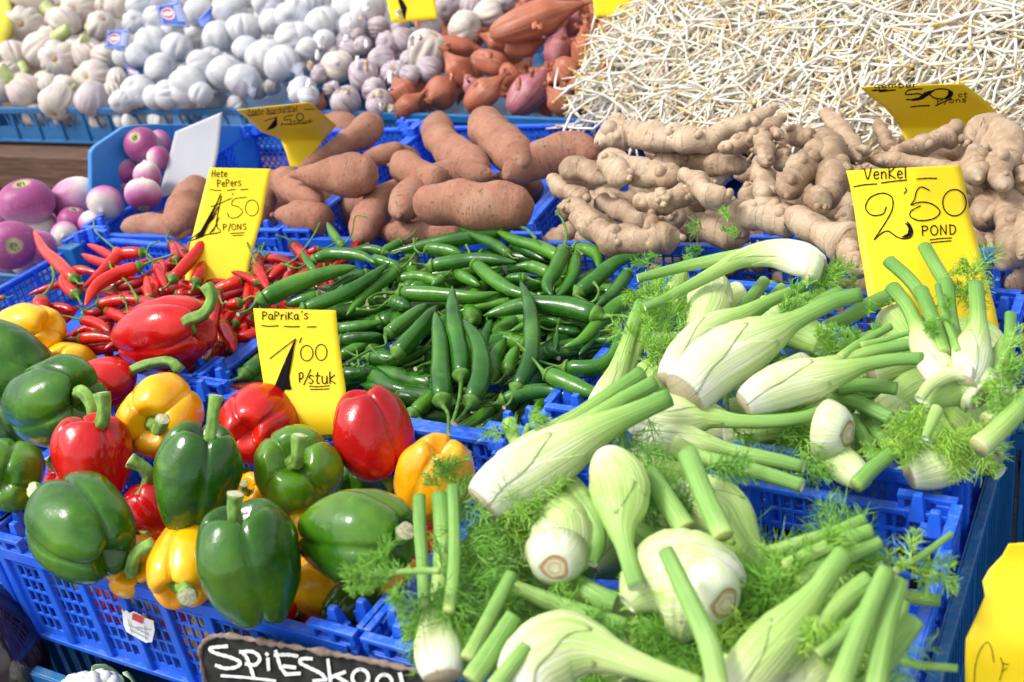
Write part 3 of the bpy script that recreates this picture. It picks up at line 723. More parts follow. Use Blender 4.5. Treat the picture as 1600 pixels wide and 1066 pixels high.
bell('orange yellow bell pepper wedged under the biggest green one', Yw, 492, 915, 46, (.4, -.5, -.3), -0.012, 1.0, 4, 0.3)
bell('yellow bell pepper glimpsed between the tall green one and the facing green one', Yw, 402, 778, 42, (-.3, .4, .8), 0.005, 1.0, 4, 0.3)
bell('dark green bell pepper deep in the front right corner of its crate', G, 548, 942, 48, (.3, .2, -.6), -0.028, 1.0, 4, 0.3)
bell('red bell pepper in shadow under the yellow front one', Rd, 420, 955, 46, (.3, .2, -.6), -0.03, 1.0, 4, 0.3)
bell('dark green bell pepper beneath the left one that shows its blossom end', G, 30, 665, 50, (-.3, .5, .3), -0.01, 1.0, 4, 0.3)
bell('red bell pepper deep between the green and yellow ones at left', Rd, 215, 812, 44, (.3, -.2, .6), -0.01, 1.0, 4, 0.3)
def to_px(p):
    q = np.asarray(p)-CAM; d = -(q@CB); return 800+F_PX*(q@CR)/d, 533-F_PX*(q@CU)/d
low = [(-.90, .55, G), (-.84, .545, Rd), (-.78, .548, Yw), (-.72, .545, Yw), (-.66, .548, G), (-.60, .545, Rd), (-.56, .60, Yw), (-.90, .63, Rd), (-.82, .62, G), (-.74, .63, Rd), (-.65, .63, Yw), (-.57, .70, Rd), (-.87, .55, Yw), (-.75, .548, Rd), (-.69, .548, G), (-.63, .55, Yw), (-.88, .72, G), (-.78, .72, Yw), (-.68, .72, G), (-1.0, .56, G), (-1.0, .65, Rd), (-1.07, .6, Yw)]
for i, (x, y, k_) in enumerate(low):
    zl = -0.048 if i % 2 == 0 else -0.076
    px_, py_ = to_px((x, y, zl))
    b = bell('x', k_, px_, py_, 0.034*ppm((x, y, zl)), (sin(i*2.1), cos(i*1.3), sin(i)), zl, 1.0, 4, i*0.7)
    b['label'] = '%s bell pepper deep in the lower layer, mostly hidden by the others' % k_; b['group'] = 'bell peppers of the hidden lower layer'

# ------------------------------------------------------------------ chili peppers
def solve(pts, z):
    out = []
    for p in pts:
        zz = p[2] if len(p) > 2 and p[2] is not None else z
        out.append(W(p[0], p[1], zz))
    return out
def chili_world(kind, C, w, stem, hooked=True, nb=18, seg=12):
    """C centre line from calyx to tip (world), w radius, stem world points from the calyx outwards"""
    o = C[0]; t = thing(kind+'_chili', '', 'chili pepper', np.mean(C, axis=0)-Z_*w, None)
    n = nb; Cc = catmull(C, n); s = np.linspace(0, 1, n)
    R = w*np.interp(s, [0, 0.02, 0.08, 0.22, 0.5, 0.75, 0.9, 0.97, 1], [0.62, 0.82, 0.95, 1.0, 0.92, 0.72, 0.43, 0.2, 0.04])
    ph = random.random()*6
    R = R*(1+0.035*np.sin(9*s+ph)+0.02*np.sin(23*s+ph))
    make('body', tube(Cc, R, seg, lobes=3, lobeamp=0.035, phase=ph), 'chili_'+kind, t)
    d = unit(Cc[0]-Cc[1])
    # calyx cap
    cc = [Cc[0]-d*w*0.25, Cc[0]+d*w*0.05, Cc[0]+d*w*0.35, Cc[0]+d*w*0.75]
    make('calyx', tube(catmull(cc, 7), w*np.array([.90, .93, .86, .70, .50, .36, .30]), 12, lobes=5, lobeamp=0.05), 'chili_stem', t)
    P = [Cc[0]+d*w*0.6]+stem
    Sc = catmull(P, 12); rw = w*0.17
    SR = rw*np.interp(np.linspace(0, 1, 12), [0, 0.2, 0.9, 1], [1.7, 1.0, 0.95, 1.35])
    so_ = make('stem', tube(Sc, SR, 7), 'chili_stem', t); so_['_o'] = t['_o']
    e = make('cut_end', disc(Sc[-1]+unit(Sc[-1]-Sc[-2])*rw*0.05, unit(Sc[-1]-Sc[-2]), rw*1.3, 7, 1), 'cut_end', so_); e.location = (0, 0, 0)
    return t
def zonename(kind, x, y):
    if kind == 'red':
        h = 'upper left' if x < 160 and y < 450 else 'upper middle' if y < 430 and x < 260 else 'by Hete Pepers card' if x >= 260 and y < 440 else 'left' if x < 150 else 'lower middle' if x < 260 else 'right'
        return h if h.startswith('by') else '%s in the heap' % h
    if x < 560 and y < 480: return 'upper left in the heap'
    if x < 640: return "beside Paprika's card"
    if y < 470 and x < 740: return 'topmost in the heap'
    if y < 470 and x < 870: return 'right below the ginger'
    if y < 490: return 'upper right by fennel'
    if x < 760: return 'central in the heap'
    if y < 560: return 'right half of heap'
    return 'lower right by fennel'
def chili(kind, Z, body, w, stem, z, tr=None, words=None):
    """all points in the enlarged zone Z; w in zone pixels; z = height above the rim"""
    k = 1/(Z(1, 0)[0]-Z(0, 0)[0])
    B = [(Z(p[0], p[1])+((p[2],) if len(p) > 2 else ())) for p in body]; S = [(Z(p[0], p[1])+((p[2],) if len(p) > 2 else ())) for p in stem]
    zf = lambda x, y: zbase(kind, x, y)+z
    C = [W(p[0], p[1], p[2] if len(p) > 2 else zf(p[0], p[1])) for p in B]
    pc = ppm(C[len(C)//2]); r = (w/k/2)/pc*1.02
    Sp = [W(p[0], p[1], (p[2] if len(p) > 2 else zf(B[0][0], B[0][1])+0.004+0.006*i)) for i, p in enumerate(S)]
    if not Sp:
        d = unit(C[0]-C[1]); Sp = [C[0]+d*r*2.0, C[0]+d*r*3.6+CU*r*0.6]
    t = chili_world(kind, C, r, Sp)
    mx, my = np.mean([b[0] for b in B]), np.mean([b[1] for b in B])
    L = np.hypot(B[0][0]-B[-1][0], B[0][1]-B[-1][1]); chord = L; arc = sum(np.hypot(B[i][0]-B[i+1][0], B[i][1]-B[i+1][1]) for i in range(len(B)-1))
    size = ('curved ' if arc/chord > 1.06 else 'straight ')+('long ' if L > 95 else 'short ' if L < 50 else '')
    if words: t['label'] = words
    else: auto(t, '%s%s chili %s, tip %s' % (size.replace('straight ', '') if 'long' in size or 'short' in size else size, kind, zonename(kind, mx, my), dirword(B[-1][0]-B[0][0], B[-1][1]-B[0][1])), mx, my)
    t['group'] = '%s chili peppers in their heap' % kind
    return t
def zbase(kind, x, y):
    if kind == 'green': return -0.012+0.055*(640-y)/270
    return -0.004+0.040*(560-y)/190
L_ = 0.0085
g5 = [
 ([(680,212),(850,188),(1012,198)],60,[(640,207),(598,204)],3.5),
 ([(672,145),(740,152),(800,168)],55,[(645,165),(618,150),(612,108)],3),
 ([(975,165),(930,130),(860,100),(780,60)],42,[],3.2),
 ([(1180,180),(1100,140),(1010,115),(928,75)],52,[],3),
 ([(955,78),(830,100),(700,125),(505,165)],62,[(1000,58),(1045,68),(1080,102)],2.6),
 ([(1192,150),(1160,225),(1128,285),(1148,333)],64,[(1203,85),(1188,35),(1163,0)],4.5),
 ([(1237,180),(1228,250),(1195,305),(1165,335)],54,[(1240,150),(1262,165)],3.6),
 ([(1250,315),(1320,262),(1400,197),(1495,172)],66,[(1300,355),(1330,310),(1308,275)],3.5),
 ([(1322,405),(1200,372),(1050,365),(880,406)],84,[(1400,405),(1480,418)],4.2),
 ([(1010,690),(1057,600),(1070,500),(1060,370),(1022,265)],70,[],5.4),
 ([(560,318),(700,322),(850,332),(945,315)],64,[(480,318),(436,340),(430,362)],3.3),
 ([(722,735),(715,640),(714,520),(694,388)],80,[(745,790),(745,865)],6.2),
 ([(796,640),(790,540),(765,420),(760,288)],76,[(785,740),(762,820)],6),
 ([(832,740),(872,640),(862,520),(800,415)],78,[(800,790),(770,825)],6.2),
 ([(515,475),(600,408),(665,358)],62,[(500,520),(440,540),(352,590)],4.4),
 ([(548,552),(640,450),(702,365)],76,[(500,580),(462,548),(440,520)],4.8),
 ([(185,380),(330,325),(420,275),(520,198)],58,[],4.2),
 ([(22,345),(150,283),(290,237),(392,215)],74,[(-30,385),(-70,400)],4.6),
 ([(225,190),(290,166),(400,172),(465,202)],50,[(160,222),(113,205)],4.3),
 ([(1132,632),(1200,662),(1290,700),(1360,712)],74,[(1062,560),(984,482)],6.2),
 ([(955,735),(1050,702),(1160,700),(1290,765)],62,[],5),
 ([(1200,607),(1300,608),(1375,575),(1408,500),(1395,430)],68,[(1130,592),(1082,577)],4.3),
 ([(1490,328),(1410,360),(1335,425),(1260,500),(1182,532)],62,[],3.6),
 ([(1442,240),(1390,310),(1310,380)],56,[],3),
 ([(925,755),(820,832),(720,868),(655,840),(618,778)],52,[],3.0),
 ([(922,640),(925,570),(970,490)],66,[(905,662)],3.6),
 ([(973,622),(985,585),(1015,520)],60,[(930,668),(900,660)],4),
 ([(1010,655),(940,680)],36,[],3.4),
 ([(555,262),(650,256),(745,290)],52,[],2.2),
 ([(850,205),(920,265),(1000,312),(1110,334)],60,[(840,190),(815,132)],3.4),
 ([(1140,242),(1060,215),(968,232)],52,[],2.3),
 ([(980,350),(880,368),(776,392)],40,[(1010,345)],2.3),
 ([(532,350),(600,375)],60,[(460,382),(388,380)],3),
 ([(445,565),(560,572),(682,525)],62,[],3),
 ([(345,632),(400,632),(470,618)],62,[(380,600),(430,555)],2.6),
 ([(555,715),(640,735),(705,765)],64,[],2.2),
 ([(1240,140),(1315,165),(1330,225)],52,[(1200,150)],1.8),
 ([(1180,430),(1090,425),(980,470)],46,[],3),
 ([(1170,462),(1260,470)],46,[],2.6),
 ([(1110,548),(1255,545)],56,[],2.6),
 ([(332,132),(300,90),(275,42)],38,[(370,90),(385,20),(425,22)],3),
 ([(225,232),(205,205),(176,155)],36,[],4.4),
 ([(430,240),(350,270),(270,320)],46,[],2.8),
 ([(245,328),(110,365)],52,[],3.4),
 ([(545,232),(450,300),(350,405)],56,[],3),
 ([(720,260),(680,290)],40,[],3),
 ([(320,455),(380,450),(490,430)],50,[],3.2),
 ([(330,500),(490,480)],52,[(360,470)],3),
 ([(880,520),(910,420)],46,[],2.6),
 ([(1040,260),(960,262)],48,[(1100,275)],2.7),
 ([(780,240),(870,290)],50,[],2.4),
 ([(700,690),(640,640),(580,600)],54,[(560,640),(470,620)],2),
 ([(1395,500),(1310,500)],36,[],3.2),
 ([(1165,480),(1160,540)],26,[],3.8),
 ([(460,190),(560,215)],50,[],3),
 ([(500,160),(420,150),(240,200)],40,[],2.6),
 ([(1330,470),(1250,560)],34,[(1390,410)],3),
 ([(330,560),(450,500)],46,[(380,520),(400,600)],2.4),
 ([(1000,130),(1120,190)],44,[],2.2),
 ([(560,120),(450,180)],40,[],2.2),
]
for (b, w, s, l) in g5: chili('green', R5, b, w, s, l*L_-0.020)
r4 = [
 ([(345,315),(270,240),(205,180),(155,85)],58,[],5.2),
 ([(800,315),(870,235),(950,140),(1026,42)],60,[],5.6),
 ([(662,192),(560,202),(470,285),(378,362)],60,[(700,215)],4.2),
 ([(352,388),(298,325),(360,275),(455,285)],60,[(375,430)],4.6),
 ([(645,255),(540,290),(445,350),(393,442)],64,[(720,225),(805,200)],5.2),
 ([(455,430),(560,410),(680,412)],52,[(410,450),(378,470)],4.6),
 ([(650,415),(740,440),(825,470)],58,[(590,330),(520,270),(508,235)],5),
 ([(596,490),(602,540),(600,595)],46,[(575,400),(555,392),(575,420)],5.4),
 ([(385,505),(450,520),(510,560)],54,[(300,485),(216,485)],5.4),
 ([(190,415),(192,440),(200,475)],80,[(235,350),(250,300),(240,258)],5.6),
 ([(232,455),(290,450),(340,462)],60,[],4.4),
 ([(535,355),(640,330),(708,268)],50,[],3.6),
 ([(720,250),(745,300),(775,370)],46,[(680,210),(690,160),(738,140)],4.4),
 ([(692,400),(682,350),(675,298)],42,[],5),
 ([(905,330),(930,275),(942,230)],60,[],4.4),
 ([(815,225),(808,190),(796,145)],40,[],3),
 ([(520,250),(440,228),(374,198)],44,[],4),
 ([(525,215),(460,178),(402,153)],40,[],3.2),
 ([(540,185),(565,230)],50,[(480,130),(440,90),(433,38)],3.6),
 ([(1190,258),(1215,310),(1245,370)],50,[(1165,200),(1140,130),(1138,38)],4.8),
 ([(1312,258),(1280,285),(1240,320)],50,[(1370,220),(1440,130),(1480,55)],4.2),
 ([(1195,330),(1130,300),(1068,280)],44,[],4.2),
 ([(1115,318),(1050,345),(975,362)],60,[],3.6),
 ([(910,352),(840,335),(768,308)],44,[],4),
 ([(1005,375),(990,500),(958,645)],60,[(1030,430),(1045,420)],5),
 ([(1030,530),(1060,590),(1085,650)],70,[],4.2),
 ([(1110,425),(1080,432),(1040,445)],60,[(1160,395),(1205,405)],4.6),
 ([(370,590),(450,582),(545,592)],54,[],4),
 ([(575,590),(530,615),(480,642)],40,[],4.6),
 ([(1165,300),(1150,380),(1130,460)],56,[],3),
 ([(285,338),(210,360),(130,386)],34,[],4),
 ([(1475,178),(1420,192)],42,[],3),
 ([(500,462),(560,490),(630,520)],52,[],3.8),
 ([(268,522),(310,490),(360,440)],46,[],3.4),
 ([(880,300),(960,330),(1060,320)],50,[],2.6),
 ([(820,390),(880,370),(960,340)],54,[],3.2),
 ([(450,560),(400,545),(330,580)],50,[(460,500)],3),
 ([(620,560),(560,545),(520,540)],44,[],3),
 ([(400,470),(450,470),(520,440)],44,[(360,440)],3),
 ([(690,320),(730,350),(710,400)],50,[],3.6),
 ([(560,340),(570,310),(600,290)],40,[],3.2),
 ([(640,480),(600,440)],40,[(660,460)],3.6),
 ([(960,440),(900,430),(840,440)],50,[],2.6),
 ([(1090,520),(1120,480),(1160,470)],46,[],3),
 ([(1200,430),(1190,380),(1160,340)],46,[],2.8),
 ([(370,340),(360,380),(350,400)],36,[],3),
 ([(1180,235),(1215,255)],46,[(1195,200),(1195,150)],3.6),
 ([(560,610),(480,630),(390,625)],44,[],2.6),
 ([(760,470),(700,450),(650,440)],46,[],2.4),
 ([(20,400),(-40,405)],26,[],3.0),
]
for (b, w, s, l) in r4: chili('red', R4, b, w, s, l*L_-0.022)
def fill_chilies(kind, n, x0, x1, y0, y1, seed):
    rs = np.random.RandomState(seed)
    for i in range(n):
        x, y = x0+(x1-x0)*rs.rand(), y0+(y1-y0)*rs.rand(); a = rs.rand()*2*pi
        lvl = i % 3; sl_ = (y-Y1)/(Y2-Y1)
        zc = (-0.008+0.042*sl_ if kind == 'green' else -0.006+0.03*sl_) - 0.016*lvl - 0.007
        L = (0.085+0.04*rs.rand())*(1 if kind == 'green' else 0.75); w = (0.0105 if kind == 'green' else 0.008)*(0.85+0.3*rs.rand())
        d = np.array([cos(a), sin(a), 0]); pn = np.array([-sin(a), cos(a), 0]); bend = L*0.15*(rs.rand()-0.5)*2
        c = np.array([x, y, zc]); C = [c-d*L/2, c-d*L*0.15+pn*bend*0.8, c+d*L*0.2+pn*bend, c+d*L/2+pn*bend*0.2]
        hook = pn*(0.012 if rs.rand() > 0.5 else -0.012)
        t = chili_world(kind, C, w, [C[0]-d*w*2.4+Z_*0.004, C[0]-d*w*3.8+hook+Z_*0.010], seg=9, nb=12)
        t['label'] = 'shiny %s chili buried under the others, only a piece of it showing' % kind
        t['group'] = '%s chili peppers buried in the heap' % kind
fill_chilies('green', 135, XP0+0.05, XP1-0.02, Y1+0.03, Y2-0.02, 3)
fill_chilies('red', 125, XP0-0.33, XP0+0.03, Y1+0.03, Y2-0.03, 4)

# ------------------------------------------------------------------ lumps: sweet potatoes, turnips
def lump_noise(V, c, amp, f, seed):
    rs = np.random.RandomState(seed); out = np.zeros(len(V))
    for k in range(7):
        d = unit(rs.randn(3)); out += np.sin((V@d)*f*(0.6+rs.rand()*1.8)+rs.rand()*6)/7
    return out*amp
def zpath(Z, P, zf, z):
    """zone points (x, y, width[, z]) -> world centre line and radii"""
    C = []; R = []; k = 1/(Z(1, 0)[0]-Z(0, 0)[0])
    for p in P:
        x, y = Z(p[0], p[1]); zz = (p[3] if len(p) > 3 else zf(x, y))+z
        w = W(x, y, zz); C.append(w); R.append(p[2]/k/2/ppm(w))
    return np.array(C), np.array(R)
def taperends(n, k=0.16, p=0.5, e0=0.15, e1=0.15):
    s = np.linspace(0, 1, n); a = np.clip(s/k, 0, 1); b = np.clip((1-s)/k, 0, 1)
    return np.maximum(e0, np.sqrt(1-(1-a)**2))*np.maximum(e1, np.sqrt(1-(1-b)**2))
def respace(n):                                   # more rings towards both rounded ends
    u = np.linspace(0, 1, n); return 0.5-0.5*np.cos(pi*u)
def potato(label, Z, P, z, amp=0.09, scar=False, k=0.20):
    C, R = zpath(Z, P, lambda x, y: 0.02*(390-y)/200, z); n = 40
    Q = catmull(np.column_stack([C, R]), 60); u = respace(n)*59
    Q = np.array([[np.interp(x, np.arange(60), Q[:, c]) for c in range(4)] for x in u])
    s = respace(n); kk = k; a = np.clip(s/kk, 0, 1); b = np.clip((1-s)/kk, 0, 1)
    R_ = Q[:, 3]*np.sqrt(np.clip(1-(1-a)**2, 0.004, 1))*np.sqrt(np.clip(1-(1-b)**2, 0.004, 1))
    g = tube(Q[:, :3], R_, 26, flat=0.92); V = g.V[0]; c = V.mean(0)
    cen = np.repeat(Q[:, :3], 26, axis=0); nd = V-cen; r = np.linalg.norm(nd, axis=1)[:, None]+1e-9
    rm = float(R.max()); nz = lump_noise(V, c, 1.0, 2.0/rm, int(C[0][0]*-1e4) % 1000+3)+0.30*lump_noise(V, c, 1.0, 7/rm, 5)
    g.V[0] = cen+nd*(1+amp*2.2*nz[:, None])
    if scar:                                       # a dried, torn off end
        d = unit(Q[0, :3]-Q[3, :3]); tube([Q[0, :3]-d*rm*0.05, Q[0, :3]+d*rm*0.10, Q[0, :3]+d*rm*0.22], [rm*0.22, rm*0.16, rm*0.12], 8, g=g)
    o = make('sweet_potato', g, 'sweet_potato'); tag(o, label, 'sweet potato', 'sweet potatoes in the two blue crates')
    return o
potato('club shaped sweet potato leaning up beside the curled brown and yellow card', RS1, [(1060, 200, 120), (1040, 300, 245), (900, 390, 190), (760, 480, 150), (620, 560, 130), (520, 640, 110)], .035)
potato('pointed sweet potato lying across the left crate, tip to the left', RS1, [(440, 655, 22), (540, 645, 110), (680, 650, 220), (850, 650, 330), (980, 650, 330), (1110, 640, 230)], .062, k=0.08)
potato('sweet potato under the pointed one, sticking out lower left of it', RS1, [(350, 620, 100), (430, 700, 230), (540, 780, 240), (680, 860, 190)], .030)
potato('round ended sweet potato low behind the blue divider, with a stub end', RS1, [(330, 950, 60), (420, 950, 170), (520, 960, 260), (650, 980, 260), (740, 1000, 200)], .012, scar=True, k=.1)
potato('small visible end of a sweet potato at the back right of the left crate', RS1, [(1330, 460, 150), (1220, 490, 170), (1080, 520, 150), (980, 560, 120)], .022)
potato('upright brownish sweet potato left behind the Hete Pepers card', R1, [(905, 835, 110), (885, 900, 160), (855, 970, 185), (830, 1060, 180)], .008)
potato('flat sweet potato just showing above the front rim of the left crate', R1, [(560, 1055, 90), (680, 1045, 120), (800, 1055, 120), (880, 1080, 90)], -.002)
potato('dark sweet potato peeping out right of the Hete Pepers card', RS1, [(300, 780, 140), (250, 860, 200), (200, 960, 220), (150, 1060, 180)], .004)
potato('sweet potato at the back of the middle crate, standing on end against the rim', R2, [(725, 530, 90), (725, 610, 150), (775, 690, 165), (850, 750, 190), (920, 830, 190)], .030)
potato('broad upright sweet potato with a sunken scar, leaning on the back rim', R2, [(930, 525, 120), (955, 590, 185), (1010, 650, 200), (1080, 720, 190), (1120, 770, 160)], .038)
potato('sweet potato stretching to the right under the ginger', R2, [(1030, 830, 90), (1130, 760, 160), (1250, 720, 180), (1380, 700, 170), (1460, 720, 140)], .030)
potato('stubby sweet potato with a dirty end leaning over the blue divider', R2, [(505, 765, 90), (560, 770, 150), (640, 810, 150), (740, 850, 140)], .050, scar=True, k=.12)
potato('long sweet potato lying behind the biggest one, thin tail to the right', R2, [(545, 1000, 90), (590, 920, 170), (700, 850, 165), (830, 810, 150), (930, 810, 110), (990, 812, 36)], .040, scar=True, k=.1)
potato('biggest sweet potato, lying on top in the middle crate', R2, [(615, 930, 90), (700, 940, 190), (850, 945, 230), (1000, 955, 235), (1120, 950, 190), (1170, 945, 90)], .068, k=.1)
potato('pale sweet potato curving down to the front corner of the middle crate', R2, [(620, 870, 120), (520, 900, 150), (440, 960, 165), (390, 1040, 160), (370, 1110, 130)], .018)
potato('low sweet potato behind the topmost green chilies', R2, [(460, 1080, 100), (580, 1085, 120), (700, 1075, 120), (820, 1085, 120)], .004)
for i, (x, y) in enumerate([(420, 300), (520, 300), (560, 330), (610, 260), (700, 300), (640, 340), (800, 300), (760, 360), (860, 250), (520, 210), (340, 340), (400, 330)]):
    o = potato('sweet potato in the hidden bottom layer of the crates', RF, [(x-45, y+8, 34), (x-20, y, 56), (x+20, y-4, 58), (x+50, y-8, 34)], -.040); o['group'] = 'sweet potatoes of the bottom layer'

def turnip(label, Z, x, y, r, axis, z, flat=0.82, gr='turnips in the left crate'):
    x_, y_ = Z(x, y); c = W(x_, y_, z); R = r/(1/(Z(1, 0)[0]-Z(0, 0)[0]))/ppm(c); ax = cdir(*axis)
    t = thing('turnip', label, 'turnip', c-Z_*R*flat, gr)
    n = 26; prof = []
    for i in range(n):
        f = pi*i/(n-1); rr = R*abs(sin(f))**0.85; h = R*flat*cos(f)
        if cos(f) > 0: h -= R*0.10*math.exp(-(rr/(R*0.3))**2)
        else: h -= R*0.12*math.exp(-(rr/(R*0.16))**2)
        prof.append((max(rr, R*0.01), h))
    sd = x*3+y
    make('root', lathe(c, ax, prof, 32, fn=lambda th, q, r_, h_: (r_*(1+0.035*sin(2*th+sd)+0.025*sin(3*th+sd*2)), h_*(1+0.05*sin(th+sd)))), 'turnip', t)
    g = Geo(); rs = np.random.RandomState(int(sd) % 999); a, b, nn = frame(ax)
    for k in range(9):
        th = k*0.7; q = R*(0.06+0.13*(k/9)); p = c+ax*(R*(flat-0.10))+(a*cos(th)+b*sin(th))*q
        tube([p, p+ax*R*0.07+(a*cos(th)+b*sin(th))*R*0.02], [R*0.035, R*0.022], 6, g=g)
    make('leaf_scar', g, 'stem_green' if k % 2 else 'calyx_green', t)
    return t
TZ = -.02
turnip('largest purple turnip at the left edge, its leaf scar facing up', RT, 195, 660, 205, (.0, .82, .5), .035, .80)
turnip('elongated violet turnip in the middle with a pale upper right end', RT, 570, 635, 165, (-.9, -.5, .3), .01, 1.15)
turnip('dark violet turnip half hidden behind the long one', RT, 770, 600, 120, (.1, .8, -.2), -.01)
turnip('small magenta turnip with a flat shape in the middle', RT, 800, 665, 140, (-.1, .5, -.6), .02, .72)
turnip('violet and cream turnip beside the mesh crate', RT, 1085, 600, 135, (.1, -.9, .2), .03, .9)
turnip('white topped turnip above the violet and cream one', RT, 1115, 465, 100, (.1, -.8, -.3), .045, 1.1)
turnip('small pinkish turnip at the left of the upper pile', RT, 965, 430, 98, (.5, -.6, .3), .035, .95)
turnip('topmost brownish turnip with a sunken navel, before the tall blue end', RT, 1075, 230, 130, (-.15, .35, .9), .075, 1.0)
turnip('pink turnip tucked behind the topmost brownish one', RT, 1215, 205, 95, (.5, .5, -.3), .065)
turnip('pink white turnip touching the grey card', RT, 1200, 330, 100, (.5, .3, -.3), .055)
turnip('beige topped turnip with its green leaf scar, low in the middle', RT, 560, 800, 125, (.15, .9, .4), -.005, .8)
turnip('white turnip root end behind the corner of the mesh crate', RT, 690, 820, 95, (-.5, -.8, .1), -.005, .95)
turnip('pinkish white turnip lowest beside the teal corner', RT, 490, 915, 110, (-.3, .2, -.9), -.01, .85)
turnip('big pale violet turnip lower left, its scar facing out', RT, 95, 985, 190, (.45, -.1, .9), .02, .9)
turnip('small violet turnip in the lower middle with its scar facing out', RT, 300, 1000, 130, (.3, .1, .9), .005, .9)
turnip('violet turnip hidden behind the largest one', RT, 320, 850, 130, (.3, .5, -.9), -.015)
turnip('violet turnip beside the lower teal corner', RT, 390, 980, 90, (.3, .5, -.9), -.02)
turnip('cream turnip glimpsed between the violet ones', RT, 915, 560, 80, (.1, -.7, .5), .01)
for i, (x, y) in enumerate([(60, 760), (250, 720), (420, 760), (640, 720), (900, 700), (1000, 760), (1150, 700), (200, 1100), (420, 1060), (1180, 800), (0, 1120), (900, 800)]):
    turnip('turnip in the hidden bottom layer of the left crate', RT, x, y, 130, (.3, .6, .3), -.055, gr='turnips of the bottom layer')

# ------------------------------------------------------------------ ginger
def ginger(label, segs, z, cuts=(), Z=None):
    Z = Z or R3; g = Geo(); first = None; zf = lambda x, y: 0.012+0.035*(400-y)/200
    for si, P in enumerate(segs):
        C, R = zpath(Z, P, zf, z+(0.006 if si else 0)); R = R*0.98
        n = 12+7*len(P); Q = catmull(np.column_stack([C, R]), n*2)
        u = respace(n)*(2*n-1); Q = np.array([[np.interp(x, np.arange(2*n), Q[:, c]) for c in range(4)] for x in u])
        L = np.concatenate([[0], np.cumsum(np.linalg.norm(np.diff(Q[:, :3], axis=0), axis=1))]); Lt = L[-1]; r0 = max(R)
        a = np.clip(L/(r0*0.9), 0, 1); b = np.clip((Lt-L)/(r0*0.9), 0, 1)
        rr = Q[:, 3]*np.sqrt(np.clip(1-(1-a)**2, .01, 1))*np.sqrt(np.clip(1-(1-b)**2, .01, 1))
        ph = random.random()*6
        rr = rr*(1+0.10*np.sin(L/r0*2.1+ph)+0.04*np.sin(L/r0*5.3+2*ph)+0.02*np.sin(L/r0*11+ph))
        tube(Q[:, :3], rr, 20, lobes=2, lobeamp=0.10, phase=ph, A={'ring': L*22+0.5*np.sin(L/r0*3+ph), 'tip': .8*np.exp(-((Lt-L)/(r0*.22))**2)*(random.random() < .55)}, g=g)
        nb = len(g.V)-1; V = g.V[nb]; cen = np.repeat(Q[:, :3], 20, axis=0); nd = V-cen
        nz = lump_noise(V, 0, 1, 1.8/r0, int(P[0][0]+si) % 997)
        g.V[nb] = cen+nd*(1+0.34*nz[:, None])
        if si == 0: first = C
        # bud nubs at the free end
        if random.random() < 0.8:
            e = Q[-2, :3]; d = unit(Q[-2, :3]-Q[-6, :3]); q = r0*0.28
            tube([e-d*q, e+d*q*0.4, e+d*q*0.9], [q*1.1, q*0.8, q*0.3], 8, A={'ring': [0, .1, .3]}, g=g)
        for q_ in range(3 + len(P)//2):             # small side buds
            i0 = random.randrange(3, n-3); side = unit(CB*0.8+CR*(random.random()-.5)*2+CU*(random.random()-.3)*1.6)
            rb = rr[i0]*(0.24+0.40*random.random()); e = Q[i0, :3]+side*rr[i0]*0.86
            tube([e-side*rb, e+side*rb*0.5, e+side*rb*0.9], [rb*1.2, rb*0.9, rb*0.35], 8, A={'ring': [0, .12, .3]}, g=g)
    t = thing('ginger_root', label, 'ginger root', g.centre(), 'ginger roots heaped in the blue crates')
    make('rhizome', g, 'ginger', t)
    for (x, y, w, ax) in cuts:
        xx, yy = Z(x, y); c = W(xx, yy, zf(xx, yy)+z+0.006); r = w/2.286/2/ppm(c); d = cdir(*ax)
        make('cut_face', disc(c+CB*r*1.0, d, r, 14, 3, 0.12, 0.08), 'ginger_cut', t)
    return t
ginger('long knobbly ginger root at the back left, reaching to the sprouts', [[(75, 520, 50), (110, 500, 85), (200, 480, 110), (330, 500, 105), (450, 500, 95), (560, 455, 80), (650, 420, 60), (712, 382, 30)], [(160, 480, 60), (150, 445, 70), (185, 440, 60)], [(350, 490, 60), (355, 450, 60)], [(430, 500, 50), (440, 465, 45)]], .062)
ginger('chunky three lobed ginger root in front of the long one', [[(80, 560, 60), (130, 570, 85), (190, 600, 95), (290, 625, 110), (370, 640, 80)], [(100, 560, 60), (130, 600, 90), (190, 640, 70)], [(380, 620, 70), (430, 650, 80), (480, 700, 90), (560, 710, 70)]], .062, [(520, 700, 42, (.3, .1, .9))])
ginger('short ginger root with three ring marked knobs, left of the middle', [[(205, 715, 60), (260, 720, 85), (330, 720, 80), (410, 700, 75), (440, 690, 60)], [(300, 730, 60), (330, 700, 70)]], .052)
ginger('ginger knob at the left end beside the sweet potatoes', [[(-60, 600, 60), (0, 605, 90), (50, 615, 85), (110, 645, 60)]], .052)
ginger('dark ginger root lying below the left knob', [[(-80, 640, 70), (-40, 680, 80), (10, 700, 70), (50, 710, 60)]], .03)
ginger('wide lumpy ginger root along the front left edge', [[(-10, 770, 90), (60, 800, 115), (140, 850, 120), (230, 865, 120), (320, 850, 115), (380, 850, 75)], [(270, 850, 90), (275, 800, 70), (268, 770, 45)], [(200, 850, 80), (200, 810, 50)], [(40, 790, 80), (10, 740, 60), (-60, 740, 60)]], .035)
ginger('thin curved ginger root behind the three lobed one', [[(270, 590, 55), (350, 575, 75), (420, 565, 80), (520, 590, 80), (615, 590, 60)]], .04)
ginger('ginger root with a raised finger, upper middle of the heap', [[(505, 530, 50), (560, 525, 70), (620, 500, 70), (650, 490, 60)], [(620, 510, 60), (680, 460, 60), (745, 415, 42)], [(660, 480, 60), (670, 530, 66), (682, 585, 50)], [(700, 470, 50), (735, 490, 45)]], .062)
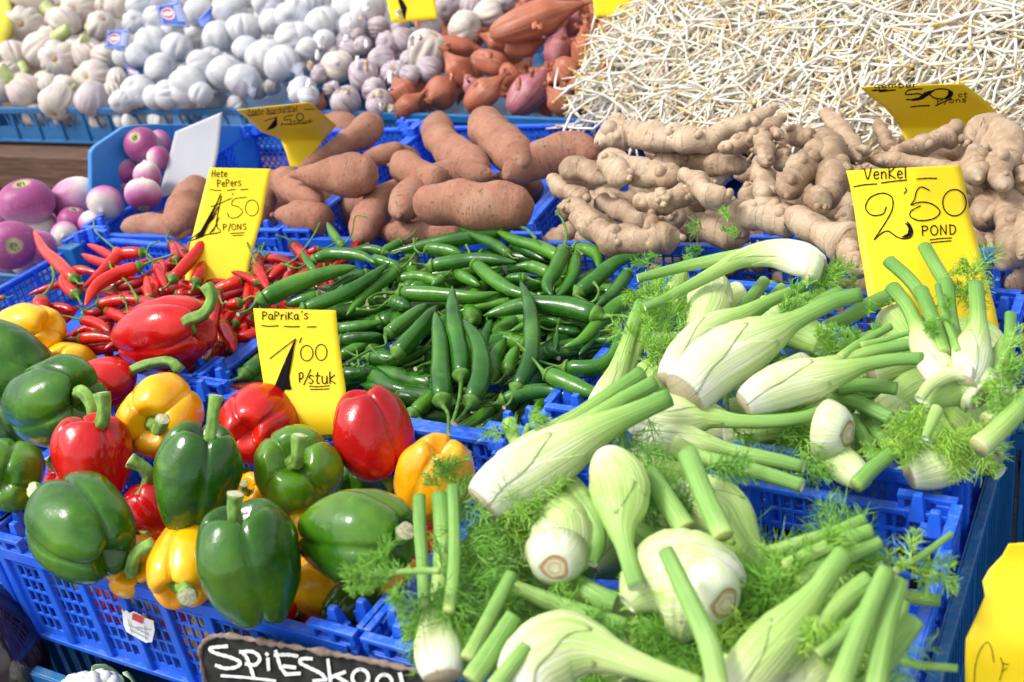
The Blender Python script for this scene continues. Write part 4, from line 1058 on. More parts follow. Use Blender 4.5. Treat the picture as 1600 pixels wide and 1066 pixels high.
ginger('knobby ginger root at the back middle', [[(755, 470, 60), (810, 490, 75), (860, 490, 80)]], .045)
ginger('large hand shaped ginger root with fingers pointing down', [[(880, 480, 70), (900, 540, 130), (910, 640, 120), (900, 730, 110)], [(880, 520, 90), (830, 590, 105), (770, 660, 95), (755, 700, 60)], [(860, 680, 90), (870, 720, 90), (900, 740, 70)], [(930, 520, 60), (965, 520, 38)]], .066)
ginger('ginger finger hooking over the blue corner at the back', [[(875, 395, 34), (910, 425, 62), (965, 480, 66), (1000, 540, 60), (1010, 570, 46)], [(1000, 530, 40), (1055, 540, 40)]], .052)
ginger('stout ginger root with a round knob standing up in the middle', [[(575, 760, 90), (640, 770, 120), (720, 780, 120), (800, 790, 90)], [(690, 760, 110), (680, 690, 100), (665, 620, 80), (670, 600, 50)]], .045)
ginger('ginger root with a greenish cut end behind the curved fennel', [[(760, 750, 60), (810, 790, 120), (880, 830, 130), (960, 860, 150), (1020, 900, 120)], [(960, 880, 110), (1000, 940, 90), (1030, 970, 60)]], .060)
ginger('pale flat ginger root low in front of the middle', [[(395, 800, 60), (450, 810, 95), (540, 830, 105), (620, 840, 90)]], .020)
ginger('round ginger bud between the two big roots', [[(745, 535, 40), (740, 560, 65), (735, 600, 60)]], .050)
ginger('dark ginger root in shadow under the three lobed one', [[(70, 720, 55), (160, 750, 75), (250, 790, 75), (400, 770, 70)]], .018)
ginger('big rounded ginger root with two toes right of the brown card', [[(1400, 510, 90), (1460, 490, 170), (1520, 520, 160), (1540, 600, 110)], [(1440, 540, 110), (1420, 600, 100), (1440, 640, 70)], [(1500, 570, 110), (1520, 640, 85), (1530, 670, 60)]], .058)
ginger('dark slender ginger root under the brown card', [[(1110, 560, 50), (1200, 530, 75), (1290, 500, 80), (1370, 480, 90)], [(1120, 530, 50), (1090, 470, 55), (1075, 435, 36)]], .036)
ginger('ginger root lying right behind the Venkel card', [[(1045, 570, 55), (1120, 575, 70), (1230, 590, 75), (1360, 620, 100), (1440, 670, 90), (1460, 700, 60)]], .034)
ginger('ribbed ginger root at the right edge, bending down beside the card', [[(1440, 800, 100), (1500, 730, 130), (1560, 780, 140), (1560, 880, 120), (1510, 960, 70)], [(1530, 850, 40), (1570, 815, 40)]], .034)
ginger('ginger root cut off by the right edge of the picture', [[(1500, 690, 70), (1570, 680, 90), (1650, 700, 100), (1650, 800, 110)], [(1600, 780, 100), (1610, 880, 90), (1590, 920, 60)]], .038)
ginger('ginger root at the far right end, upper edge', [[(1560, 560, 70), (1610, 530, 100), (1660, 560, 100)], [(1590, 600, 70), (1600, 650, 60)]], .045)
rsg = np.random.RandomState(5)
def copy_tree(o, parent=None):
    c = o.copy(); COL.objects.link(c)
    if parent is not None: c.parent = parent
    for ch in o.children: copy_tree(ch, c)
    return c
gp = []
for i in range(9):
    px_, py_ = 1150, 300; k = 36; a = i*0.7
    P = [(px_-cos(a)*k*1.5, py_-sin(a)*k*.8, k*.9), (px_, py_+6*(i % 3), k*1.25), (px_+cos(a)*k*1.4, py_+sin(a)*k*.8, k*.95)]
    gp.append(ginger('brown ginger root deep in the heap, partly hidden by those above', [P, [(px_, py_, k*.9), (px_+sin(a)*k*1.3, py_-cos(a)*k, k*.7)]], 0, Z=RF))
used = 0
for i in range(135):
    lx = 0.755+0.70*rsg.rand(); ly = 0.025+0.41*rsg.rand(); c2 = rot6(lx, ly)
    o = gp[i] if i < 9 else copy_tree(gp[i % 9])
    o.location = (c2[0], c2[1], -0.075+0.052*((i*7) % 5)/5+0.03*ly); o.rotation_euler = (rsg.randn()*.3, rsg.randn()*.3, rsg.rand()*6.28)
    o['group'] = 'ginger roots buried in the heap'

# ------------------------------------------------------------------ garlic, shallots
def garlic_geo(c, ax, R, cloves, rs, neck=0.5, nlen=0.35, seg=40):
    prof = []
    for q in np.linspace(0, 1, 24):
        f = pi*q; r = abs(sin(f))**0.85; h = cos(f)*0.82
        if h > 0.35: k = (h-0.35)/0.47; h = 0.35+k*(0.47+nlen); r = r*(1-k*0.25)+0.11*neck*k*2
        if q > 0.93: h += 0.12*(q-0.93)/0.07
        prof.append((max(r, 0.02)*R if q > 0.02 else 0.06*R, h*R))
    ph = rs.rand()*6; a1 = 0.05+0.05*rs.rand()
    def fn(t, q, r, h):
        m = abs(sin(cloves*0.5*(t+.30*sin(2*t+ph)+.18*sin(3*t-ph))+ph)); w = math.exp(-((q-0.55)/0.30)**2)
        return r*(1-a1*2.9*(1-m**0.5)*w+0.05*sin(2*t+ph)), h
    return lathe(c, ax, prof, seg, rs.rand()*6, fn)
ZG = lambda x, y: 0.006+0.110*(165-y)/165
def garlic(label, Z, x, y, r, axis, mat, stem=None, root=True, dz=0.0, name='garlic_bulb', cat='garlic bulb', group=None, cloves=9, seg=60):
    X, Yp = Z(x, y); c = W(X, Yp, ZG(X, Yp)+dz); R = r/(1/(Z(1, 0)[0]-Z(0, 0)[0]))/ppm(c); ax = cdir(*axis); rs = np.random.RandomState(int(x*5+y*3) % 9999)
    t = thing(name, label, cat, c-Z_*R*0.8, group)
    make('bulb', garlic_geo(c, ax, R, cloves, rs, 0.9 if stem is not None else 0.6, 0.3, seg), mat, t)
    if root: make('root_disc', disc(c-ax*R*0.72, -ax, R*0.24, 12, 3, 0.35, 0.12), 'dry_root', t)
    if stem is not None:
        P = [c+ax*R*0.75]+[CAM+ray(*Z(sx, sy))*((depth(c)-R*.5-R*0.25*i)/float(ray(*Z(sx, sy))@(-CB))) for i, (sx, sy) in enumerate(stem)]
        if not stem: P.append(c+ax*R*1.3)
        Cc = catmull(P, 10); s = make('stem', tube(Cc, R*np.linspace(.42, .30, 10), 12, jitter=.05), 'garlic_neck', t); s['_o'] = t['_o']
        d = unit(Cc[-1]-Cc[-2]); e = make('cut_end', disc(Cc[-1]+d*R*.01, d, R*.31, 12, 3, .1), 'cut_end', s); e.location = (0, 0, 0)
    return t
gf = 'fresh garlic bulbs with stems in the left teal crate'
fresh = [(110, 122, 98, (-.2, .1, -.9), None, 'round fresh garlic bulb near the top left corner'), (140, 5, 95, (.9, -.4, .2), [(215, 40), (245, 70)], 'pink fresh garlic bulb at the top left, neck to lower right'),
 (370, 42, 92, (.1, .3, -.9), None, 'fresh garlic bulb at the top showing its root'), (190, 235, 90, (.75, .6, .2), [(270, 170), (325, 130)], 'fresh garlic bulb with a thick green stem rising right'),
 (278, 275, 95, (.0, .2, -.95), None, 'fresh garlic bulb with root disc facing out, centre left'), (60, 255, 75, (.45, -.85, .3), [(105, 310), (125, 350)], 'fresh garlic bulb with a green cut stem pointing down, left'),
 (440, 358, 82, (.35, .15, -.9), [], 'fresh garlic bulb with its root facing out, lower right of the fresh ones'), (465, 120, 72, (-.4, -.3, -.6), [(410, 120)], 'small fresh garlic bulb left of the blue tag'),
 (415, 255, 75, (-.6, .7, .2), [(400, 190), (370, 180)], 'fresh garlic bulb with a pinkish neck, behind the tagged bag'), (120, 425, 80, (-.7, .7, .2), [(50, 370), (5, 310)], 'fresh garlic bulb with a long neck to the left edge'),
 (300, 408, 62, (.7, .0, .6), [(340, 408), (352, 412)], 'small fresh garlic bulb with a cut end facing right'), (225, 395, 48, (.1, .9, .2), [(215, 350)], 'tiny fresh garlic bulb with a dry upright neck'),
 (270, 478, 88, (.1, .8, -.5), None, 'fresh garlic bulb sitting on the teal rim'), (430, 470, 82, (.2, .85, .3), None, 'purple streaked fresh garlic bulb on the teal rim'),
 (545, 375, 55, (-.1, .9, .1), None, 'purplish fresh garlic bulb beside the white net bags'), (545, 20, 68, (-.1, -.3, -.9), None, 'fresh garlic bulb at the top edge, root out'),
 (300, 95, 72, (.6, -.5, .2), None, 'fresh garlic bulb under the stem in the upper left'), (-10, 400, 75, (.8, -.6, .3), [(20, 430)], 'fresh garlic bulb cut off by the left edge'),
 (30, 345, 62, (.2, .4, -.5), None, 'fresh garlic bulb in the gap at the left edge'), (490, 265, 60, (-.8, .3, .2), None, 'pink fresh garlic bulb left of the net bags'), (480, 30, 45, (.2, .3, .7), [], 'greenish fresh garlic bulb at the top between two pale ones'),
 (520, 430, 50, (-.3, .8, -.2), None, 'fresh garlic bulb low beside the net bag on the rim'), (160, 545, 60, (.2, .8, -.2), None, 'fresh garlic bulb seen through the slanted ribs at left'), (300, 545, 60, (.2, .8, -.2), None, 'fresh garlic bulb seen through the slanted ribs, middle'), (470, 560, 60, (.3, .8, -.2), None, 'fresh garlic bulb seen through the slanted ribs, right')]
for (x, y, r, ax, st, lb) in fresh:
    t = garlic(lb, R1, x, y, r, ax, 'garlic_fresh' if (x+y) % 3 else 'garlic_purple' if 'pur' in lb or 'pink' in lb else 'garlic_fresh', st, group=gf, cloves=8, dz=(-0.028+(.07 if y < 500 else 0))*(1 if y > 500 else 0))
def netbag(label, Z, bulbs, tags=(), tail=None, dz=0.012):
    P0 = [W(*Z(b[0], b[1]), ZG(*Z(b[0], b[1]))+dz) for b in bulbs]; k = 1/(Z(1, 0)[0]-Z(0, 0)[0])
    t = thing('garlic_net_bag', label, 'garlic bag', np.mean(P0, axis=0)-Z_*0.03, 'white net bags of garlic')
    for i, b in enumerate(bulbs):
        c = W(*Z(b[0], b[1]), ZG(*Z(b[0], b[1]))+dz+(b[3] if len(b) > 3 else 0)); R = b[2]/k/ppm(c); rs = np.random.RandomState(int(b[0]*3+b[1]))
        ax = unit(rs.randn(3)*0.8+CU*(1 if i % 2 else -.5)+CB*0.3)
        make('garlic_bulb', garlic_geo(c, ax, R, 7, rs, 0.6, 0.12, 56), 'garlic_white', t)
        g = garlic_geo(c, ax, R*1.035, 7, np.random.RandomState(int(b[0]*3+b[1])), 0.6, 0.12, 56); V = g.V[0]
        # the net stretches over the hollows: pull it towards a rounder ball
        d = V-c; r_ = np.linalg.norm(d, axis=1)[:, None]; g.V[0] = c+d/r_*np.clip(r_, R*0.70, R*1.12)
        make('net', g, 'net', t)
    for i in range(len(bulbs)-1):                       # net drawn tight between neighbours
        a, b = P0[i], P0[i+1]; 
        if np.linalg.norm(a-b) < 0.16:
            ra = bulbs[i][2]/k/ppm(a)*0.8; make('net', tube(catmull([a, (a+b)/2, b], 8), ra*np.array([.8, .70, .58, .50, .50, .58, .70, .8]), 16), 'net', t)
    if tail:
        P = [W(*Z(q[0], q[1]), ZG(*Z(q[0], q[1]))+dz+0.02) for q in tail]; w = 30/k/ppm(P[0])
        make('net_tail', tube(catmull(P, 10), w*np.array([1.1, .8, .5, .35, .28, .32, .45, .6, .75, .85]), 12, flat=.4, jitter=.2), 'net', t)
    for quad in tags:
        zt = [W(*Z(q[0], q[1]), ZG(*Z(q[0], q[1]))+dz) for q in quad]; dd = min(depth(p) for p in zt)-0.045
        def tp(u, v, e=0.0):
            x = (quad[0][0]*(1-u)+quad[1][0]*u)*(1-v)+(quad[3][0]*(1-u)+quad[2][0]*u)*v; y = (quad[0][1]*(1-u)+quad[1][1]*u)*(1-v)+(quad[3][1]*(1-u)+quad[2][1]*u)*v
            r_ = ray(*Z(x, y)); return CAM+r_*((dd-e+0.004*sin(3*u+2*v))/float(r_@(-CB)))
        g = Geo(); n = 6; g.add([tp(i/n, j/n) for j in range(n+1) for i in range(n+1)], [(j*(n+1)+i, (j+1)*(n+1)+i, (j+1)*(n+1)+i+1, j*(n+1)+i+1) for j in range(n) for i in range(n)])
        o = make('label_tag', g, 'tag_blue', t); sm = o.modifiers.new('thick', 'SOLIDIFY'); sm.thickness = 0.0004; sm.offset = -1
        o['_o'] = t['_o']
        if len(bulbs) and quad[1][0]-quad[0][0] > 60:
            m = Geo()
            def ringm(cu, cv, r0, r1, e, mi, sx=1.0):
                n = 20; V = []; asp = 1.0
                for rr in (r0, r1):
                    for i in range(n): V.append(tp(cu+rr*cos(2*pi*i/n)*sx, cv+rr*sin(2*pi*i/n)*asp, e))
                m.add(V, [(i, (i+1) % n, n+(i+1) % n, n+i) for i in range(n)], None, None, mi)
            ringm(.36, .45, 0.0, .22, .0010, 0); ringm(.36, .45, .22, .26, .0011, 1); ringm(.36, .45, 0.0, .09, .0014, 1, 2.0)
            for i in range(6):
                v = .22+.1*i; m.add([tp(.66, v, .001), tp(.9, v, .001), tp(.9, v+.03, .001), tp(.66, v+.03, .001)], [(0, 1, 2, 3)], None, None, 1)
            for (u0, v0, u1, v1) in ((.05, .05, .95, .07), (.05, .93, .95, .95), (.05, .05, .07, .95), (.93, .05, .95, .95)):
                m.add([tp(u0, v0, .001), tp(u1, v0, .001), tp(u1, v1, .001), tp(u0, v1, .001)], [(0, 1, 2, 3)], None, None, 1)
            mo = make('printed_logo', m, ['tag_red', 'paper'], o, smooth=False); mo.location = (0, 0, 0)
    return t
netbag('net bag of white garlic with a square blue tag on its left', R1, [(695, 205, 88), (820, 225, 74), (745, 320, 78), (640, 255, 60), (570, 265, 52)], [((497, 142), (598, 132), (585, 236), (483, 222))])
netbag('net bag of white garlic on the rim with a white folded tag', R1, [(865, 405, 98), (775, 440, 72), (930, 300, 72), (930, 440, 60)], (), [(940, 330), (960, 320), (1010, 310)], .022)
netbag('net bag of three white bulbs beside the folded tag bag', R1, [(1035, 340, 90), (1125, 375, 82), (985, 270, 55)], (), [(1150, 360), (1160, 420), (1175, 430)], .016)
netbag('net bag of white garlic lying furthest right on the teal rim', R1, [(1225, 265, 92), (1310, 300, 92), (1140, 230, 65), (1350, 185, 82), (1420, 230, 60)], (), [(1370, 310), (1400, 370), (1380, 420), (1420, 450)])
netbag('net bag of white garlic hanging from the top middle', R1, [(1062, 45, 84), (1015, 175, 82), (1130, 135, 84), (925, 60, 76)], [((985, 25), (975, 90), (945, 140), (905, 95))])
netbag('net bag of white garlic at the top with the large blue tag', R1, [(800, 150, 60), (720, 90, 66), (625, 105, 58), (860, 0, 60), (640, 30, 60)], [((722, 28), (830, -6), (878, 128), (748, 118))])
netbag('net bag of white garlic at the top right of the garlic crate', R1, [(1240, 20, 80), (1350, 75, 80), (1255, 100, 62), (1430, 20, 72), (1400, 150, 50)])
netbag('net bag of white garlic beside the black ribbon at the back', R2, [(190, 110, 85), (60, 60, 62), (200, 190, 55), (90, 165, 68)])
netbag('net bag of white garlic at the top next to the yellow card', R2, [(310, 40, 82), (400, 50, 88), (330, 120, 70), (270, -30, 70)])
netbag('net bag of white garlic low on the left of the rim', R1, [(640, 425, 84), (565, 470, 60), (720, 450, 60)], [((572, 292), (640, 330), (655, 362), (600, 360))])
netbag('net bag of purplish garlic hanging over the crate corner', R2, [(95, 420, 70), (130, 450, 55)], (), [(75, 380), (70, 330), (78, 300)])
for i, (x, y, r) in enumerate([(1190, 415, 52), (980, 460, 62), (1100, 485, 52), (740, 555, 62), (620, 550, 62), (570, 545, 50), (1080, 200, 60), (900, 170, 60), (880, 520, 60), (1260, 400, 40)]):
    t = garlic('', R1, x, y, r, (sin(i*2), cos(i), -.4), 'garlic_white', dz=-0.012 if y < 500 else -.02, root=False, group='loose white garlic bulbs among the net bags'); auto(t, 'loose white garlic bulb between and under the net bags', *R1(x, y))
purple = [(450, 135, 62), (555, 130, 42), (680, 112, 62), (765, 40, 62), (965, 60, 72), (850, 130, 82), (572, 190, 62), (490, 205, 60), (680, 225, 98), (690, 320, 62), (470, 280, 66), (378, 350, 72), (522, 340, 66), (268, 312, 78), (295, 465, 72), (430, 420, 62), (450, 480, 70), (175, 345, 45), (232, 415, 42), (310, 235, 52), (372, 210, 44), (600, 280, 55), (640, 90, 40), (880, 20, 60), (240, 250, 40), (600, 350, 50), (350, 160, 35), (1040, 10, 50), (720, -10, 60)]
pl_words = ['left', 'small', 'streaked', 'upper', 'white', 'flaky']
for i, (x, y, r) in enumerate(purple):
    rs = np.random.RandomState(i+50)
    white = i in (4, 8, 13, 5)
    t = garlic('', R2, x, y, r, (rs.randn()*.7, rs.randn()*.5+.2, rs.randn()*.6-.2), 'garlic_fresh' if white else 'garlic_purple', None, root=(i % 2 == 0), dz=0.004*(i % 3), group='loose purple garlic bulbs beside the shallots', cloves=10)
    sz = 'large' if r > 75 else 'small' if r < 50 else 'medium'
    auto(t, '%s %s loose garlic %s beside the shallots' % (sz, 'whitish' if white else 'purple', 'at the top' if y < 160 else 'midway' if y < 330 else 'by the rim'), *R2(x, y))
def shallot(Z, x, y, w, L, d, mat='shallot_skin', words='', dz=0.0, wispy=True):
    X, Yp = Z(x, y); c = W(X, Yp, ZG(X, Yp)+dz); k = 1/(Z(1, 0)[0]-Z(0, 0)[0]); R = w/2/k/ppm(c); H = L/1.75/k/ppm(c); ax = cdir(d[0], d[1], d[2] if len(d) > 2 else 0.1); rs = np.random.RandomState(int(x+y*2))
    t = thing('shallot', '', 'shallot', c-Z_*R*.9, 'shallots heaped beside the purple garlic')
    prof = []
    for q in np.linspace(0, 1, 24):
        f = pi*q; r = abs(sin(f))**0.8; h = cos(f)
        if h > .3: kk = (h-.3)/.7; r = r*(1-.80*kk**.7)+.10*kk
        prof.append((max(r, .04)*R, h*H))
    ph = rs.rand()*6
    make('bulb', lathe(c, ax, prof, 30, rs.rand()*6, lambda t_, q, r, h: (r*(1+.05*sin(2*t_+ph)+.03*sin(5*t_+ph+h*40)), h)), mat, t)
    g = Geo(); e = c+ax*H*.93; a, b, n = frame(ax)
    for i in range(5 if wispy else 3):
        dv = unit(ax+(a*rs.randn()+b*rs.randn())*.45); tube(catmull([e-ax*H*.1, e+ax*H*.12, e+ax*H*.12+dv*H*(.18+.2*rs.rand())], 5), R*np.array([.20, .18, .14, .11, .05]), 6, flat=.3, g=g)
    make('dry_neck', g, 'shallot_skin', t)
    make('root_disc', disc(c-ax*H*.99, -ax, R*.22, 10, 2, .4, .2), 'dry_root', t)
    auto(t, words, X, Yp); return t
sh = [(830, 215, 95, 210, (1, -.25), 0, 'orange brown shallot at the left of the shallots'), (1180, 90, 160, 400, (.95, .3, .1), 0, 'largest shallot at the top, lying on the others'), (820, 325, 120, 180, (-.7, .9), 0, 'shallot with a frayed neck to the upper left'), (985, 300, 120, 200, (.9, -.35), 0, 'pale split shallot in the middle'),
 (735, 432, 150, 165, (-.5, -.5, .8), 0, 'round shallot with its root facing out, on the rim'), (940, 430, 140, 200, (.75, .65, .2), 0, 'smooth shallot on the rim in the middle'), (1145, 425, 170, 230, (.75, .85), 1, 'big purple tinted shallot with a long brown neck'), (1280, 220, 130, 170, (.2, .8), 1, 'purple shallot with a peeled skin'),
 (1410, 235, 150, 230, (.0, 1.0), 0, 'upright shallot with a pointed neck'), (1350, 110, 90, 110, (.3, .8), 1, 'small purple shallot behind the upright one'), (1530, 120, 120, 150, (.6, .5), 0, 'shallot near the sprouts, upper right'), (1540, 200, 110, 120, (.2, .6, .6), 0, 'pinkish shallot near the sprouts, middle'),
 (1000, 190, 110, 150, (-.9, .3), 0, 'shallot under the largest one, left'), (1130, 210, 110, 170, (.8, .2), 0, 'shallot under the largest one, right'), (560, 425, 120, 140, (-.4, .6), 0, 'shallot at the garlic side of the rim'), (590, 485, 110, 140, (.5, .4), 0, 'lower shallot at the garlic side of the rim'),
 (1385, 380, 100, 130, (.6, .4), 0, 'shallot under the stray sprouts'), (1285, 470, 120, 150, (-.6, .7), 0, 'shallot on the right of the rim'), (1380, 490, 90, 110, (.8, .1), 0, 'small shallot in the crate corner'), (1560, 270, 100, 130, (.7, -.3), 0, 'shallot beside the first sprouts'),
 (1480, 70, 110, 140, (-.7, .6), 0, 'shallot in the upper right group'), (1330, 340, 120, 150, (.6, -.7), 0, 'shallot with loose papery skin in the middle right'), (1240, 330, 80, 110, (.7, .7), 0, 'shallot tucked behind the big purple one'), (880, 400, 90, 110, (-.4, .7), 1, 'purple shallot between two rim ones'), (1600, 60, 110, 140, (.6, .6), 0, 'shallot at the top right beside the sprouts'), (1440, 10, 110, 140, (-.6, .8), 0, 'shallot at the top edge'),
 (180, 480, 60, 70, (.2, .8), 0, 'tiny shallot piece among the garlic'), (1620, 160, 100, 130, (.6, .2), 0, 'shallot at the sprout edge'), (1060, 360, 90, 130, (.3, -.6), 0, 'shallot hidden between rim ones'), (1440, 150, 90, 120, (-.6, .2), 0, 'shallot tucked above the upright one')]
for i, (x, y, w, L, d, m, lb) in enumerate(sh): shallot(R2, x, y, w, L, d, 'shallot_purple' if m else 'shallot_skin', lb, 0.006*(i % 2)+(.02 if i == 1 else 0))
# the lower layer and the far side of the back crates
rsb = np.random.RandomState(8)
for i in range(190):
    x = -60+1010*rsb.rand(); y = -110+272*rsb.rand(); zz = -0.028-0.02*rsb.rand()
    if y > 120 and i % 2 and x < 640: continue
    if x < 470:
        t = garlic('white garlic bulb in the dark gaps of the lower layer', RF, x, y, 24, (rsb.randn(), rsb.randn(), rsb.randn()), 'garlic_white' if x > 180 else 'garlic_fresh', dz=zz if y > -10 else -.01, root=False, group='garlic bulbs of the lower layer', seg=20, cloves=4)
    elif x < 640+ (y < 60)*40:
        t = garlic('purple garlic bulb in the dark gaps of the lower layer', RF, x, y, 21, (rsb.randn(), rsb.randn(), rsb.randn()), 'garlic_purple', dz=zz if y > -10 else -.01, root=False, group='purple garlic bulbs of the lower layer', seg=20, cloves=4)
    else:
        t = shallot(RF, x, y, 42, 56, (rsb.randn(), rsb.randn(), .3), 'shallot_skin', '', zz if y > -10 else -.01); AUTO.pop(); t['label'] = 'brown shallot in the dark gaps of the lower layer'; t['group'] = 'shallots of the lower layer'

rsl = np.random.RandomState(77)
for i in range(46):
    x = 480+470*rsl.rand(); y = 10+160*rsl.rand(); onion = x > 650
    b = W(x, y, ZG(x, y)+.022+.012*rsl.rand()); a, b2, n_ = frame(unit(rsl.randn(3)*.6+CB)); w_, l_ = .008+.010*rsl.rand(), .010+.014*rsl.rand(); g = Geo(); V = []
    for j in range(6):
        for k in range(6):
            u, v = k/5-.5, j/5-.5; V.append(b+a*u*w_*(1-.7*abs(v)**1.3+.25*rsl.randn()*.3)+b2*v*l_*(1+.2*sin(9*u+i))+n_*(.35*w_*(1-4*u*u)+.12*w_*rsl.randn()))
    g.add(V, [(j*6+k, j*6+k+1, (j+1)*6+k+1, (j+1)*6+k) for j in range(5) for k in range(5)])
    o = make('skin_flake', g, 'shallot_skin' if onion else 'paper' if i % 3 else 'flake'); sm = o.modifiers.new('thick', 'SOLIDIFY'); sm.thickness = .0003
    tag(o, 'curled flake of dry brown shallot skin lying on the shallots' if onion else 'curled flake of dry pale garlic skin lying on the loose garlic', 'skin flake', 'shallot skin flakes' if onion else 'garlic skin flakes')

# ------------------------------------------------------------------ bean sprouts
ZS = lambda x, y: 0.018+0.125*(170-y)/170
def sprout_geo(C, r, g):
    n = 7; Q = catmull(C, n); tube(Q, r*np.array([1.0, 1.25, 1.1, 1.0, .9, .6, .2]), 4, g=g)
    return g
def bean_head(C, r, g):
    d = unit(C[0]-C[1]); tube([C[0]-d*r*.5, C[0]+d*r*.9, C[0]+d*r*2.2], [r*1.0, r*1.5, r*.4], 5, g=g); g.UV[-1][:, 1] = 0.0
    return g
def in_sprouts(x, y):
    return x > 1004-0.42*(y) + 8*sin(y*.2) and y < 186+8*sin(x*.05) and not (x > 1420 and y < 16)
rss = np.random.RandomState(21)
def sprout_shape(rs, L):
    """a bent strand lying about the origin"""
    a = 0.5+rs.randn()*0.85; b = rs.randn()*0.75; m = rs.rand()
    d = np.array([cos(a), sin(a), 0]); pn = np.array([-sin(a), cos(a), 0])
    w2 = rs.randn()*.10
    C = [-d*L/2, -d*L*.2+pn*(b*L*.12+w2*L), d*L*.15+pn*(b*L*.18-w2*L*.3), d*L*.42+pn*b*L*(.02)]
    C = [c+Z_*(rs.randn()*0.005) for c in C]
    if rs.rand() < .16: C.append(C[-1]+(pn*(1 if b > 0 else -1)-d*.2)*L*.16)
    return np.array(C)
SLOPE_T = unit(W(1300, 60, ZS(1300, 60))-W(1300, 160, ZS(1300, 160)))
def tilt(C):          # lay a strand in the slope of the heap
    u = X_; v = unit(SLOPE_T-X_*SLOPE_T[0]); n = np.cross(u, v)
    return C[:, :1]*u+C[:, 1:2]*v+C[:, 2:3]*n
protos = []
for k in range(24):
    C = tilt(sprout_shape(rss, 0.12+0.07*rss.rand())); g = Geo(); sprout_geo(C, .0019, g); 
    if k % 2: bean_head(C, .0021, g)
    o = make('bean_sprout', g, 'sprout', origin=(0, 0, 0)); protos.append(o.data); bpy.data.objects.remove(o)
n_s = 0
# the 300 that lie nearest, one object each
zones_s = lambda x, y: ('at the front edge' if y > 140 else 'on the front slope' if y > 90 else 'in the middle of the heap' if y > 45 else 'at the back of the heap')
rows = [(x, y) for x, y in zip(950+660*rss.rand(2000), 190*np.sqrt(rss.rand(2000))) if in_sprouts(x, y)][:288]
extra = [(925, 112), (950, 128), (905, 120), (940, 150), (935, 165), (960, 176), (1180, 196), (1080, 192), (1400, 192), (985, 100), (1240, 198), (1340, 200)]
for i, (x, y) in enumerate(extra+rows):
    o = bpy.data.objects.new('bean_sprout', protos[i % 24]); COL.objects.link(o)
    o.location = W(x, y, ZS(x, min(y, 175))+0.010+.004*rss.rand()+(.01 if i < 12 else 0)); o.rotation_euler = (rss.randn()*.12, rss.randn()*.12, rss.rand()*.9-.45)
    tag(o, 'thin white bean sprout lying loose %s, crossing its neighbours' % zones_s(x, y), 'bean sprout', 'bean sprouts %s' % zones_s(x, y))
g = Geo()
while n_s < 4800:
    x, y = 930+790*rss.rand(), -70+262*rss.rand()
    if not in_sprouts(x-4, y+3) and not in_sprouts(x+6, y): continue
    if x > 1420 and y < 16: continue
    c = W(x, y, ZS(x, min(y, 175)) + (0.012 if rss.rand() < .5 else -0.006)*rss.rand()); C = tilt(sprout_shape(rss, 0.10+0.09*rss.rand()))+c
    sprout_geo(C, .0012+.0008*rss.rand(), g)
    if rss.rand() < .35: bean_head(C, .0021, g)
    n_s += 1
for k in range(500):
    x, y = 1000+600*rss.rand(), 170+24*rss.rand(); c = W(x, y, 0.012+0.012*rss.rand()); C = tilt(sprout_shape(rss, 0.07))+c; sprout_geo(C, .0018, g)
tag(make('bean_sprout_mass', g, 'sprout'), 'tangled heap of white bean sprouts filling the teal crate at the back right', 'bean sprouts', kind='stuff')
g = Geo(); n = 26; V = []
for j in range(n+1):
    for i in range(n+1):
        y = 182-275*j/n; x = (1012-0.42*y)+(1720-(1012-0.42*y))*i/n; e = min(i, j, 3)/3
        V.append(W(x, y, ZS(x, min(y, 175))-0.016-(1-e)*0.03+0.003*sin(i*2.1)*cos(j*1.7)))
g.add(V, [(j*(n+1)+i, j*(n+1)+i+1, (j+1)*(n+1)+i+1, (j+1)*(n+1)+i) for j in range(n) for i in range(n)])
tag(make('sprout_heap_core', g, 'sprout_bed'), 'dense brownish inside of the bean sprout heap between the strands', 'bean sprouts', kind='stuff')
def pxsheet(name, poly_rows, zf, mat, thick=0.0008, parent=None, n=14):
    """sheet through rows of (left point, right point) in photo points at heights zf(x, y)"""
    g = Geo(); R_ = np.array([[*a, *b] for a, b in poly_rows], float); m = 4*(len(R_)-1)+1 if len(R_) > 2 else 10
    Q = np.array([[np.interp(s*(len(R_)-1), range(len(R_)), R_[:, c]) for c in range(4)] for s in np.linspace(0, 1, m)])
    V = [zf(q[0]+(q[2]-q[0])*i/n, q[1]+(q[3]-q[1])*i/n) for q in Q for i in range(n+1)]
    g.add(V, [(j*(n+1)+i, (j+1)*(n+1)+i, (j+1)*(n+1)+i+1, j*(n+1)+i+1) for j in range(m-1) for i in range(n)])
    o = make(name, g, mat, parent); sm = o.modifiers.new('thick', 'SOLIDIFY'); sm.thickness = thick; sm.offset = 0; return o
tag(pxsheet('paper_liner', [((930, 158), (1600, 178)), ((945, 170), (1600, 192)), ((930, 182), (1600, 200))], lambda x, y: W(x, y, 0.012+0.004*sin(x*.06)-(.006 if y > 190 else 0)), 'paper'), 'white paper liner showing under the edge of the bean sprouts', 'paper')

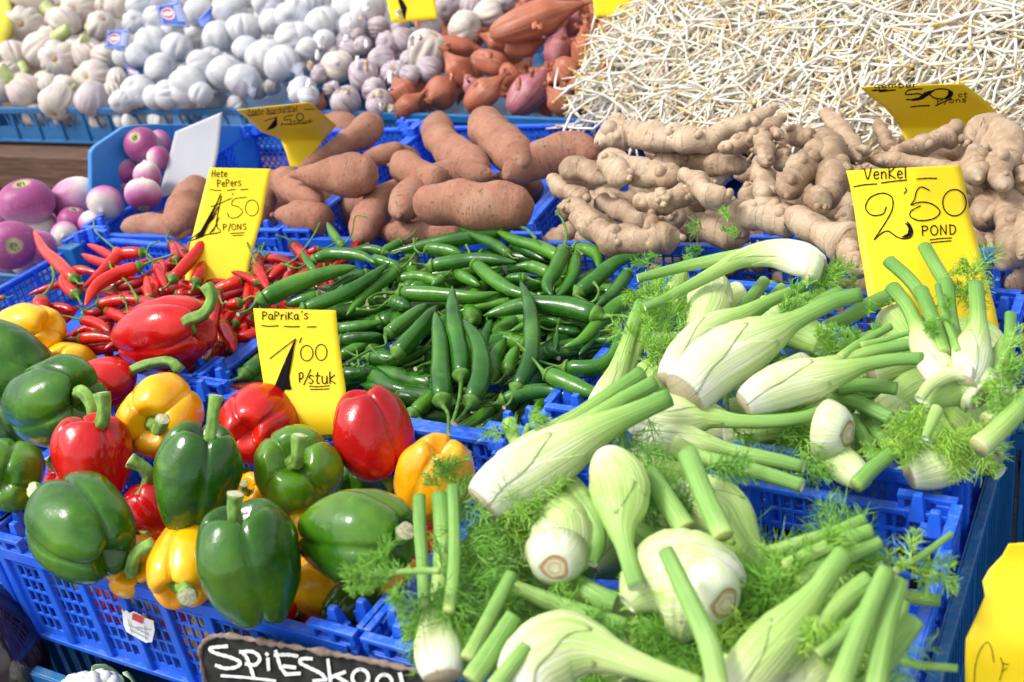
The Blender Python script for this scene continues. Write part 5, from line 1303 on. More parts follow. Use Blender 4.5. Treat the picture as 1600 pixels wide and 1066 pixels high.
# ------------------------------------------------------------------ fennel
def frond_geo(g, base, d, L, rs, fine=0.0006, spread=1.0, dens=1.0):
    """one feathery leaf: a bent midrib, side ribs and long hair-fine threads"""
    d = unit(d); L = L*1.5; fine = fine*.62; side = unit(np.cross(d, CB*0.7+rs.randn(3)*.5)); up = np.cross(d, side); bv = unit(rs.randn(3)+np.array([0, 0, -.5]))
    def at(q): return base+d*L*q+bv*L*0.25*q*q
    tube([at(q) for q in np.linspace(0, 1, 6)], fine*np.linspace(1.6, .6, 6), 4, g=g, cap=(False, False))
    nb = 16; q = np.repeat(np.linspace(.12, .97, nb//2), 2); sg = np.tile([1, -1], nb//2)
    P = base+d*L*q[:, None]+bv*L*.25*(q**2)[:, None]
    an = rs.rand(nb)*2.4-1.2
    BD = side*(sg*np.cos(an))[:, None]+up*np.sin(an)[:, None]+d*(.7+.6*rs.rand(nb))[:, None]; BD /= np.linalg.norm(BD, axis=1)[:, None]
    BL = L*.50*spread*(1-q*.6)*(.6+.6*rs.rand(nb))
    S = [P]; M = [P+BD*(BL*.5)[:, None]+rs.randn(nb, 3)*(BL*.05)[:, None]]; E_ = [P+BD*BL[:, None]+rs.randn(nb, 3)*(BL*.08)[:, None]]; Wd = [np.full(nb, fine*1.1)]
    k = 7; u = rs.rand(nb, k)*.9+.08
    PP = np.where((u < .5)[..., None], S[0][:, None]+(M[0]-S[0])[:, None]*(u*2)[..., None], M[0][:, None]+(E_[0]-M[0])[:, None]*(u*2-1)[..., None]).reshape(-1, 3)
    TD = np.repeat(BD, k, 0)*.95+rs.randn(nb*k, 3)*.42; TD /= np.linalg.norm(TD, axis=1)[:, None]; TL = np.repeat(BL, k)*(.6+.75*rs.rand(nb*k))
    S.append(PP); M.append(PP+TD*(TL*.5)[:, None]+rs.randn(nb*k, 3)*(TL*.06)[:, None]); E_.append(PP+TD*TL[:, None]+rs.randn(nb*k, 3)*(TL*.12)[:, None]); Wd.append(np.full(nb*k, fine*.72))
    S, M, E_, Wd = map(np.concatenate, (S, M, E_, Wd)); n = len(S)
    sd = np.cross(E_-S, CB*.8+rs.randn(n, 3)*.5); sd /= np.linalg.norm(sd, axis=1)[:, None]+1e-9; sd *= Wd[:, None]
    V = np.stack([S-sd, S+sd, M-sd, M+sd, E_-sd*.5, E_+sd*.5], 1).reshape(-1, 3)
    F = []
    for i in range(n): o = i*6; F += [(o, o+1, o+3, o+2), (o+2, o+3, o+5, o+4)]
    g.add(V, F)
def zf1(x, y): return 0.020+0.050*(740-y)/340
def zf2(x, y): return -0.020+0.050*(1060-y)/300
FEN = []
def fennel(label, Z, sheaths, zf, z, plates=(), fronds=(), open_ends=(), flat=0.62, name='fennel_bulb'):
    """sheaths: (points, width[, extra lift][, start greenness][, end greenness]); fronds: (x, y, height, dx, dy, length px, count)"""
    Cs = []
    for sh in sheaths: Cs.append(zpath(Z, sh[0], zf, z+(sh[1] if len(sh) > 1 else 0)))
    org = np.mean(Cs[0][0], axis=0)-Z_*0.03
    t = thing(name, label, 'fennel' if name == 'fennel_bulb' else 'fennel stalk', org, 'fennel bulbs and stalks in the two right crates')
    rs = np.random.RandomState(int(abs(org[0])*1e5) % 9999)
    for si, (sh, (C, R)) in enumerate(zip(sheaths, Cs)):
        g0, g1 = (sh[2], sh[3]) if len(sh) > 3 else (None, None)
        n = 34; Q = catmull(np.column_stack([C, R]), n); Rr = np.clip(Q[:, 3], 0.002, None); L = np.concatenate([[0], np.cumsum(np.linalg.norm(np.diff(Q[:, :3], axis=0), axis=1))]); L /= L[-1]
        wmax = Rr.max(); wend = Rr[-1]
        if g0 is None:
            gr = 1-np.clip((Rr-wend)/(wmax-wend+1e-6), 0, 1)**.8; pk = int(np.argmax(Rr)); gr[:pk] *= np.linspace(0, 1, pk)**2 if pk else 1
            gr = gr*(0.25+0.75*L)
        else: gr = g0+(g1-g0)*L
        gr = gr*0.76+0.20; gr = gr-0.17*np.exp(-(L/0.10)**2)
        bulby = np.clip((Rr-wend*1.15)/(wmax+1e-6), 0, 1)
        seg = 34; Rr = Rr*(1+0.010*rs.randn(n)); Rr[0] *= 0.93
        fl = flat+(1-flat)*(0.55)*(1-bulby.max())
        g = Geo(); th = np.linspace(0, 2*pi, seg, endpoint=False)
        T = np.gradient(Q[:, :3], axis=0); V = []; UV = []
        for i in range(n):
            Ti = unit(T[i]); N = unit(CB-Ti*np.dot(CB, Ti)) if abs(np.dot(CB, Ti)) < .97 else unit(CU-Ti*np.dot(CU, Ti)); S = np.cross(Ti, N)
            rib = 1+(0.018+.030*(1-bulby[i]))*np.abs(np.cos(th*6.5+si))**3+0.010*np.cos(th*17+si)
            f_ = flat*bulby[i]+(1-bulby[i])*(0.80)
            cc = Q[i, :3]
            V.append(cc+np.outer(np.cos(th)*Rr[i]*rib, S)+np.outer(np.sin(th)*Rr[i]*f_*rib, N)); UV.append(np.column_stack([np.abs(th/pi-1), np.full(seg, L[i])]))
        F = [(i*seg+j, i*seg+(j+1) % seg, (i+1)*seg+(j+1) % seg, (i+1)*seg+j) for i in range(n-1) for j in range(seg)]
        F.append(tuple(range(seg))[::-1])
        # hollowed end: inner wall going back down
        e = n-1; Ti = unit(T[e]); V.append(V[-1]*.84+Q[e, :3]*.16); UV.append(UV[-1]); V.append(V[-1]*.92+(Q[e, :3]-Ti*Rr[e]*.28)*.08-Ti*Rr[e]*.10); UV.append(UV[-1])
        for i in (n-1, n):
            F += [(i*seg+j, i*seg+(j+1) % seg, (i+1)*seg+(j+1) % seg, (i+1)*seg+j) for j in range(seg)]
        F.append(tuple(range((n+1)*seg, (n+2)*seg)))
        g.add(np.concatenate(V), F, np.concatenate(UV), {'green': np.concatenate([np.repeat(gr, seg), np.full(2*seg, gr[-1]*.3)])})
        for q in range(len(g.M)-(2*seg+1), len(g.M)): g.M[q] = 1
        make('sheath' if bulby.max() > .3 else 'stalk', g, ['fennel', 'cut_pale'], t)
        if bulby.max() > .35 and wmax > .012:          # outer leaf bases that wrap part of the bulb and end in a slanting edge
            for q_, (ph0, hw, le) in enumerate(((1.0+rs.rand()*.5, 1.15, .50+.12*rs.rand()), (2.3+rs.rand()*.4, .95, .38+.1*rs.rand()))):
                pg = Geo(); rows_ = [i for i in range(n) if L[i] <= le]; m_ = len(rows_); ns_ = 14; VV = []; GG = []; UU = []
                for i in rows_:
                    x_ = L[i]/le; hw_ = hw*(1-x_**1.6)**.85*(1+.10*sin(9*x_+ph0)) + .02; Ti = unit(T[i]); N = unit(CB-Ti*np.dot(CB, Ti)) if abs(np.dot(CB, Ti)) < .97 else unit(CU-Ti*np.dot(CU, Ti)); S_ = np.cross(Ti, N); f_ = flat*bulby[i]+(1-bulby[i])*.8
                    for k_ in range(ns_+1):
                        tt_ = ph0+.12*x_*(1 if q_ else -1)+hw_*(2*k_/ns_-1); rr_ = Rr[i]*(1.016+.012*q_+.018*abs(cos(tt_*8.5+1))**3)
                        VV.append(Q[i, :3]+S_*cos(tt_)*rr_+N*sin(tt_)*rr_*f_); GG.append(max(0, gr[i]-.10+.15*x_)); UU.append((abs(tt_/pi-1)+q_*.3, L[i]))
                pg.add(VV, [(a_*(ns_+1)+k_, a_*(ns_+1)+k_+1, (a_+1)*(ns_+1)+k_+1, (a_+1)*(ns_+1)+k_) for a_ in range(m_-1) for k_ in range(ns_)], UU, {'green': GG})
                oo = make('outer_leaf', pg, 'fennel', t); sm = oo.modifiers.new('thick', 'SOLIDIFY'); sm.thickness = wmax*.022; sm.offset = 0
    for pl_ in plates:
        x, y, w, ax = pl_[:4]
        xx, yy = Z(x, y); k = 1/(Z(1, 0)[0]-Z(0, 0)[0]); C0 = Cs[0][0][0]; r_ = ray(xx, yy); c = CAM+r_*(depth(C0)/float(r_@(-CB))); R = w/2/k/ppm(c); d = cdir(*ax)
        c = c+d*R*.12+CB*(pl_[4]/k/ppm(c) if len(pl_) > 4 else 0)
        make('root_plate', disc(c, d, R, 26, 6, .12, .05), 'root_plate', t)
        g = tube([c-d*R*1.6, c-d*R*.6, c-d*R*.1, c+d*R*.02], [R*2.15, R*1.75, R*1.28, R*1.0], 26, ref=CU, A={'green': [.12, .06, 0, 0]}, jitter=.03); make('base', g, 'fennel', t)
    if fronds:
        g = Geo()
        for (x, y, h, dx, dy, Lp, cnt) in fronds:
            xx, yy = Z(x, y); b = W(xx, yy, zf(xx, yy)+h)
            for i in range(int(cnt*.80)+1):
                dd = unit(CR*dx-CU*dy+CB*.3*rs.randn()+(CR*rs.randn()+CU*rs.randn())*.38)
                frond_geo(g, b+CR*rs.randn()*.007+CU*rs.randn()*.007, dd, Lp/(Z(1, 0)[0]-Z(0, 0)[0])**0/ppm(b)*(.8+.4*rs.rand()), rs, .00052)
        tag(make('frond', g, 'frond', t, smooth=False), kind='stuff')
    FEN.append(t); return t
# rear crate
fennel('curved fennel lying topmost at the back, its bulb end to the right', R8, [
 ([(800, 150, 78), (785, 140, 108), (720, 110, 135), (620, 90, 108), (500, 110, 74), (400, 160, 54), (280, 225, 42), (180, 275, 38), (118, 300, 32)], 0.006),
 ([(560, 95, 70), (440, 110, 56), (300, 135, 44), (180, 165, 40), (90, 188, 34)], 0.0, .5, .85)], zf1, .050, [(803, 155, 70, (.95, -.25, .1))], [(150, 150, .030, -.4, .3, 22, 6), (420, 45, .05, .2, -1, 14, 3), (330, 80, .04, -.6, -.2, 20, 4)])
fennel('largest fennel in the centre of the rear crate, broad white base with brown cut edge', R8, [
 ([(270, 640, 190), (310, 600, 215), (400, 520, 240), (520, 450, 215), (620, 400, 145), (700, 355, 78), (800, 305, 64), (880, 270, 60), (965, 250, 56)], 0.010),
 ([(500, 470, 120), (640, 380, 70), (740, 320, 56), (820, 270, 50), (885, 236, 44)], -.004, .3, .9),
 ([(205, 590, 90), (250, 520, 130), (320, 430, 130), (400, 370, 110), (500, 330, 70), (620, 270, 48), (750, 215, 42)], -.008)], zf1, .048, [], [(640, 300, .055, .6, -.3, 22, 6), (800, 200, .05, .5, -.4, 24, 9), (680, 260, .05, .1, -.6, 18, 4)])
fennel('white based fennel to the right of the largest one, two stalks pointing right', R8, [
 ([(500, 680, 95), (560, 650, 150), (660, 610, 185), (780, 580, 165), (880, 555, 100), (980, 525, 58), (1090, 505, 50), (1205, 500, 48)], 0.004),
 ([(800, 550, 110), (900, 510, 62), (1020, 470, 50), (1160, 445, 44)], -.004, .3, .9),
 ([(880, 500, 40), (960, 440, 34), (1080, 375, 28)], .0, .6, .9), ([(960, 450, 26), (1060, 425, 22), (1155, 400, 18)], .0, .6, .9)], zf1, .046, [], [(900, 480, .04, .2, -.9, 22, 10), (960, 440, .035, .0, -.8, 16, 5)])
fennel('fennel with a round brown root end facing right, under the white based one', R8, [
 ([(900, 790, 120), (880, 780, 150), (810, 735, 165), (720, 700, 150), (600, 680, 110), (450, 690, 60)], 0.0, .0, .25)], zf1, .026, [(898, 792, 118, (.75, -.15, .65), 20)], [])
fennel('pale fennel in the middle with three stalks reaching right over the front rim', R8, [
 ([(60, 700, 130), (140, 730, 190), (260, 740, 180), (370, 730, 90), (480, 745, 56), (620, 745, 52), (740, 730, 48), (822, 700, 46)], 0.008),
 ([(90, 780, 150), (200, 800, 175), (320, 830, 110), (440, 860, 66), (560, 885, 60), (660, 905, 56), (740, 925, 50)], .002),
 ([(230, 850, 100), (330, 885, 64), (450, 915, 60), (600, 955, 58), (735, 998, 54)], .014, .4, .9)], zf1, .034, [], [(650, 780, .03, .7, .3, 34, 14), (760, 860, .025, .4, .6, 26, 8), (80, 700, .03, -.5, .7, 24, 7), (120, 650, .03, -.5, .9, 26, 4), (520, 770, .03, .6, .4, 24, 4)])
fennel('tall fennel at the left of the rear crate, stalks rising to the upper left', R8, [
 ([(-60, 700, 110), (-20, 630, 110), (20, 540, 80), (50, 450, 62), (75, 370, 56), (105, 285, 50)], .002, .15, .85),
 ([(20, 600, 70), (60, 520, 60), (95, 440, 52), (130, 350, 44), (150, 300, 40)], -.004, .1, .7)], zf1, .032, [], [(160, 400, .035, .25, -.8, 34, 14), (150, 520, .03, .3, -.9, 30, 10), (130, 180, .03, -.3, .4, 22, 8), (200, 290, .03, .3, -.5, 24, 8)])
fennel('white fennel bulb standing upright behind the curved one', R8, [
 ([(395, 195, 110), (385, 225, 150), (370, 290, 178), (350, 350, 150), (330, 410, 90)], 0, .0, .15), ([(250, 300, 60), (230, 240, 70), (270, 170, 46)], -.01, .2, .5)], zf1, .034)
for (lb, P, z_, a_) in [('dark green fennel stalk behind the largest fennel', [(590, 195, 46), (530, 270, 50), (465, 345, 46)], .02, 0), ('second dark stalk rising beside the upright white bulb', [(660, 220, 40), (590, 290, 46), (520, 340, 46)], .008, 0),
  ('fennel stalk crossing behind toward the Venkel card', [(1120, 235, 56), (1000, 290, 60), (900, 345, 56), (820, 375, 40)], .018, 0), ('fennel stalk with white cut end facing right, below the white based one', [(870, 615, 56), (980, 605, 54), (1105, 618, 50)], .028, 0),
  ('fennel stalk with frayed cut end, sloping down to the right', [(800, 640, 60), (940, 670, 58), (1080, 735, 54)], .020, 0), ('dark fennel stalk in the gap right of the round root end', [(925, 730, 52), (970, 810, 56), (1010, 900, 50)], .010, 0),
  ('dark fennel stalk second in the gap', [(960, 725, 44), (1030, 800, 52), (1100, 880, 50)], .004, 0), ('fennel stalk whose white cut end points up left at the front rim', [(940, 1000, 62), (1010, 930, 62), (1080, 870, 56)], .030, 0)]:
    fennel(lb, R8, [(P, 0, .8, .9)], zf1, z_, name='fennel_stalk')
fennel('greenish white fennel bulb against the front rim of the rear crate', R8, [([(985, 990, 70), (930, 945, 125), (860, 890, 140), (790, 840, 110), (740, 800, 60)], 0, .05, .3)], zf1, .012)
fennel('fennel bulb with a single cut stalk standing at the right of the Venkel card', R8, [
 ([(1370, 600, 90), (1390, 540, 150), (1400, 480, 160), (1415, 410, 105), (1420, 330, 66), (1412, 212, 60)], .004)], zf1, .045)
fennel('fennel bulb left of it with one long dark stalk up left', R8, [
 ([(1300, 620, 90), (1260, 540, 140), (1215, 450, 120), (1180, 370, 66), (1140, 290, 58), (1085, 222, 58)], .002)], zf1, .042, [], [(1100, 230, .05, .3, -.2, 8, 1)])
for (lb, P, z_) in [('upright fennel stalk right before the yellow Venkel card', [(1340, 470, 58), (1310, 330, 60), (1295, 205, 62)], .046), ('fennel stalk left of the middle one in front of the card', [(1290, 480, 52), (1245, 350, 58), (1198, 232, 56)], .050),
  ('fennel stalk standing highest in front of the Venkel card', [(1310, 230, 58), (1260, 150, 56), (1212, 65, 54)], .036), ('fennel stalk leaning left in front of the Venkel card', [(1220, 280, 56), (1150, 190, 54), (1072, 120, 52)], .038),
  ('thin fennel stem with leaf tufts before the card', [(1345, 475, 30), (1290, 330, 28), (1262, 215, 26)], .058), ('short dark fennel stalk at the far right', [(1530, 520, 52), (1545, 430, 48), (1548, 330, 46)], .050)]:
    f = fennel(lb, R8, [(P, 0, .75, 1.0)], zf1, z_, name='fennel_stalk', fronds=[(1290, 360, .06, -.5, -.1, 14, 5)] if 'thin' in lb else [(1380, 200, .045, .3, -.1, 28, 9), (1320, 240, .04, .2, .2, 20, 4)] if 'upright' in lb else [])
fennel('fennel bulb with an open split sheath at the right, cut stub pointing left', R8, [
 ([(1450, 640, 150), (1400, 610, 200), (1330, 610, 180), (1280, 640, 110), (1215, 668, 60)], .0, .15, .55),
 ([(1400, 560, 60), (1320, 560, 60), (1240, 600, 50), (1190, 660, 40)], .014, .0, .2)], zf1, .040, [], [(1200, 720, .035, -.3, .6, 30, 12), (1290, 780, .03, .2, .8, 36, 16), (1380, 800, .03, .5, .6, 30, 10), (1140, 840, .03, -.3, .2, 24, 7)])
fennel('little fennel stub hanging down in the tuft of fronds', R8, [([(1262, 695, 50), (1240, 750, 44), (1214, 812, 32)], 0, .5, .6)], zf1, .056, name='fennel_stalk')
fennel('fennel bulb in the right corner with stalks crossing to the right edge', R8, [
 ([(1420, 850, 90), (1480, 800, 84), (1560, 720, 80), (1660, 610, 76)], .006, .35, .8), ([(1460, 760, 100), (1540, 700, 80), (1640, 620, 70)], -.006, .3, .8)], zf1, .036, [], [(1500, 600, .05, .2, .4, 30, 9), (1560, 530, .05, .3, -.2, 28, 9), (1440, 590, .045, -.6, -.1, 24, 6)])
fennel('white fennel bulb under the tuft at the corner of the rear crate', R8, [([(1150, 960, 110), (1230, 930, 170), (1320, 900, 160), (1400, 860, 100)], 0, .0, .2)], zf1, .008)
fennel('fennel sheath upright at the far right edge', R8, [([(1500, 640, 90), (1510, 570, 100), (1500, 500, 70), (1530, 420, 40)], 0, .1, .7)], zf1, .038)
for i, (P, z_) in enumerate([([(60, 900, 120), (200, 920, 150), (340, 940, 90)], -.025), ([(420, 800, 140), (560, 780, 150), (700, 760, 90)], -.02), ([(1000, 560, 130), (1120, 520, 140), (1240, 500, 90)], -.015), ([(1080, 330, 130), (1140, 400, 150), (1200, 470, 100)], -.0), ([(1060, 700, 110), (1180, 620, 150), (1300, 600, 110)], -.02), ([(300, 500, 120), (200, 600, 150), (100, 680, 120)], -.02), ([(1460, 900, 120), (1400, 760, 150), (1340, 680, 120)], -.02), ([(560, 300, 110), (700, 380, 140), (820, 440, 110)], -.02), ([(960, 900, 120), (840, 860, 150), (700, 820, 120)], -.03), ([(1500, 480, 120), (1420, 420, 150), (1330, 400, 120)], -.02), ([(500, 240, 90), (380, 300, 130), (250, 330, 90)], -.02), ([(1560, 640, 100), (1480, 700, 130), (1400, 760, 90)], -.02)]):
    f = fennel('pale fennel bulb of the lower layer, showing only between others', R8, [(P, 0, .1, .55)], zf1, z_); f['group'] = 'fennel of the lower layer'
    if i % 2: 
        pass
rsf = np.random.RandomState(31)
for (nn_, xa, xb, ya, yb, za, zfun, lb_, gr_) in ((26, XP1+.04, XF1-.03, Y1+.06, Y2-.03, -.038, zf1, 'pale fennel bulb of the lower layer, showing only between others', 'fennel of the lower layer'), (24, XP1+.04, XF1-.10, Y0+.04, Y1-.06, -.045, zf2, 'green white fennel of the lower layer, seen only in gaps', 'fennel of the lower layer in the front crate')):
    for i in range(nn_):
        p = np.array([xa+(xb-xa)*rsf.rand(), ya+(yb-ya)*rsf.rand(), za+.016*(i % 3)+(.03*(0.5) if zfun is zf1 else 0)]); x, y = to_px(p); k = ppm(p)*.05; a = rsf.rand()*6.28
        z0 = p[2]-zfun(x, y); wv = ppm(p)*.038; thin = i % 3 == 0
        P = [(x-cos(a)*k, y-sin(a)*k*.6, wv*(.45 if thin else .6)), (x, y, wv*(.42 if thin else 1.15)), (x+cos(a)*k*.7, y+sin(a)*k*.42, wv*(.4 if thin else .8)), (x+cos(a)*k*1.5, y+sin(a)*k*.9, wv*.38)]
        f = fennel(lb_, RF, [(P, 0, .5 if thin else .1, .9)], zfun, z0, fronds=[(x, y, z0+.02, cos(i), sin(i), 24, 4)]); f['group'] = gr_
# front crate
fennel('long fennel with three stalk ends, lying over the divider between the crates', RF, [
 ([(752, 788, 62), (775, 768, 82), (820, 740, 98), (880, 704, 84), (935, 672, 52), (985, 648, 34), (1047, 621, 28)], .008),
 ([(800, 740, 80), (860, 702, 58), (915, 664, 34), (970, 628, 27), (1024, 598, 25)], .002, .15, .9), ([(790, 735, 60), (850, 690, 48), (900, 655, 30), (950, 620, 26), (1004, 583, 25)], -.006, .15, .95)], zf2, .062, [], [(790, 770, .07, .5, .1, 34, 5), (830, 760, .07, .6, .1, 30, 4)])
fennel('round fennel bulb, brown ringed root end facing out, left of the biggest one', R7, [
 ([(775, 605, 190), (782, 580, 230), (800, 520, 255), (800, 450, 230), (770, 390, 170), (720, 330, 90)], 0, .0, .45)], zf2, .050, [(766, 597, 118, (-.12, -.35, .93), 86)], [(640, 380, .06, -.5, .6, 40, 8), (580, 420, .05, -.5, .8, 46, 10), (560, 560, .05, -.3, .8, 44, 8)], flat=.9)
fennel('fan shaped fennel with its stalk pointing down, centre of the front crate', R7, [
 ([(965, 165, 90), (985, 210, 170), (1018, 290, 232), (1025, 380, 210), (1025, 450, 130), (1040, 530, 74), (1062, 610, 66), (1088, 695, 64)], 0, .12, .85)], zf2, .078, [], [(1150, 230, .05, .3, .1, 24, 5), (1080, 90, .06, .0, .5, 34, 6)], flat=.5)
fennel('fennel sheath behind the fan shaped one, stub pointing down left', R7, [
 ([(780, 250, 80), (840, 340, 125), (900, 430, 110), (930, 510, 80), (905, 600, 66)], 0, .25, .75)], zf2, .050)
fennel('biggest white fennel bulb with a brown ringed root end, front crate', R7, [
 ([(1420, 740, 200), (1395, 715, 330), (1310, 690, 420), (1200, 680, 400), (1120, 700, 260), (1050, 760, 90)], 0, .0, .12)], zf2, .060, [(1405, 728, 140, (.55, -.25, .80), 118)], [(1240, 900, .05, -.3, .1, 34, 10), (1100, 850, .05, .5, .2, 30, 12), (1460, 880, .03, .4, .3, 40, 10)], flat=.92)
fennel('white fennel bulb behind the biggest one, stalk to the lower right', R7, [
 ([(1280, 300, 90), (1340, 340, 190), (1420, 410, 235), (1490, 500, 170), (1560, 580, 80), (1640, 640, 58), (1720, 700, 52)], 0, .0, .85)], zf2, .036, [], [(1180, 360, .05, .4, .2, 30, 7), (1350, 250, .05, .4, .3, 30, 5)], flat=.85)
for (lb, Z, P, z_, fr) in [
  ('thick fennel stalk leaning against the divider, top cut square', R7, [(1430, 500, 84), (1350, 330, 80), (1287, 170, 78)], .075, []),
  ('fennel stalk with a white frayed top between the fan and the white bulb', R7, [(1280, 470, 86), (1200, 345, 80), (1140, 240, 62)], .062, []),
  ('long green fennel stalk in the foreground crossing the biggest bulb', R7, [(1410, 1110, 84), (1370, 920, 86), (1290, 740, 74), (1200, 550, 60)], .110, []),
  ('fennel stalk running right under the round bulb', R7, [(610, 690, 46), (720, 740, 66), (860, 790, 70), (1050, 850, 66)], .046, [(1080, 830, .05, .6, .1, 34, 10), (1130, 800, .05, .6, -.1, 34, 8)]),
  ('fennel stalk with a torn white top at the lower left', R7, [(430, 980, 70), (500, 840, 60), (560, 720, 54), (600, 640, 46)], .074, []),
  ('hollow cut fennel stalk at the bottom left, ring end upward', R7, [(440, 1060, 84), (530, 930, 78), (608, 808, 68)], .086, []),
  ('second hollow cut fennel stalk just below it', R7, [(530, 1090, 72), (600, 1000, 66), (660, 925, 56)], .094, []),
  ('small stub of fennel stalk above the biggest bulb, left', R7, [(1060, 440, 50), (1110, 470, 56), (1150, 500, 54)], .048, []),
  ('pale fennel stub pointing right under the fan shaped one', R7, [(850, 680, 80), (930, 730, 88), (1010, 760, 80)], .040, [(830, 660, .05, -.1, .5, 26, 8)]),
  ('thin fennel stem sticking left over the green pepper with feathery leaves', R7, [(320, 630, 26), (200, 632, 24), (90, 645, 20), (0, 657, 20)], .100, [(140, 640, .10, -.3, .2, 26, 6), (60, 640, .10, -.5, .5, 24, 6), (100, 620, .10, -.6, -.4, 20, 2), (200, 650, .10, -.2, .7, 22, 3)]),
  ('thin fennel stem pointing up right near the crate corner', R9, [(930, 590, 34), (1050, 520, 32), (1180, 425, 26)], .040, [(990, 540, .045, -.2, -.8, 24, 2), (960, 600, .03, .3, .4, 34, 6), (1060, 600, .025, .1, .4, 26, 5)]),
  ('thin fennel stem running to the right through the crate corner', R9, [(900, 935, 36), (1000, 985, 36), (1205, 1008, 34)], .050, [(920, 960, .04, -.2, .5, 24, 5)]),
  ('pale fennel stalk low at the right of the front crate', R9, [(960, 690, 60), (1040, 705, 60), (1130, 715, 52)], .010, []),
  ('first of the fennel stalks fanned at the rear right of the front crate', R9, [(380, 510, 56), (520, 470, 66), (680, 420, 60), (805, 362, 52)], .050, []),
  ('second of the fanned fennel stalks', R9, [(450, 570, 60), (580, 510, 64), (720, 450, 64), (835, 412, 62)], .054, []),
  ('third of the fanned fennel stalks, frayed white end', R9, [(520, 640, 62), (640, 570, 66), (760, 510, 64), (872, 462, 58)], .050, [(640, 540, .05, .5, -.1, 34, 6), (520, 600, .05, -.4, .3, 34, 9), (400, 600, .04, -.2, .3, 44, 14), (360, 740, .04, .1, .4, 44, 10)])]:
    fennel(lb, Z, [(P, 0, .62, .82)], zf2, z_, name='fennel_stalk', fronds=fr)
fennel('fennel bulb cut by the bottom edge, stalk running right', R7, [
 ([(640, 1120, 220), (700, 1000, 290), (800, 930, 290), (900, 930, 210), (1000, 965, 130), (1120, 1010, 96), (1260, 1060, 84), (1340, 1090, 80)], 0, .0, .45)], zf2, .080, [], [(950, 880, .05, .2, -.1, 26, 6)])
fennel('white fennel bulb at the left of the front crate under the mass of fronds', R7, [
 ([(330, 1050, 150), (320, 970, 190), (305, 890, 170), (290, 800, 84), (325, 640, 72), (330, 480, 70), (320, 335, 68)], 0, .0, .95),
 ([(350, 800, 50), (372, 640, 50), (375, 480, 46), (368, 300, 44)], .010, .6, .95), ([(260, 780, 50), (250, 600, 48), (240, 450, 50), (238, 340, 50)], .004, .8, 1.0)], zf2, .066, [],
 [(330, 660, .072, -.3, .6, 50, 7), (350, 720, .075, .3, .6, 54, 10), (390, 600, .066, .6, .3, 50, 8), (300, 770, .07, .0, .8, 44, 9), (350, 300, .060, .2, -.6, 30, 5), (370, 260, .060, -.4, -.5, 28, 3), (420, 520, .066, .6, .2, 46, 8), (420, 660, .07, .5, .6, 46, 8), (400, 400, .066, .6, -.2, 40, 4), (420, 770, .07, .2, .8, 40, 7)])
fennel('two thin cut shoots beside the blue divider corner', R7, [([(620, 150, 44), (605, 100, 50), (588, 45, 52)], 0, .4, .6), ([(640, 140, 22), (650, 100, 22), (665, 60, 20)], 0, .5, .6)], zf2, .060, [], [(600, 90, .065, -.6, .3, 24, 4), (640, 80, .065, .5, -.2, 22, 4)], name='fennel_stalk')
fennel('large fennel with a broad striped sheath at the bottom right', R9, [
 ([(230, 1130, 190), (330, 1000, 240), (440, 870, 225), (530, 760, 150), (600, 670, 98), (655, 590, 90), (718, 510, 88)], 0, .12, .80),
 ([(440, 1000, 110), (560, 870, 100), (660, 770, 92), (740, 690, 92), (825, 625, 88)], -.006, .2, .75)], zf2, .088, [], [(660, 850, .09, .2, .3, 30, 8), (250, 850, .05, -.2, .4, 44, 12), (130, 1000, .04, -.1, .3, 44, 10)])
for (lb, P, z_) in [('long upright fennel stalk, second from right at the bottom', [(670, 1140, 110), (740, 960, 94), (810, 780, 84), (900, 580, 74)], .108), ('rightmost pale upright fennel stalk at the bottom', [(840, 1140, 100), (870, 960, 96), (900, 800, 90), (950, 625, 86)], .100),
  ('short striped fennel stalk pointing up right beside the crate wall', [(860, 1020, 90), (930, 920, 96), (1025, 800, 84)], .085), ('thin fennel stalk behind the upright pair', [(600, 950, 52), (700, 870, 54), (790, 760, 44)], .090), ('fennel stub between the upright pair and the wall', [(900, 860, 60), (950, 780, 62), (975, 720, 50)], .080)]:
    fennel(lb, R9, [(P, 0, .6, .78)], zf2, z_, name='fennel_stalk')
fennel('pale fennel sheath in the bottom right beneath the upright stalks', R9, [([(480, 1130, 150), (580, 1020, 190), (680, 950, 150), (760, 880, 80)], 0, .0, .3)], zf2, .070)
fennel('white fennel bulb cut by the bottom edge in the middle', R9, [([(120, 1100, 80), (200, 1040, 110), (230, 960, 70)], 0, .05, .2)], zf2, .072)
for i, (Z, P, z_) in enumerate([(R7, [(540, 560, 160), (640, 640, 200), (740, 720, 140)], -.01), (R7, [(600, 800, 180), (760, 830, 200), (900, 860, 140)], -.01), (R7, [(1000, 900, 160), (1150, 940, 200), (1300, 960, 140)], 0), (R7, [(1300, 300, 100), (1200, 420, 160), (1100, 560, 140)], -.01), (R9, [(200, 900, 160), (330, 820, 200), (460, 740, 140)], .0), (R9, [(500, 800, 160), (650, 760, 180), (800, 740, 120)], -.01), (R9, [(150, 500, 120), (280, 560, 170), (420, 640, 120)], -.01), (R7, [(700, 200, 110), (640, 320, 140), (560, 450, 110)], -.01), (R9, [(600, 1060, 180), (760, 1000, 180), (900, 960, 120)], .01), (R9, [(60, 780, 140), (160, 860, 180), (240, 940, 140)], .0), (R9, [(640, 640, 90), (760, 600, 110), (880, 560, 80)], -.02), (R7, [(420, 760, 120), (470, 860, 160), (500, 980, 140)], -.01)]):
    f = fennel('green white fennel of the lower layer, seen only in gaps', Z, [(P, 0, .15, .6)], zf2, z_, fronds=[(P[1][0], P[1][1], z_+.04, .3*sin(i), .3*cos(i), 60, 10)]); f['group'] = 'fennel of the lower layer in the front crate'

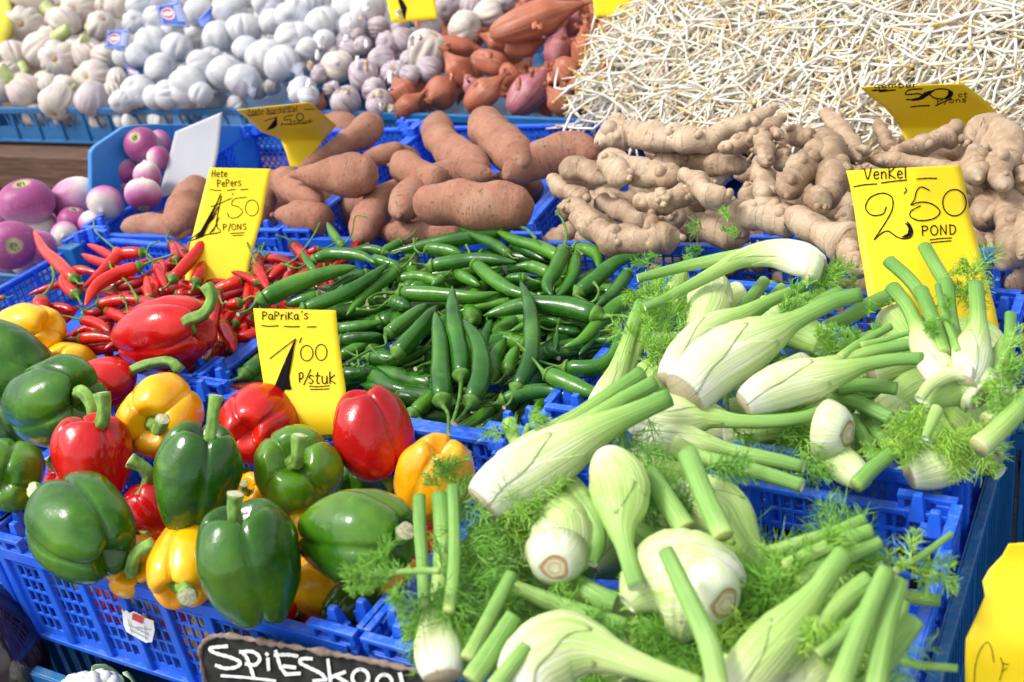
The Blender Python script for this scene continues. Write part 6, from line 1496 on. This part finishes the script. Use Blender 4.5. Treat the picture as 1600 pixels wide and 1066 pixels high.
# ------------------------------------------------------------------ cards and lettering
def arc(cx, cy, rx, ry, a0, a1, n=14):
    return [(cx+rx*cos(radians(a0+(a1-a0)*i/n)), cy+ry*sin(radians(a0+(a1-a0)*i/n))) for i in range(n+1)]
GL = {   # hand lettering: strokes in a box 1 high (0 = base, 1 = top), with the advance width
 'P': (.62, [[(.05, 0), (.05, 1)], [(.02, 1), (.35, .98), (.48, .78), (.35, .55), (.05, .5)]]),
 'p': (.58, [[(.08, -.3), (.05, .62)], [(.05, .58), (.32, .66), (.42, .36), (.28, .08), (.07, .1)]]),
 'a': (.62, [[(.45, .6), (.2, .66), (.03, .35), (.15, .03), (.38, .15), (.46, .6)], [(.45, .6), (.47, .05), (.56, .02)]]),
 'r': (.45, [[(.07, .62), (.08, 0)], [(.08, .38), (.2, .6), (.38, .62)]]),
 'i': (.25, [[(.1, .6), (.1, 0)], [(.1, .85), (.13, .92)]]),
 'k': (.58, [[(.06, 1), (.06, 0)], [(.46, .72), (.08, .34), (.5, 0)]]),
 'K': (.62, [[(.06, 1), (.06, 0)], [(.50, .95), (.08, .45), (.55, 0)]]),
 "'": (.25, [[(.12, 1.0), (.08, .78)]]),
 's': (.48, [[(.40, .60), (.22, .70), (.06, .52), (.25, .35), (.38, .18), (.2, 0), (.03, .08)]]),
 'S': (.56, [[(.46, .90), (.25, 1.0), (.06, .78), (.28, .52), (.46, .26), (.25, 0), (.03, .12)]]),
 'H': (.66, [[(.06, 1), (.05, 0)], [(.50, 1), (.48, 0)], [(.05, .5), (.50, .52)]]),
 'e': (.52, [[(.06, .34), (.40, .40), (.34, .62), (.16, .64), (.04, .34), (.16, .03), (.42, .10)]]),
 't': (.46, [[(.20, .95), (.17, .1), (.28, .0), (.36, .06)], [(.02, .64), (.40, .66)]]),
 'u': (.58, [[(.06, .64), (.08, .15), (.22, .0), (.42, .12), (.45, .64)], [(.45, .64), (.48, .0)]]),
 '/': (.42, [[(.36, 1.1), (.02, -.25)]]),
 'V': (.66, [[(.0, 1), (.26, 0), (.58, 1.05)]]),
 'n': (.56, [[(.06, .62), (.07, 0)], [(.07, .42), (.24, .64), (.40, .5), (.42, 0)]]),
 'l': (.26, [[(.1, 1), (.1, 0)]]),
 'o': (.54, [arc(.24, .32, .20, .32, -90, 270)]),
 'O': (.72, [arc(.32, .5, .28, .5, -90, 270)]),
 'N': (.70, [[(.05, 0), (.07, 1)], [(.07, 1), (.48, 0)], [(.48, 0), (.52, 1)]]),
 'd': (.60, [[(.46, 1), (.46, 0)], [(.45, .5), (.2, .64), (.04, .32), (.18, .0), (.45, .12)]]),
 'D': (.66, [[(.06, 1), (.06, 0)], [(.03, 1), (.42, .85), (.5, .45), (.35, .05), (.04, 0)]]),
 'c': (.46, [[(.38, .55), (.2, .66), (.04, .32), (.2, .0), (.4, .1)]]),
 'Z': (.66, [[(.04, .95), (.50, 1), (.06, .04), (.56, 0)]]),
 'A': (.66, [[(.02, 0), (.28, 1), (.54, 0)], [(.12, .4), (.46, .4)]]),
 'G': (.66, [[(.50, .85), (.25, 1), (.04, .5), (.25, 0), (.52, .15), (.52, .45), (.3, .45)]]),
 'm': (.80, [[(.06, .62), (.06, 0)], [(.06, .45), (.22, .64), (.34, .48), (.35, 0)], [(.35, .45), (.52, .64), (.64, .48), (.65, 0)]]),
 'b': (.56, [[(.06, 1), (.06, 0)], [(.06, .45), (.28, .64), (.44, .32), (.28, 0), (.06, .1)]]),
 'h': (.58, [[(.06, 1), (.06, 0)], [(.06, .4), (.24, .62), (.42, .48), (.43, 0)]]),
 'g': (.56, [[(.42, .6), (.2, .66), (.04, .35), (.2, .05), (.42, .2)], [(.43, .62), (.42, -.2), (.2, -.32), (.04, -.2)]]),
 'ij': (.5, [[(.1, .6), (.1, 0)]]), ' ': (.35, []),
}
def write(text, x, y, h, dx=1.0, dy=0.0, sx=1.0, slant=0.0, track=0.06):
    """strokes for a line of text that starts at x, y (base line) with capital height h"""
    out = []
    for ch in text:
        wd, st = GL[ch]
        for s_ in st:
            out.append([(x+(px*sx+py*slant)*h*dx+py*h*dy, y+(px*sx)*h*dy-py*h*dx*1.0) for px, py in s_])
        x += (wd+track)*h*sx*dx; y += (wd+track)*h*sx*dy
    return out
def smooth_line(P, n=None):
    if len(P) == 2: return np.array(P, float)
    P3 = np.array([(p[0], p[1], 0) for p in P], float)
    return catmull(P3, n or max(8, 5*len(P)))[:, :2]
class Face:
    """a sheet through a base point: D(x, y) is its distance along the view for a photo point"""
    def __init__(s, base, nrm, bend=None): s.b = base; s.n = unit(nrm); s.bend = bend
    def at(s, x, y, e=0.0):
        r_ = ray(x, y); t = ((s.b-CAM)@s.n)/(r_@s.n); dd = t*float(r_@(-CB))
        if s.bend: dd += s.bend(x, y)
        dd -= e
        return CAM+r_*(dd/float(r_@(-CB)))
def strokes(face, Z, lines, w, mat, parent, name='lettering', e=0.0011, taper=False):
    g = Geo(); k = 1/(Z(1, 0)[0]-Z(0, 0)[0])
    for li, ln in enumerate(lines):
        wl = w
        if isinstance(ln, tuple): ln, wl = ln
        P = smooth_line(ln); T = np.gradient(P, axis=0); T /= np.linalg.norm(T, axis=1)[:, None]+1e-9; N = np.column_stack([-T[:, 1], T[:, 0]])
        P = P.copy(); P[0] -= T[0]*wl*.3; P[-1] += T[-1]*wl*.3
        V = []; m = len(P)
        for i in range(m):
            ww = wl*(.5+.06*sin(i*1.7+li)); a = P[i]+N[i]*ww; b = P[i]-N[i]*ww
            V.append(face.at(*Z(*a), e+li*2e-6)); V.append(face.at(*Z(*b), e+li*2e-6))
        g.add(V, [(2*i, 2*i+1, 2*i+3, 2*i+2) for i in range(m-1)])
    return make(name, g, mat, parent, smooth=False)
def fillshape(face, Z, polys, mat, parent, name='lettering', e=0.0012):
    g = Geo()
    for p in polys: g.add([face.at(*Z(*q), e) for q in p], [tuple(range(len(p)))])
    return make(name, g, mat, parent, smooth=False)
def card(label, rows, face, mat='yellow_card', thick=0.0007, name='price_card', cat='price card', group='yellow price cards', n=14, stick=None):
    t = thing(name, label, cat, face.at(*np.mean([rows[-1][0], rows[-1][1]], axis=0)), group)
    R_ = np.array([[*a, *b] for a, b in rows], float); m = 6*(len(R_)-1)+1
    Q = np.array([[np.interp(s_*(len(R_)-1), range(len(R_)), R_[:, c]) for c in range(4)] for s_ in np.linspace(0, 1, m)])
    g = Geo(); V = [face.at(q[0]+(q[2]-q[0])*i/n, q[1]+(q[3]-q[1])*i/n) for q in Q for i in range(n+1)]
    g.add(V, [(j*(n+1)+i, (j+1)*(n+1)+i, (j+1)*(n+1)+i+1, j*(n+1)+i+1) for j in range(m-1) for i in range(n)])
    o = make('card_sheet', g, mat, t); sm = o.modifiers.new('thick', 'SOLIDIFY'); sm.thickness = thick; sm.offset = -1 if False else 0
    return t
# Paprika's
fp = Face(W(478, 655, 0.030), cdir(-.12, .18, 1), lambda x, y: 0.004*sin((y-480)*.016)+0.012*max(0, (y-640)/40)**2)
pc = card("yellow price card reading Paprika's 1'00 p/stuk, standing among peppers", [((396, 482), (525, 485)), ((400, 520), (528, 520)), ((405, 555), (533, 560)), ((412, 600), (540, 605)), ((422, 640), (543, 650)), ((440, 662), (546, 664)), ((455, 685), (520, 680))], fp)
L5 = write('PaPriKa', 24, 420, 30, sx=1.15)+write("'s", 174, 418, 32, sx=1.15)
strokes(fp, R5, L5+[[(22, 443), (50, 446), (86, 444)], [(108, 446), (140, 448), (168, 447)], [(197, 449), (232, 448)]], 3.6, 'ink', pc)
strokes(fp, R5, [[(53, 572), (100, 535), (153, 495)], [(176, 490), (168, 510)], arc(196, 550, 24, 30, -80, 285), arc(252, 547, 22, 31, -80, 285)], 3.4, 'ink', pc)
fillshape(fp, R5, [[(152, 497), (66, 697), (104, 705), (112, 690)], [(152, 497), (112, 690), (134, 688), (128, 640)]], 'ink', pc)
strokes(fp, R5, [[(152, 497), (110, 590), (66, 699)], [(153, 497), (126, 600), (122, 660), (135, 688), (98, 690), (66, 705)]], 3.6, 'ink', pc, e=.0014)
strokes(fp, R5, write('p', 165, 652, 40)+write('/', 186, 662, 44, slant=.2)+write('stuk', 203, 668, 46, sx=1.02), 3.8, 'ink', pc)
strokes(fp, R5, [[(205, 678), (240, 680), (285, 676)], [(210, 690), (245, 690), (284, 688)]], 3.2, 'ink', pc)
# Hete Pepers
fh = Face(W(345, 425, 0.030), cdir(.05, .28, 1), lambda x, y: 0.003*sin((y-262)*.03))
hc = card("yellow price card reading Hete Pepers 1'50 p/ons, among red chilies", [((328, 262), (424, 264)), ((318, 300), (416, 302)), ((308, 340), (409, 342)), ((298, 380), (400, 374)), ((292, 410), (391, 408)), ((288, 445), (386, 445))], fh)
strokes(fh, R1, write('Hete', 978, 818, 32, dy=.02)+write('PePers', 1005, 866, 32, dy=-.06), 3.4, 'ink', hc)
strokes(fh, R1, [[(972, 876), (1000, 881), (1022, 880)], [(1050, 881), (1088, 876)], [(1112, 878), (1147, 875)]], 3.4, 'ink', hc)
strokes(fh, R1, [[(975, 956), (1020, 940), (1072, 916)], [(1077, 893), (1076, 903)], [(1140, 912), (1084, 921), (1072, 948), (1100, 956), (1122, 980), (1095, 1006), (1062, 1006), (1053, 985)], arc(1165, 962, 30, 37, -90, 275)], 3.2, 'ink', hc)
def R14(x, y): return R4(x, y)
strokes(fh, R4, [[(1020, 5-85), (960, 60), (880, 130)], [(1024, -70), (1000, 60), (1020, 95), (950, 110), (880, 138)], [(1010, -20), (940, 100)], [(1000, 10), (925, 112)], [(1012, 30), (985, 95)], [(990, 30), (905, 122)], [(1005, 60), (970, 103)]], 4.0, 'ink', hc)
fillshape(fh, R4, [[(1022, -78), (905, 132), (940, 118)]], 'ink', hc, e=.0010)
strokes(fh, R4, write('P/ONS', 1032, 88, 27, sx=1.25, dy=-.03)+[[(1066, 103), (1130, 99)], [(1075, 113), (1125, 110)]], 3.4, 'ink', hc)
# Venkel
fv = Face(W(1440, 480, 0.055), cdir(-.05, .22, 1), lambda x, y: 0.006*sin((y-258)*.018)+0.00035*abs(x-1430)*.3)
vc = card("large yellow price card reading Venkel 2'50 pond, before ginger", [((1322, 267), (1500, 258)), ((1328, 290), (1506, 278)), ((1335, 330), (1516, 340)), ((1342, 380), (1530, 388)), ((1349, 420), (1540, 430)), ((1356, 465), (1554, 480)), ((1360, 480), (1562, 520))], fv)
strokes(fv, R3, write('VenKel', 1030, 641, 40, sx=1.12, dy=-.03)+[[(992, 667), (1030, 660), (1074, 657)], [(1090, 654), (1130, 648), (1181, 643)], [(1217, 640), (1250, 637), (1288, 637)]], 4.2, 'ink', vc)
strokes(fv, R3, [[(1108, 740), (1095, 765), (1055, 768), (1034, 740), (1052, 705), (1095, 690), (1128, 705), (1130, 745), (1108, 790), (1065, 856), (1080, 842), (1112, 825), (1150, 848), (1185, 852), (1202, 835), (1196, 808), (1182, 792)],
  [(1176, 672), (1180, 680), (1172, 692)], [(1262, 680), (1235, 668), (1218, 680), (1208, 715), (1196, 732), (1230, 722), (1270, 728), (1300, 755), (1280, 780), (1230, 788), (1196, 775), (1196, 755), (1230, 735)], arc(1352, 724, 42, 47, -100, 270, 20)], 4.4, 'ink', vc)
fillshape(fv, R3, [[(1174, 796), (1190, 800), (1202, 822), (1196, 842), (1180, 850), (1162, 846), (1184, 834), (1188, 816)]], 'ink', vc)
strokes(fv, R3, write('POND', 1236, 842, 34, sx=1.3, dy=-.05)[:], 4.2, 'ink', vc); strokes(fv, R3, [[(1264, 857), (1300, 852), (1342, 850)], [(1268, 867), (1305, 863), (1340, 860)]], 3.6, 'ink', vc)
# sweet potato card: the upper half curls over towards the viewer
fz = Face(W(470, 262, 0.02), cdir(.0, .15, 1), lambda x, y: -0.10*max(0., (221-y)/55.)**1.1*1.5)
zc_ = card('brown shaded yellow card curling forward over sweet potatoes, price 1,50', [((370, 172), (484, 160)), ((388, 187), (501, 175)), ((408, 206), (526, 196)), ((438, 217), (508, 218)), ((446, 236), (490, 240)), ((454, 262), (474, 262))], fz)
strokes(fz, RS1, write('Zoete AardaPPel', 128, 196, 44, sx=1.05, dy=-.075, track=.02), 5, 'ink', zc_)
strokes(fz, RS1, [[(140, 200), (215, 190)], [(280, 187), (350, 180)], [(430, 170), (480, 166)], [(560, 152), (640, 148)], [(258, 240), (310, 222), (352, 210)], [(385, 255), (392, 262), (385, 275)], [(470, 195), (420, 205), (410, 232), (450, 228), (462, 248), (430, 265), (395, 262)], arc(527, 208, 26, 27, -90, 275), [(430, 262), (470, 265), (520, 255), (560, 258), (620, 240)]], 7, 'ink', zc_)
fillshape(fz, RS1, [[(352, 205), (272, 310), (330, 295), (356, 268)]], 'ink', zc_)
strokes(fz, RS1, write('P/Pond', 480, 262, 26, sx=1.4, dy=-.10), 4, 'ink', zc_)
# ginger card
fg = Face(W(1440, 215, 0.035), cdir(.0, .1, 1), lambda x, y: -0.085*max(0., (200-y)/65.)**1.1)
gc = card('brown shaded yellow card leaning over the ginger, reading gember 50 ct', [((1344, 136), (1506, 131)), ((1358, 150), (1524, 145)), ((1380, 166), (1545, 162)), ((1396, 184), (1564, 182)), ((1406, 200), (1530, 200)), ((1416, 222), (1490, 218))], fg)
strokes(fg, R3, write('gember', 1065, 316, 20, sx=2.1, dy=-.02), 3.4, 'ink', gc)
strokes(fg, R3, [[(1058, 324), (1110, 322)], [(1085, 328), (1140, 322)], [(1235, 318), (1190, 322), (1178, 338), (1225, 336), (1245, 348), (1215, 358), (1180, 356)], arc(1305, 336, 40, 18, -100, 265), [(1196, 383), (1230, 379), (1262, 378)], [(1340, 352), (1285, 378)]], 5.0, 'ink', gc)
fillshape(fg, R3, [[(1245, 330), (1290, 318), (1262, 340), (1238, 356), (1190, 356), (1225, 348)], [(1330, 320), (1348, 330), (1340, 348), (1310, 356), (1328, 340)]], 'ink', gc)
strokes(fg, R3, write('ct', 1365, 347, 16, sx=2.2)+write('P/ons', 1290, 371, 17, sx=2.2, dy=-.06), 3.4, 'ink', gc)
# grey back of a card, yellow card at the right, far cards
fq = Face(W(270, 300, 0.01), cdir(-.15, .1, 1), lambda x, y: 0.006*sin((y-175)*.02))
card('plain pale grey card seen from behind between turnips and sweet potatoes', [((274, 206), (347, 175)), ((268, 230), (345, 200)), ((260, 262), (341, 238)), ((251, 294), (336, 262)), ((248, 310), (330, 290))], fq, 'grey_card', group='cards turned away')
fy = Face(W(1590, 1010, -0.03), cdir(-.3, .2, 1), lambda x, y: 0.006*sin((y)*.03))
yc = card('yellow card in the lower right corner with a wavy torn left edge', [((1576, 850), (1640, 845)), ((1566, 868), (1650, 868)), ((1545, 890), (1660, 890)), ((1535, 908), (1665, 908)), ((1539, 932), (1668, 932)), ((1526, 962), (1672, 962)), ((1509, 998), (1676, 998)), ((1508, 1030), (1680, 1030)), ((1508, 1110), (1690, 1110))], fy)
strokes(fy, R9, [[(1276, 1075), (1280, 1000), (1300, 930), (1333, 893), (1352, 925), (1360, 980)], [(1390, 960), (1400, 1000), (1385, 1060)], [(1400, 985), (1425, 990)], [(1392, 1020), (1418, 1005)]], 3.2, 'ink', yc)
ff = Face(W(640, 20, 0.13), cdir(0, .1, 1))
yf = card('yellow card standing behind the purple garlic at the top edge', [((596, -50), (670, -60)), ((602, -10), (678, -14)), ((612, 36), (684, 30))], ff)
fillshape(ff, R2, [[(535, -10), (560, 70), (570, 95), (580, 35), (560, 0)]], 'ink', yf)
ff2 = Face(W(960, 25, 0.13), cdir(0, .1, 1))
card('yellow card standing behind the shallots at the top edge', [((925, -50), (1030, -50)), ((925, -10), (1015, -10)), ((930, 26), (1000, 26))], ff2)
# a yellow net at the very left top
g = Geo(); Cb = catmull([W(-30, -40, .13), W(0, 10, .12), W(2, 50, .10), W(-10, 90, .07)], 14); tube(Cb, 0.030*np.array([.3, .7, .95, 1.05, .95, 1.05, .9, 1, 1.05, .95, 1, .85, .6, .3]), 18, lobes=4, lobeamp=.08, g=g)
tag(make('lemon_net', g, 'dirt_yellow'), 'yellow net bag cut off by the top left corner', 'net bag')

# ------------------------------------------------------------------ chalkboard
fb = Face(np.array([-0.60, 0.481, 0.0]), np.array([0.0, -1.0, 0.10]))
tb_ = thing('chalkboard_sign', 'black chalkboard with worn edges and chalk word Spitskool, hung in front', 'chalkboard', fb.at(500, 1066))
outl = [(312, 1015), (318, 1000), (334, 990), (368, 991), (430, 1002), (545, 1022), (665, 1047), (706, 1060), (720, 1080), (725, 1160), (345, 1160)]
A = [fb.at(*p) for p in outl]; B = [fb.at(*p, e=-0.008) for p in outl]; n_ = len(A); g = Geo()
g.add(A+B, [tuple(range(n_)), tuple(range(n_, 2*n_))[::-1]]+[(i, n_+i, n_+(i+1) % n_, (i+1) % n_) for i in range(n_)]); bevel(make('board', g, 'slate', tb_, smooth=False), .0015)
g = Geo(); ed = catmull([fb.at(x, y, .001) for x, y in [(322, 1070), (313, 1022), (319, 1004), (335, 994), (368, 995), (430, 1006), (545, 1026), (665, 1051), (704, 1064)]], 60); rsw = np.random.RandomState(4)
tube(ed, 0.0022*(1+.35*rsw.randn(60)), 8, ref=Z_, g=g); make('worn_edge', g, 'frayed_wood', tb_)
chalk = [[(190, 452), (120, 458), (95, 468), (130, 490), (215, 515), (262, 540), (240, 565), (180, 572), (130, 556)], [(278, 490), (300, 520), (335, 618)], [(262, 482), (330, 482), (368, 515), (345, 552), (292, 548)], [(412, 520), (416, 580)], [(404, 492), (410, 498)],
 [(455, 478), (480, 560), (510, 604)], [(450, 500), (520, 498), (572, 506)], [(500, 560), (560, 568)], [(510, 604), (585, 600)], [(650, 520), (600, 520), (586, 540), (640, 570), (700, 600), (728, 632)], [(660, 640), (728, 634)], [(738, 525), (752, 640)], [(830, 592), (758, 620)], [(775, 610), (842, 650)],
 arc(915, 622, 44, 44, -90, 270)]
strokes(fb, RB, chalk, 20, 'chalk', tb_, 'chalk_lettering', e=.0022)
strokes(fb, RB, [[(160, 612), (300, 622), (452, 640)]], 16, 'chalk', tb_, 'chalk_lettering', e=.0020)
strokes(fb, RB, [arc(1045, 650, 42, 44, -90, 270), [(1130, 600), (1150, 680)]], 20, 'chalk', tb_, 'chalk_lettering', e=.0020)

# ------------------------------------------------------------------ torn sticker, aubergine, cauliflower
fs = Face(np.array([-0.8, 0.4962, -0.03]), np.array([0, -1, 0.0]))
g = Geo(); pts = [(192, 958), (197, 953), (203, 958), (209, 955), (219, 960), (228, 966), (240, 970), (242, 985), (238, 1003), (228, 1004), (214, 996), (198, 987), (193, 975)]
c0 = fs.at(216, 978, .0); V = [c0]+[fs.at(*p, e=.0) for p in pts]; n_ = len(pts); g.add(V, [(0, 1+i, 1+(i+1) % n_) for i in range(n_)])
st = thing('torn_sticker', 'torn white sticker stuck on the mesh of the front pepper crate', 'sticker', c0)
o = make('paper', g, 'paper', st, smooth=False); sm = o.modifiers.new('thick', 'SOLIDIFY'); sm.thickness = .0004
fillshape(fs, RF, [[(207, 958), (224, 965), (222, 975), (206, 968)]], 'tag_red', st, 'red_print', e=.003)
strokes(fs, RF, [[(200, 976), (232, 992)], [(203, 984), (230, 998)], [(212, 980), (236, 984)], [(200, 968), (206, 990)], [(226, 978), (228, 1000)]], 1.3, 'steel', st, 'grey_print', e=.003)
c = W(-12, 1020, -.115); g = lathe(c, cdir(-.3, .9, .2), [(.002, .075), (.02, .072), (.034, .055), (.044, .02), (.047, -.02), (.04, -.06), (.02, -.08), (.002, -.083)], 36)
tag(make('aubergine', g, 'aubergine'), 'dark glossy aubergine at the lower left corner below the crates', 'aubergine')
rsk = np.random.RandomState(9); t = thing('cauliflower', 'white cauliflower just showing at the bottom edge, left of the chalkboard', 'cauliflower', W(145, 1120, -.16)); g = Geo(); cc = W(145, 1108, -.14)
R0 = 60/ppm(cc)
for i in range(70):
    a, b = rsk.rand()*6.28, rsk.rand()*1.3; d = unit(np.array([cos(a)*sin(b), sin(a)*sin(b), cos(b)])); p = cc+d*R0*.85; r = R0*(.16+.1*rsk.rand())
    lathe(p, d, [(r*.1, r), (r*.7, r*.75), (r, .1*r), (r*.8, -r*.6), (r*.2, -r)], 9, g=g)
make('curd', g, 'cauli', t)
g = Geo()
for k in range(6):
    a = k*1.05; d = np.array([cos(a), sin(a), 0]); tube(catmull([cc+d*R0*.5-Z_*R0*.8, cc+d*R0*1.1-Z_*R0*.3, cc+d*R0*1.15+Z_*R0*.35, cc+d*R0*1.0+Z_*R0*.6], 10), R0*np.array([.3, .42, .5, .52, .5, .46, .4, .3, .2, .06]), 12, ref=d, flat=.14, g=g)
make('leaf', g, 'cauli_leaf', t)
crate('teal crate with cauliflower below at the front edge', -1.02, -0.62, 0.26, 0.43, zt=-.19, h=.075, mat='teal', style='slot', raised=False, group='teal crates under the front row')
settle_labels()
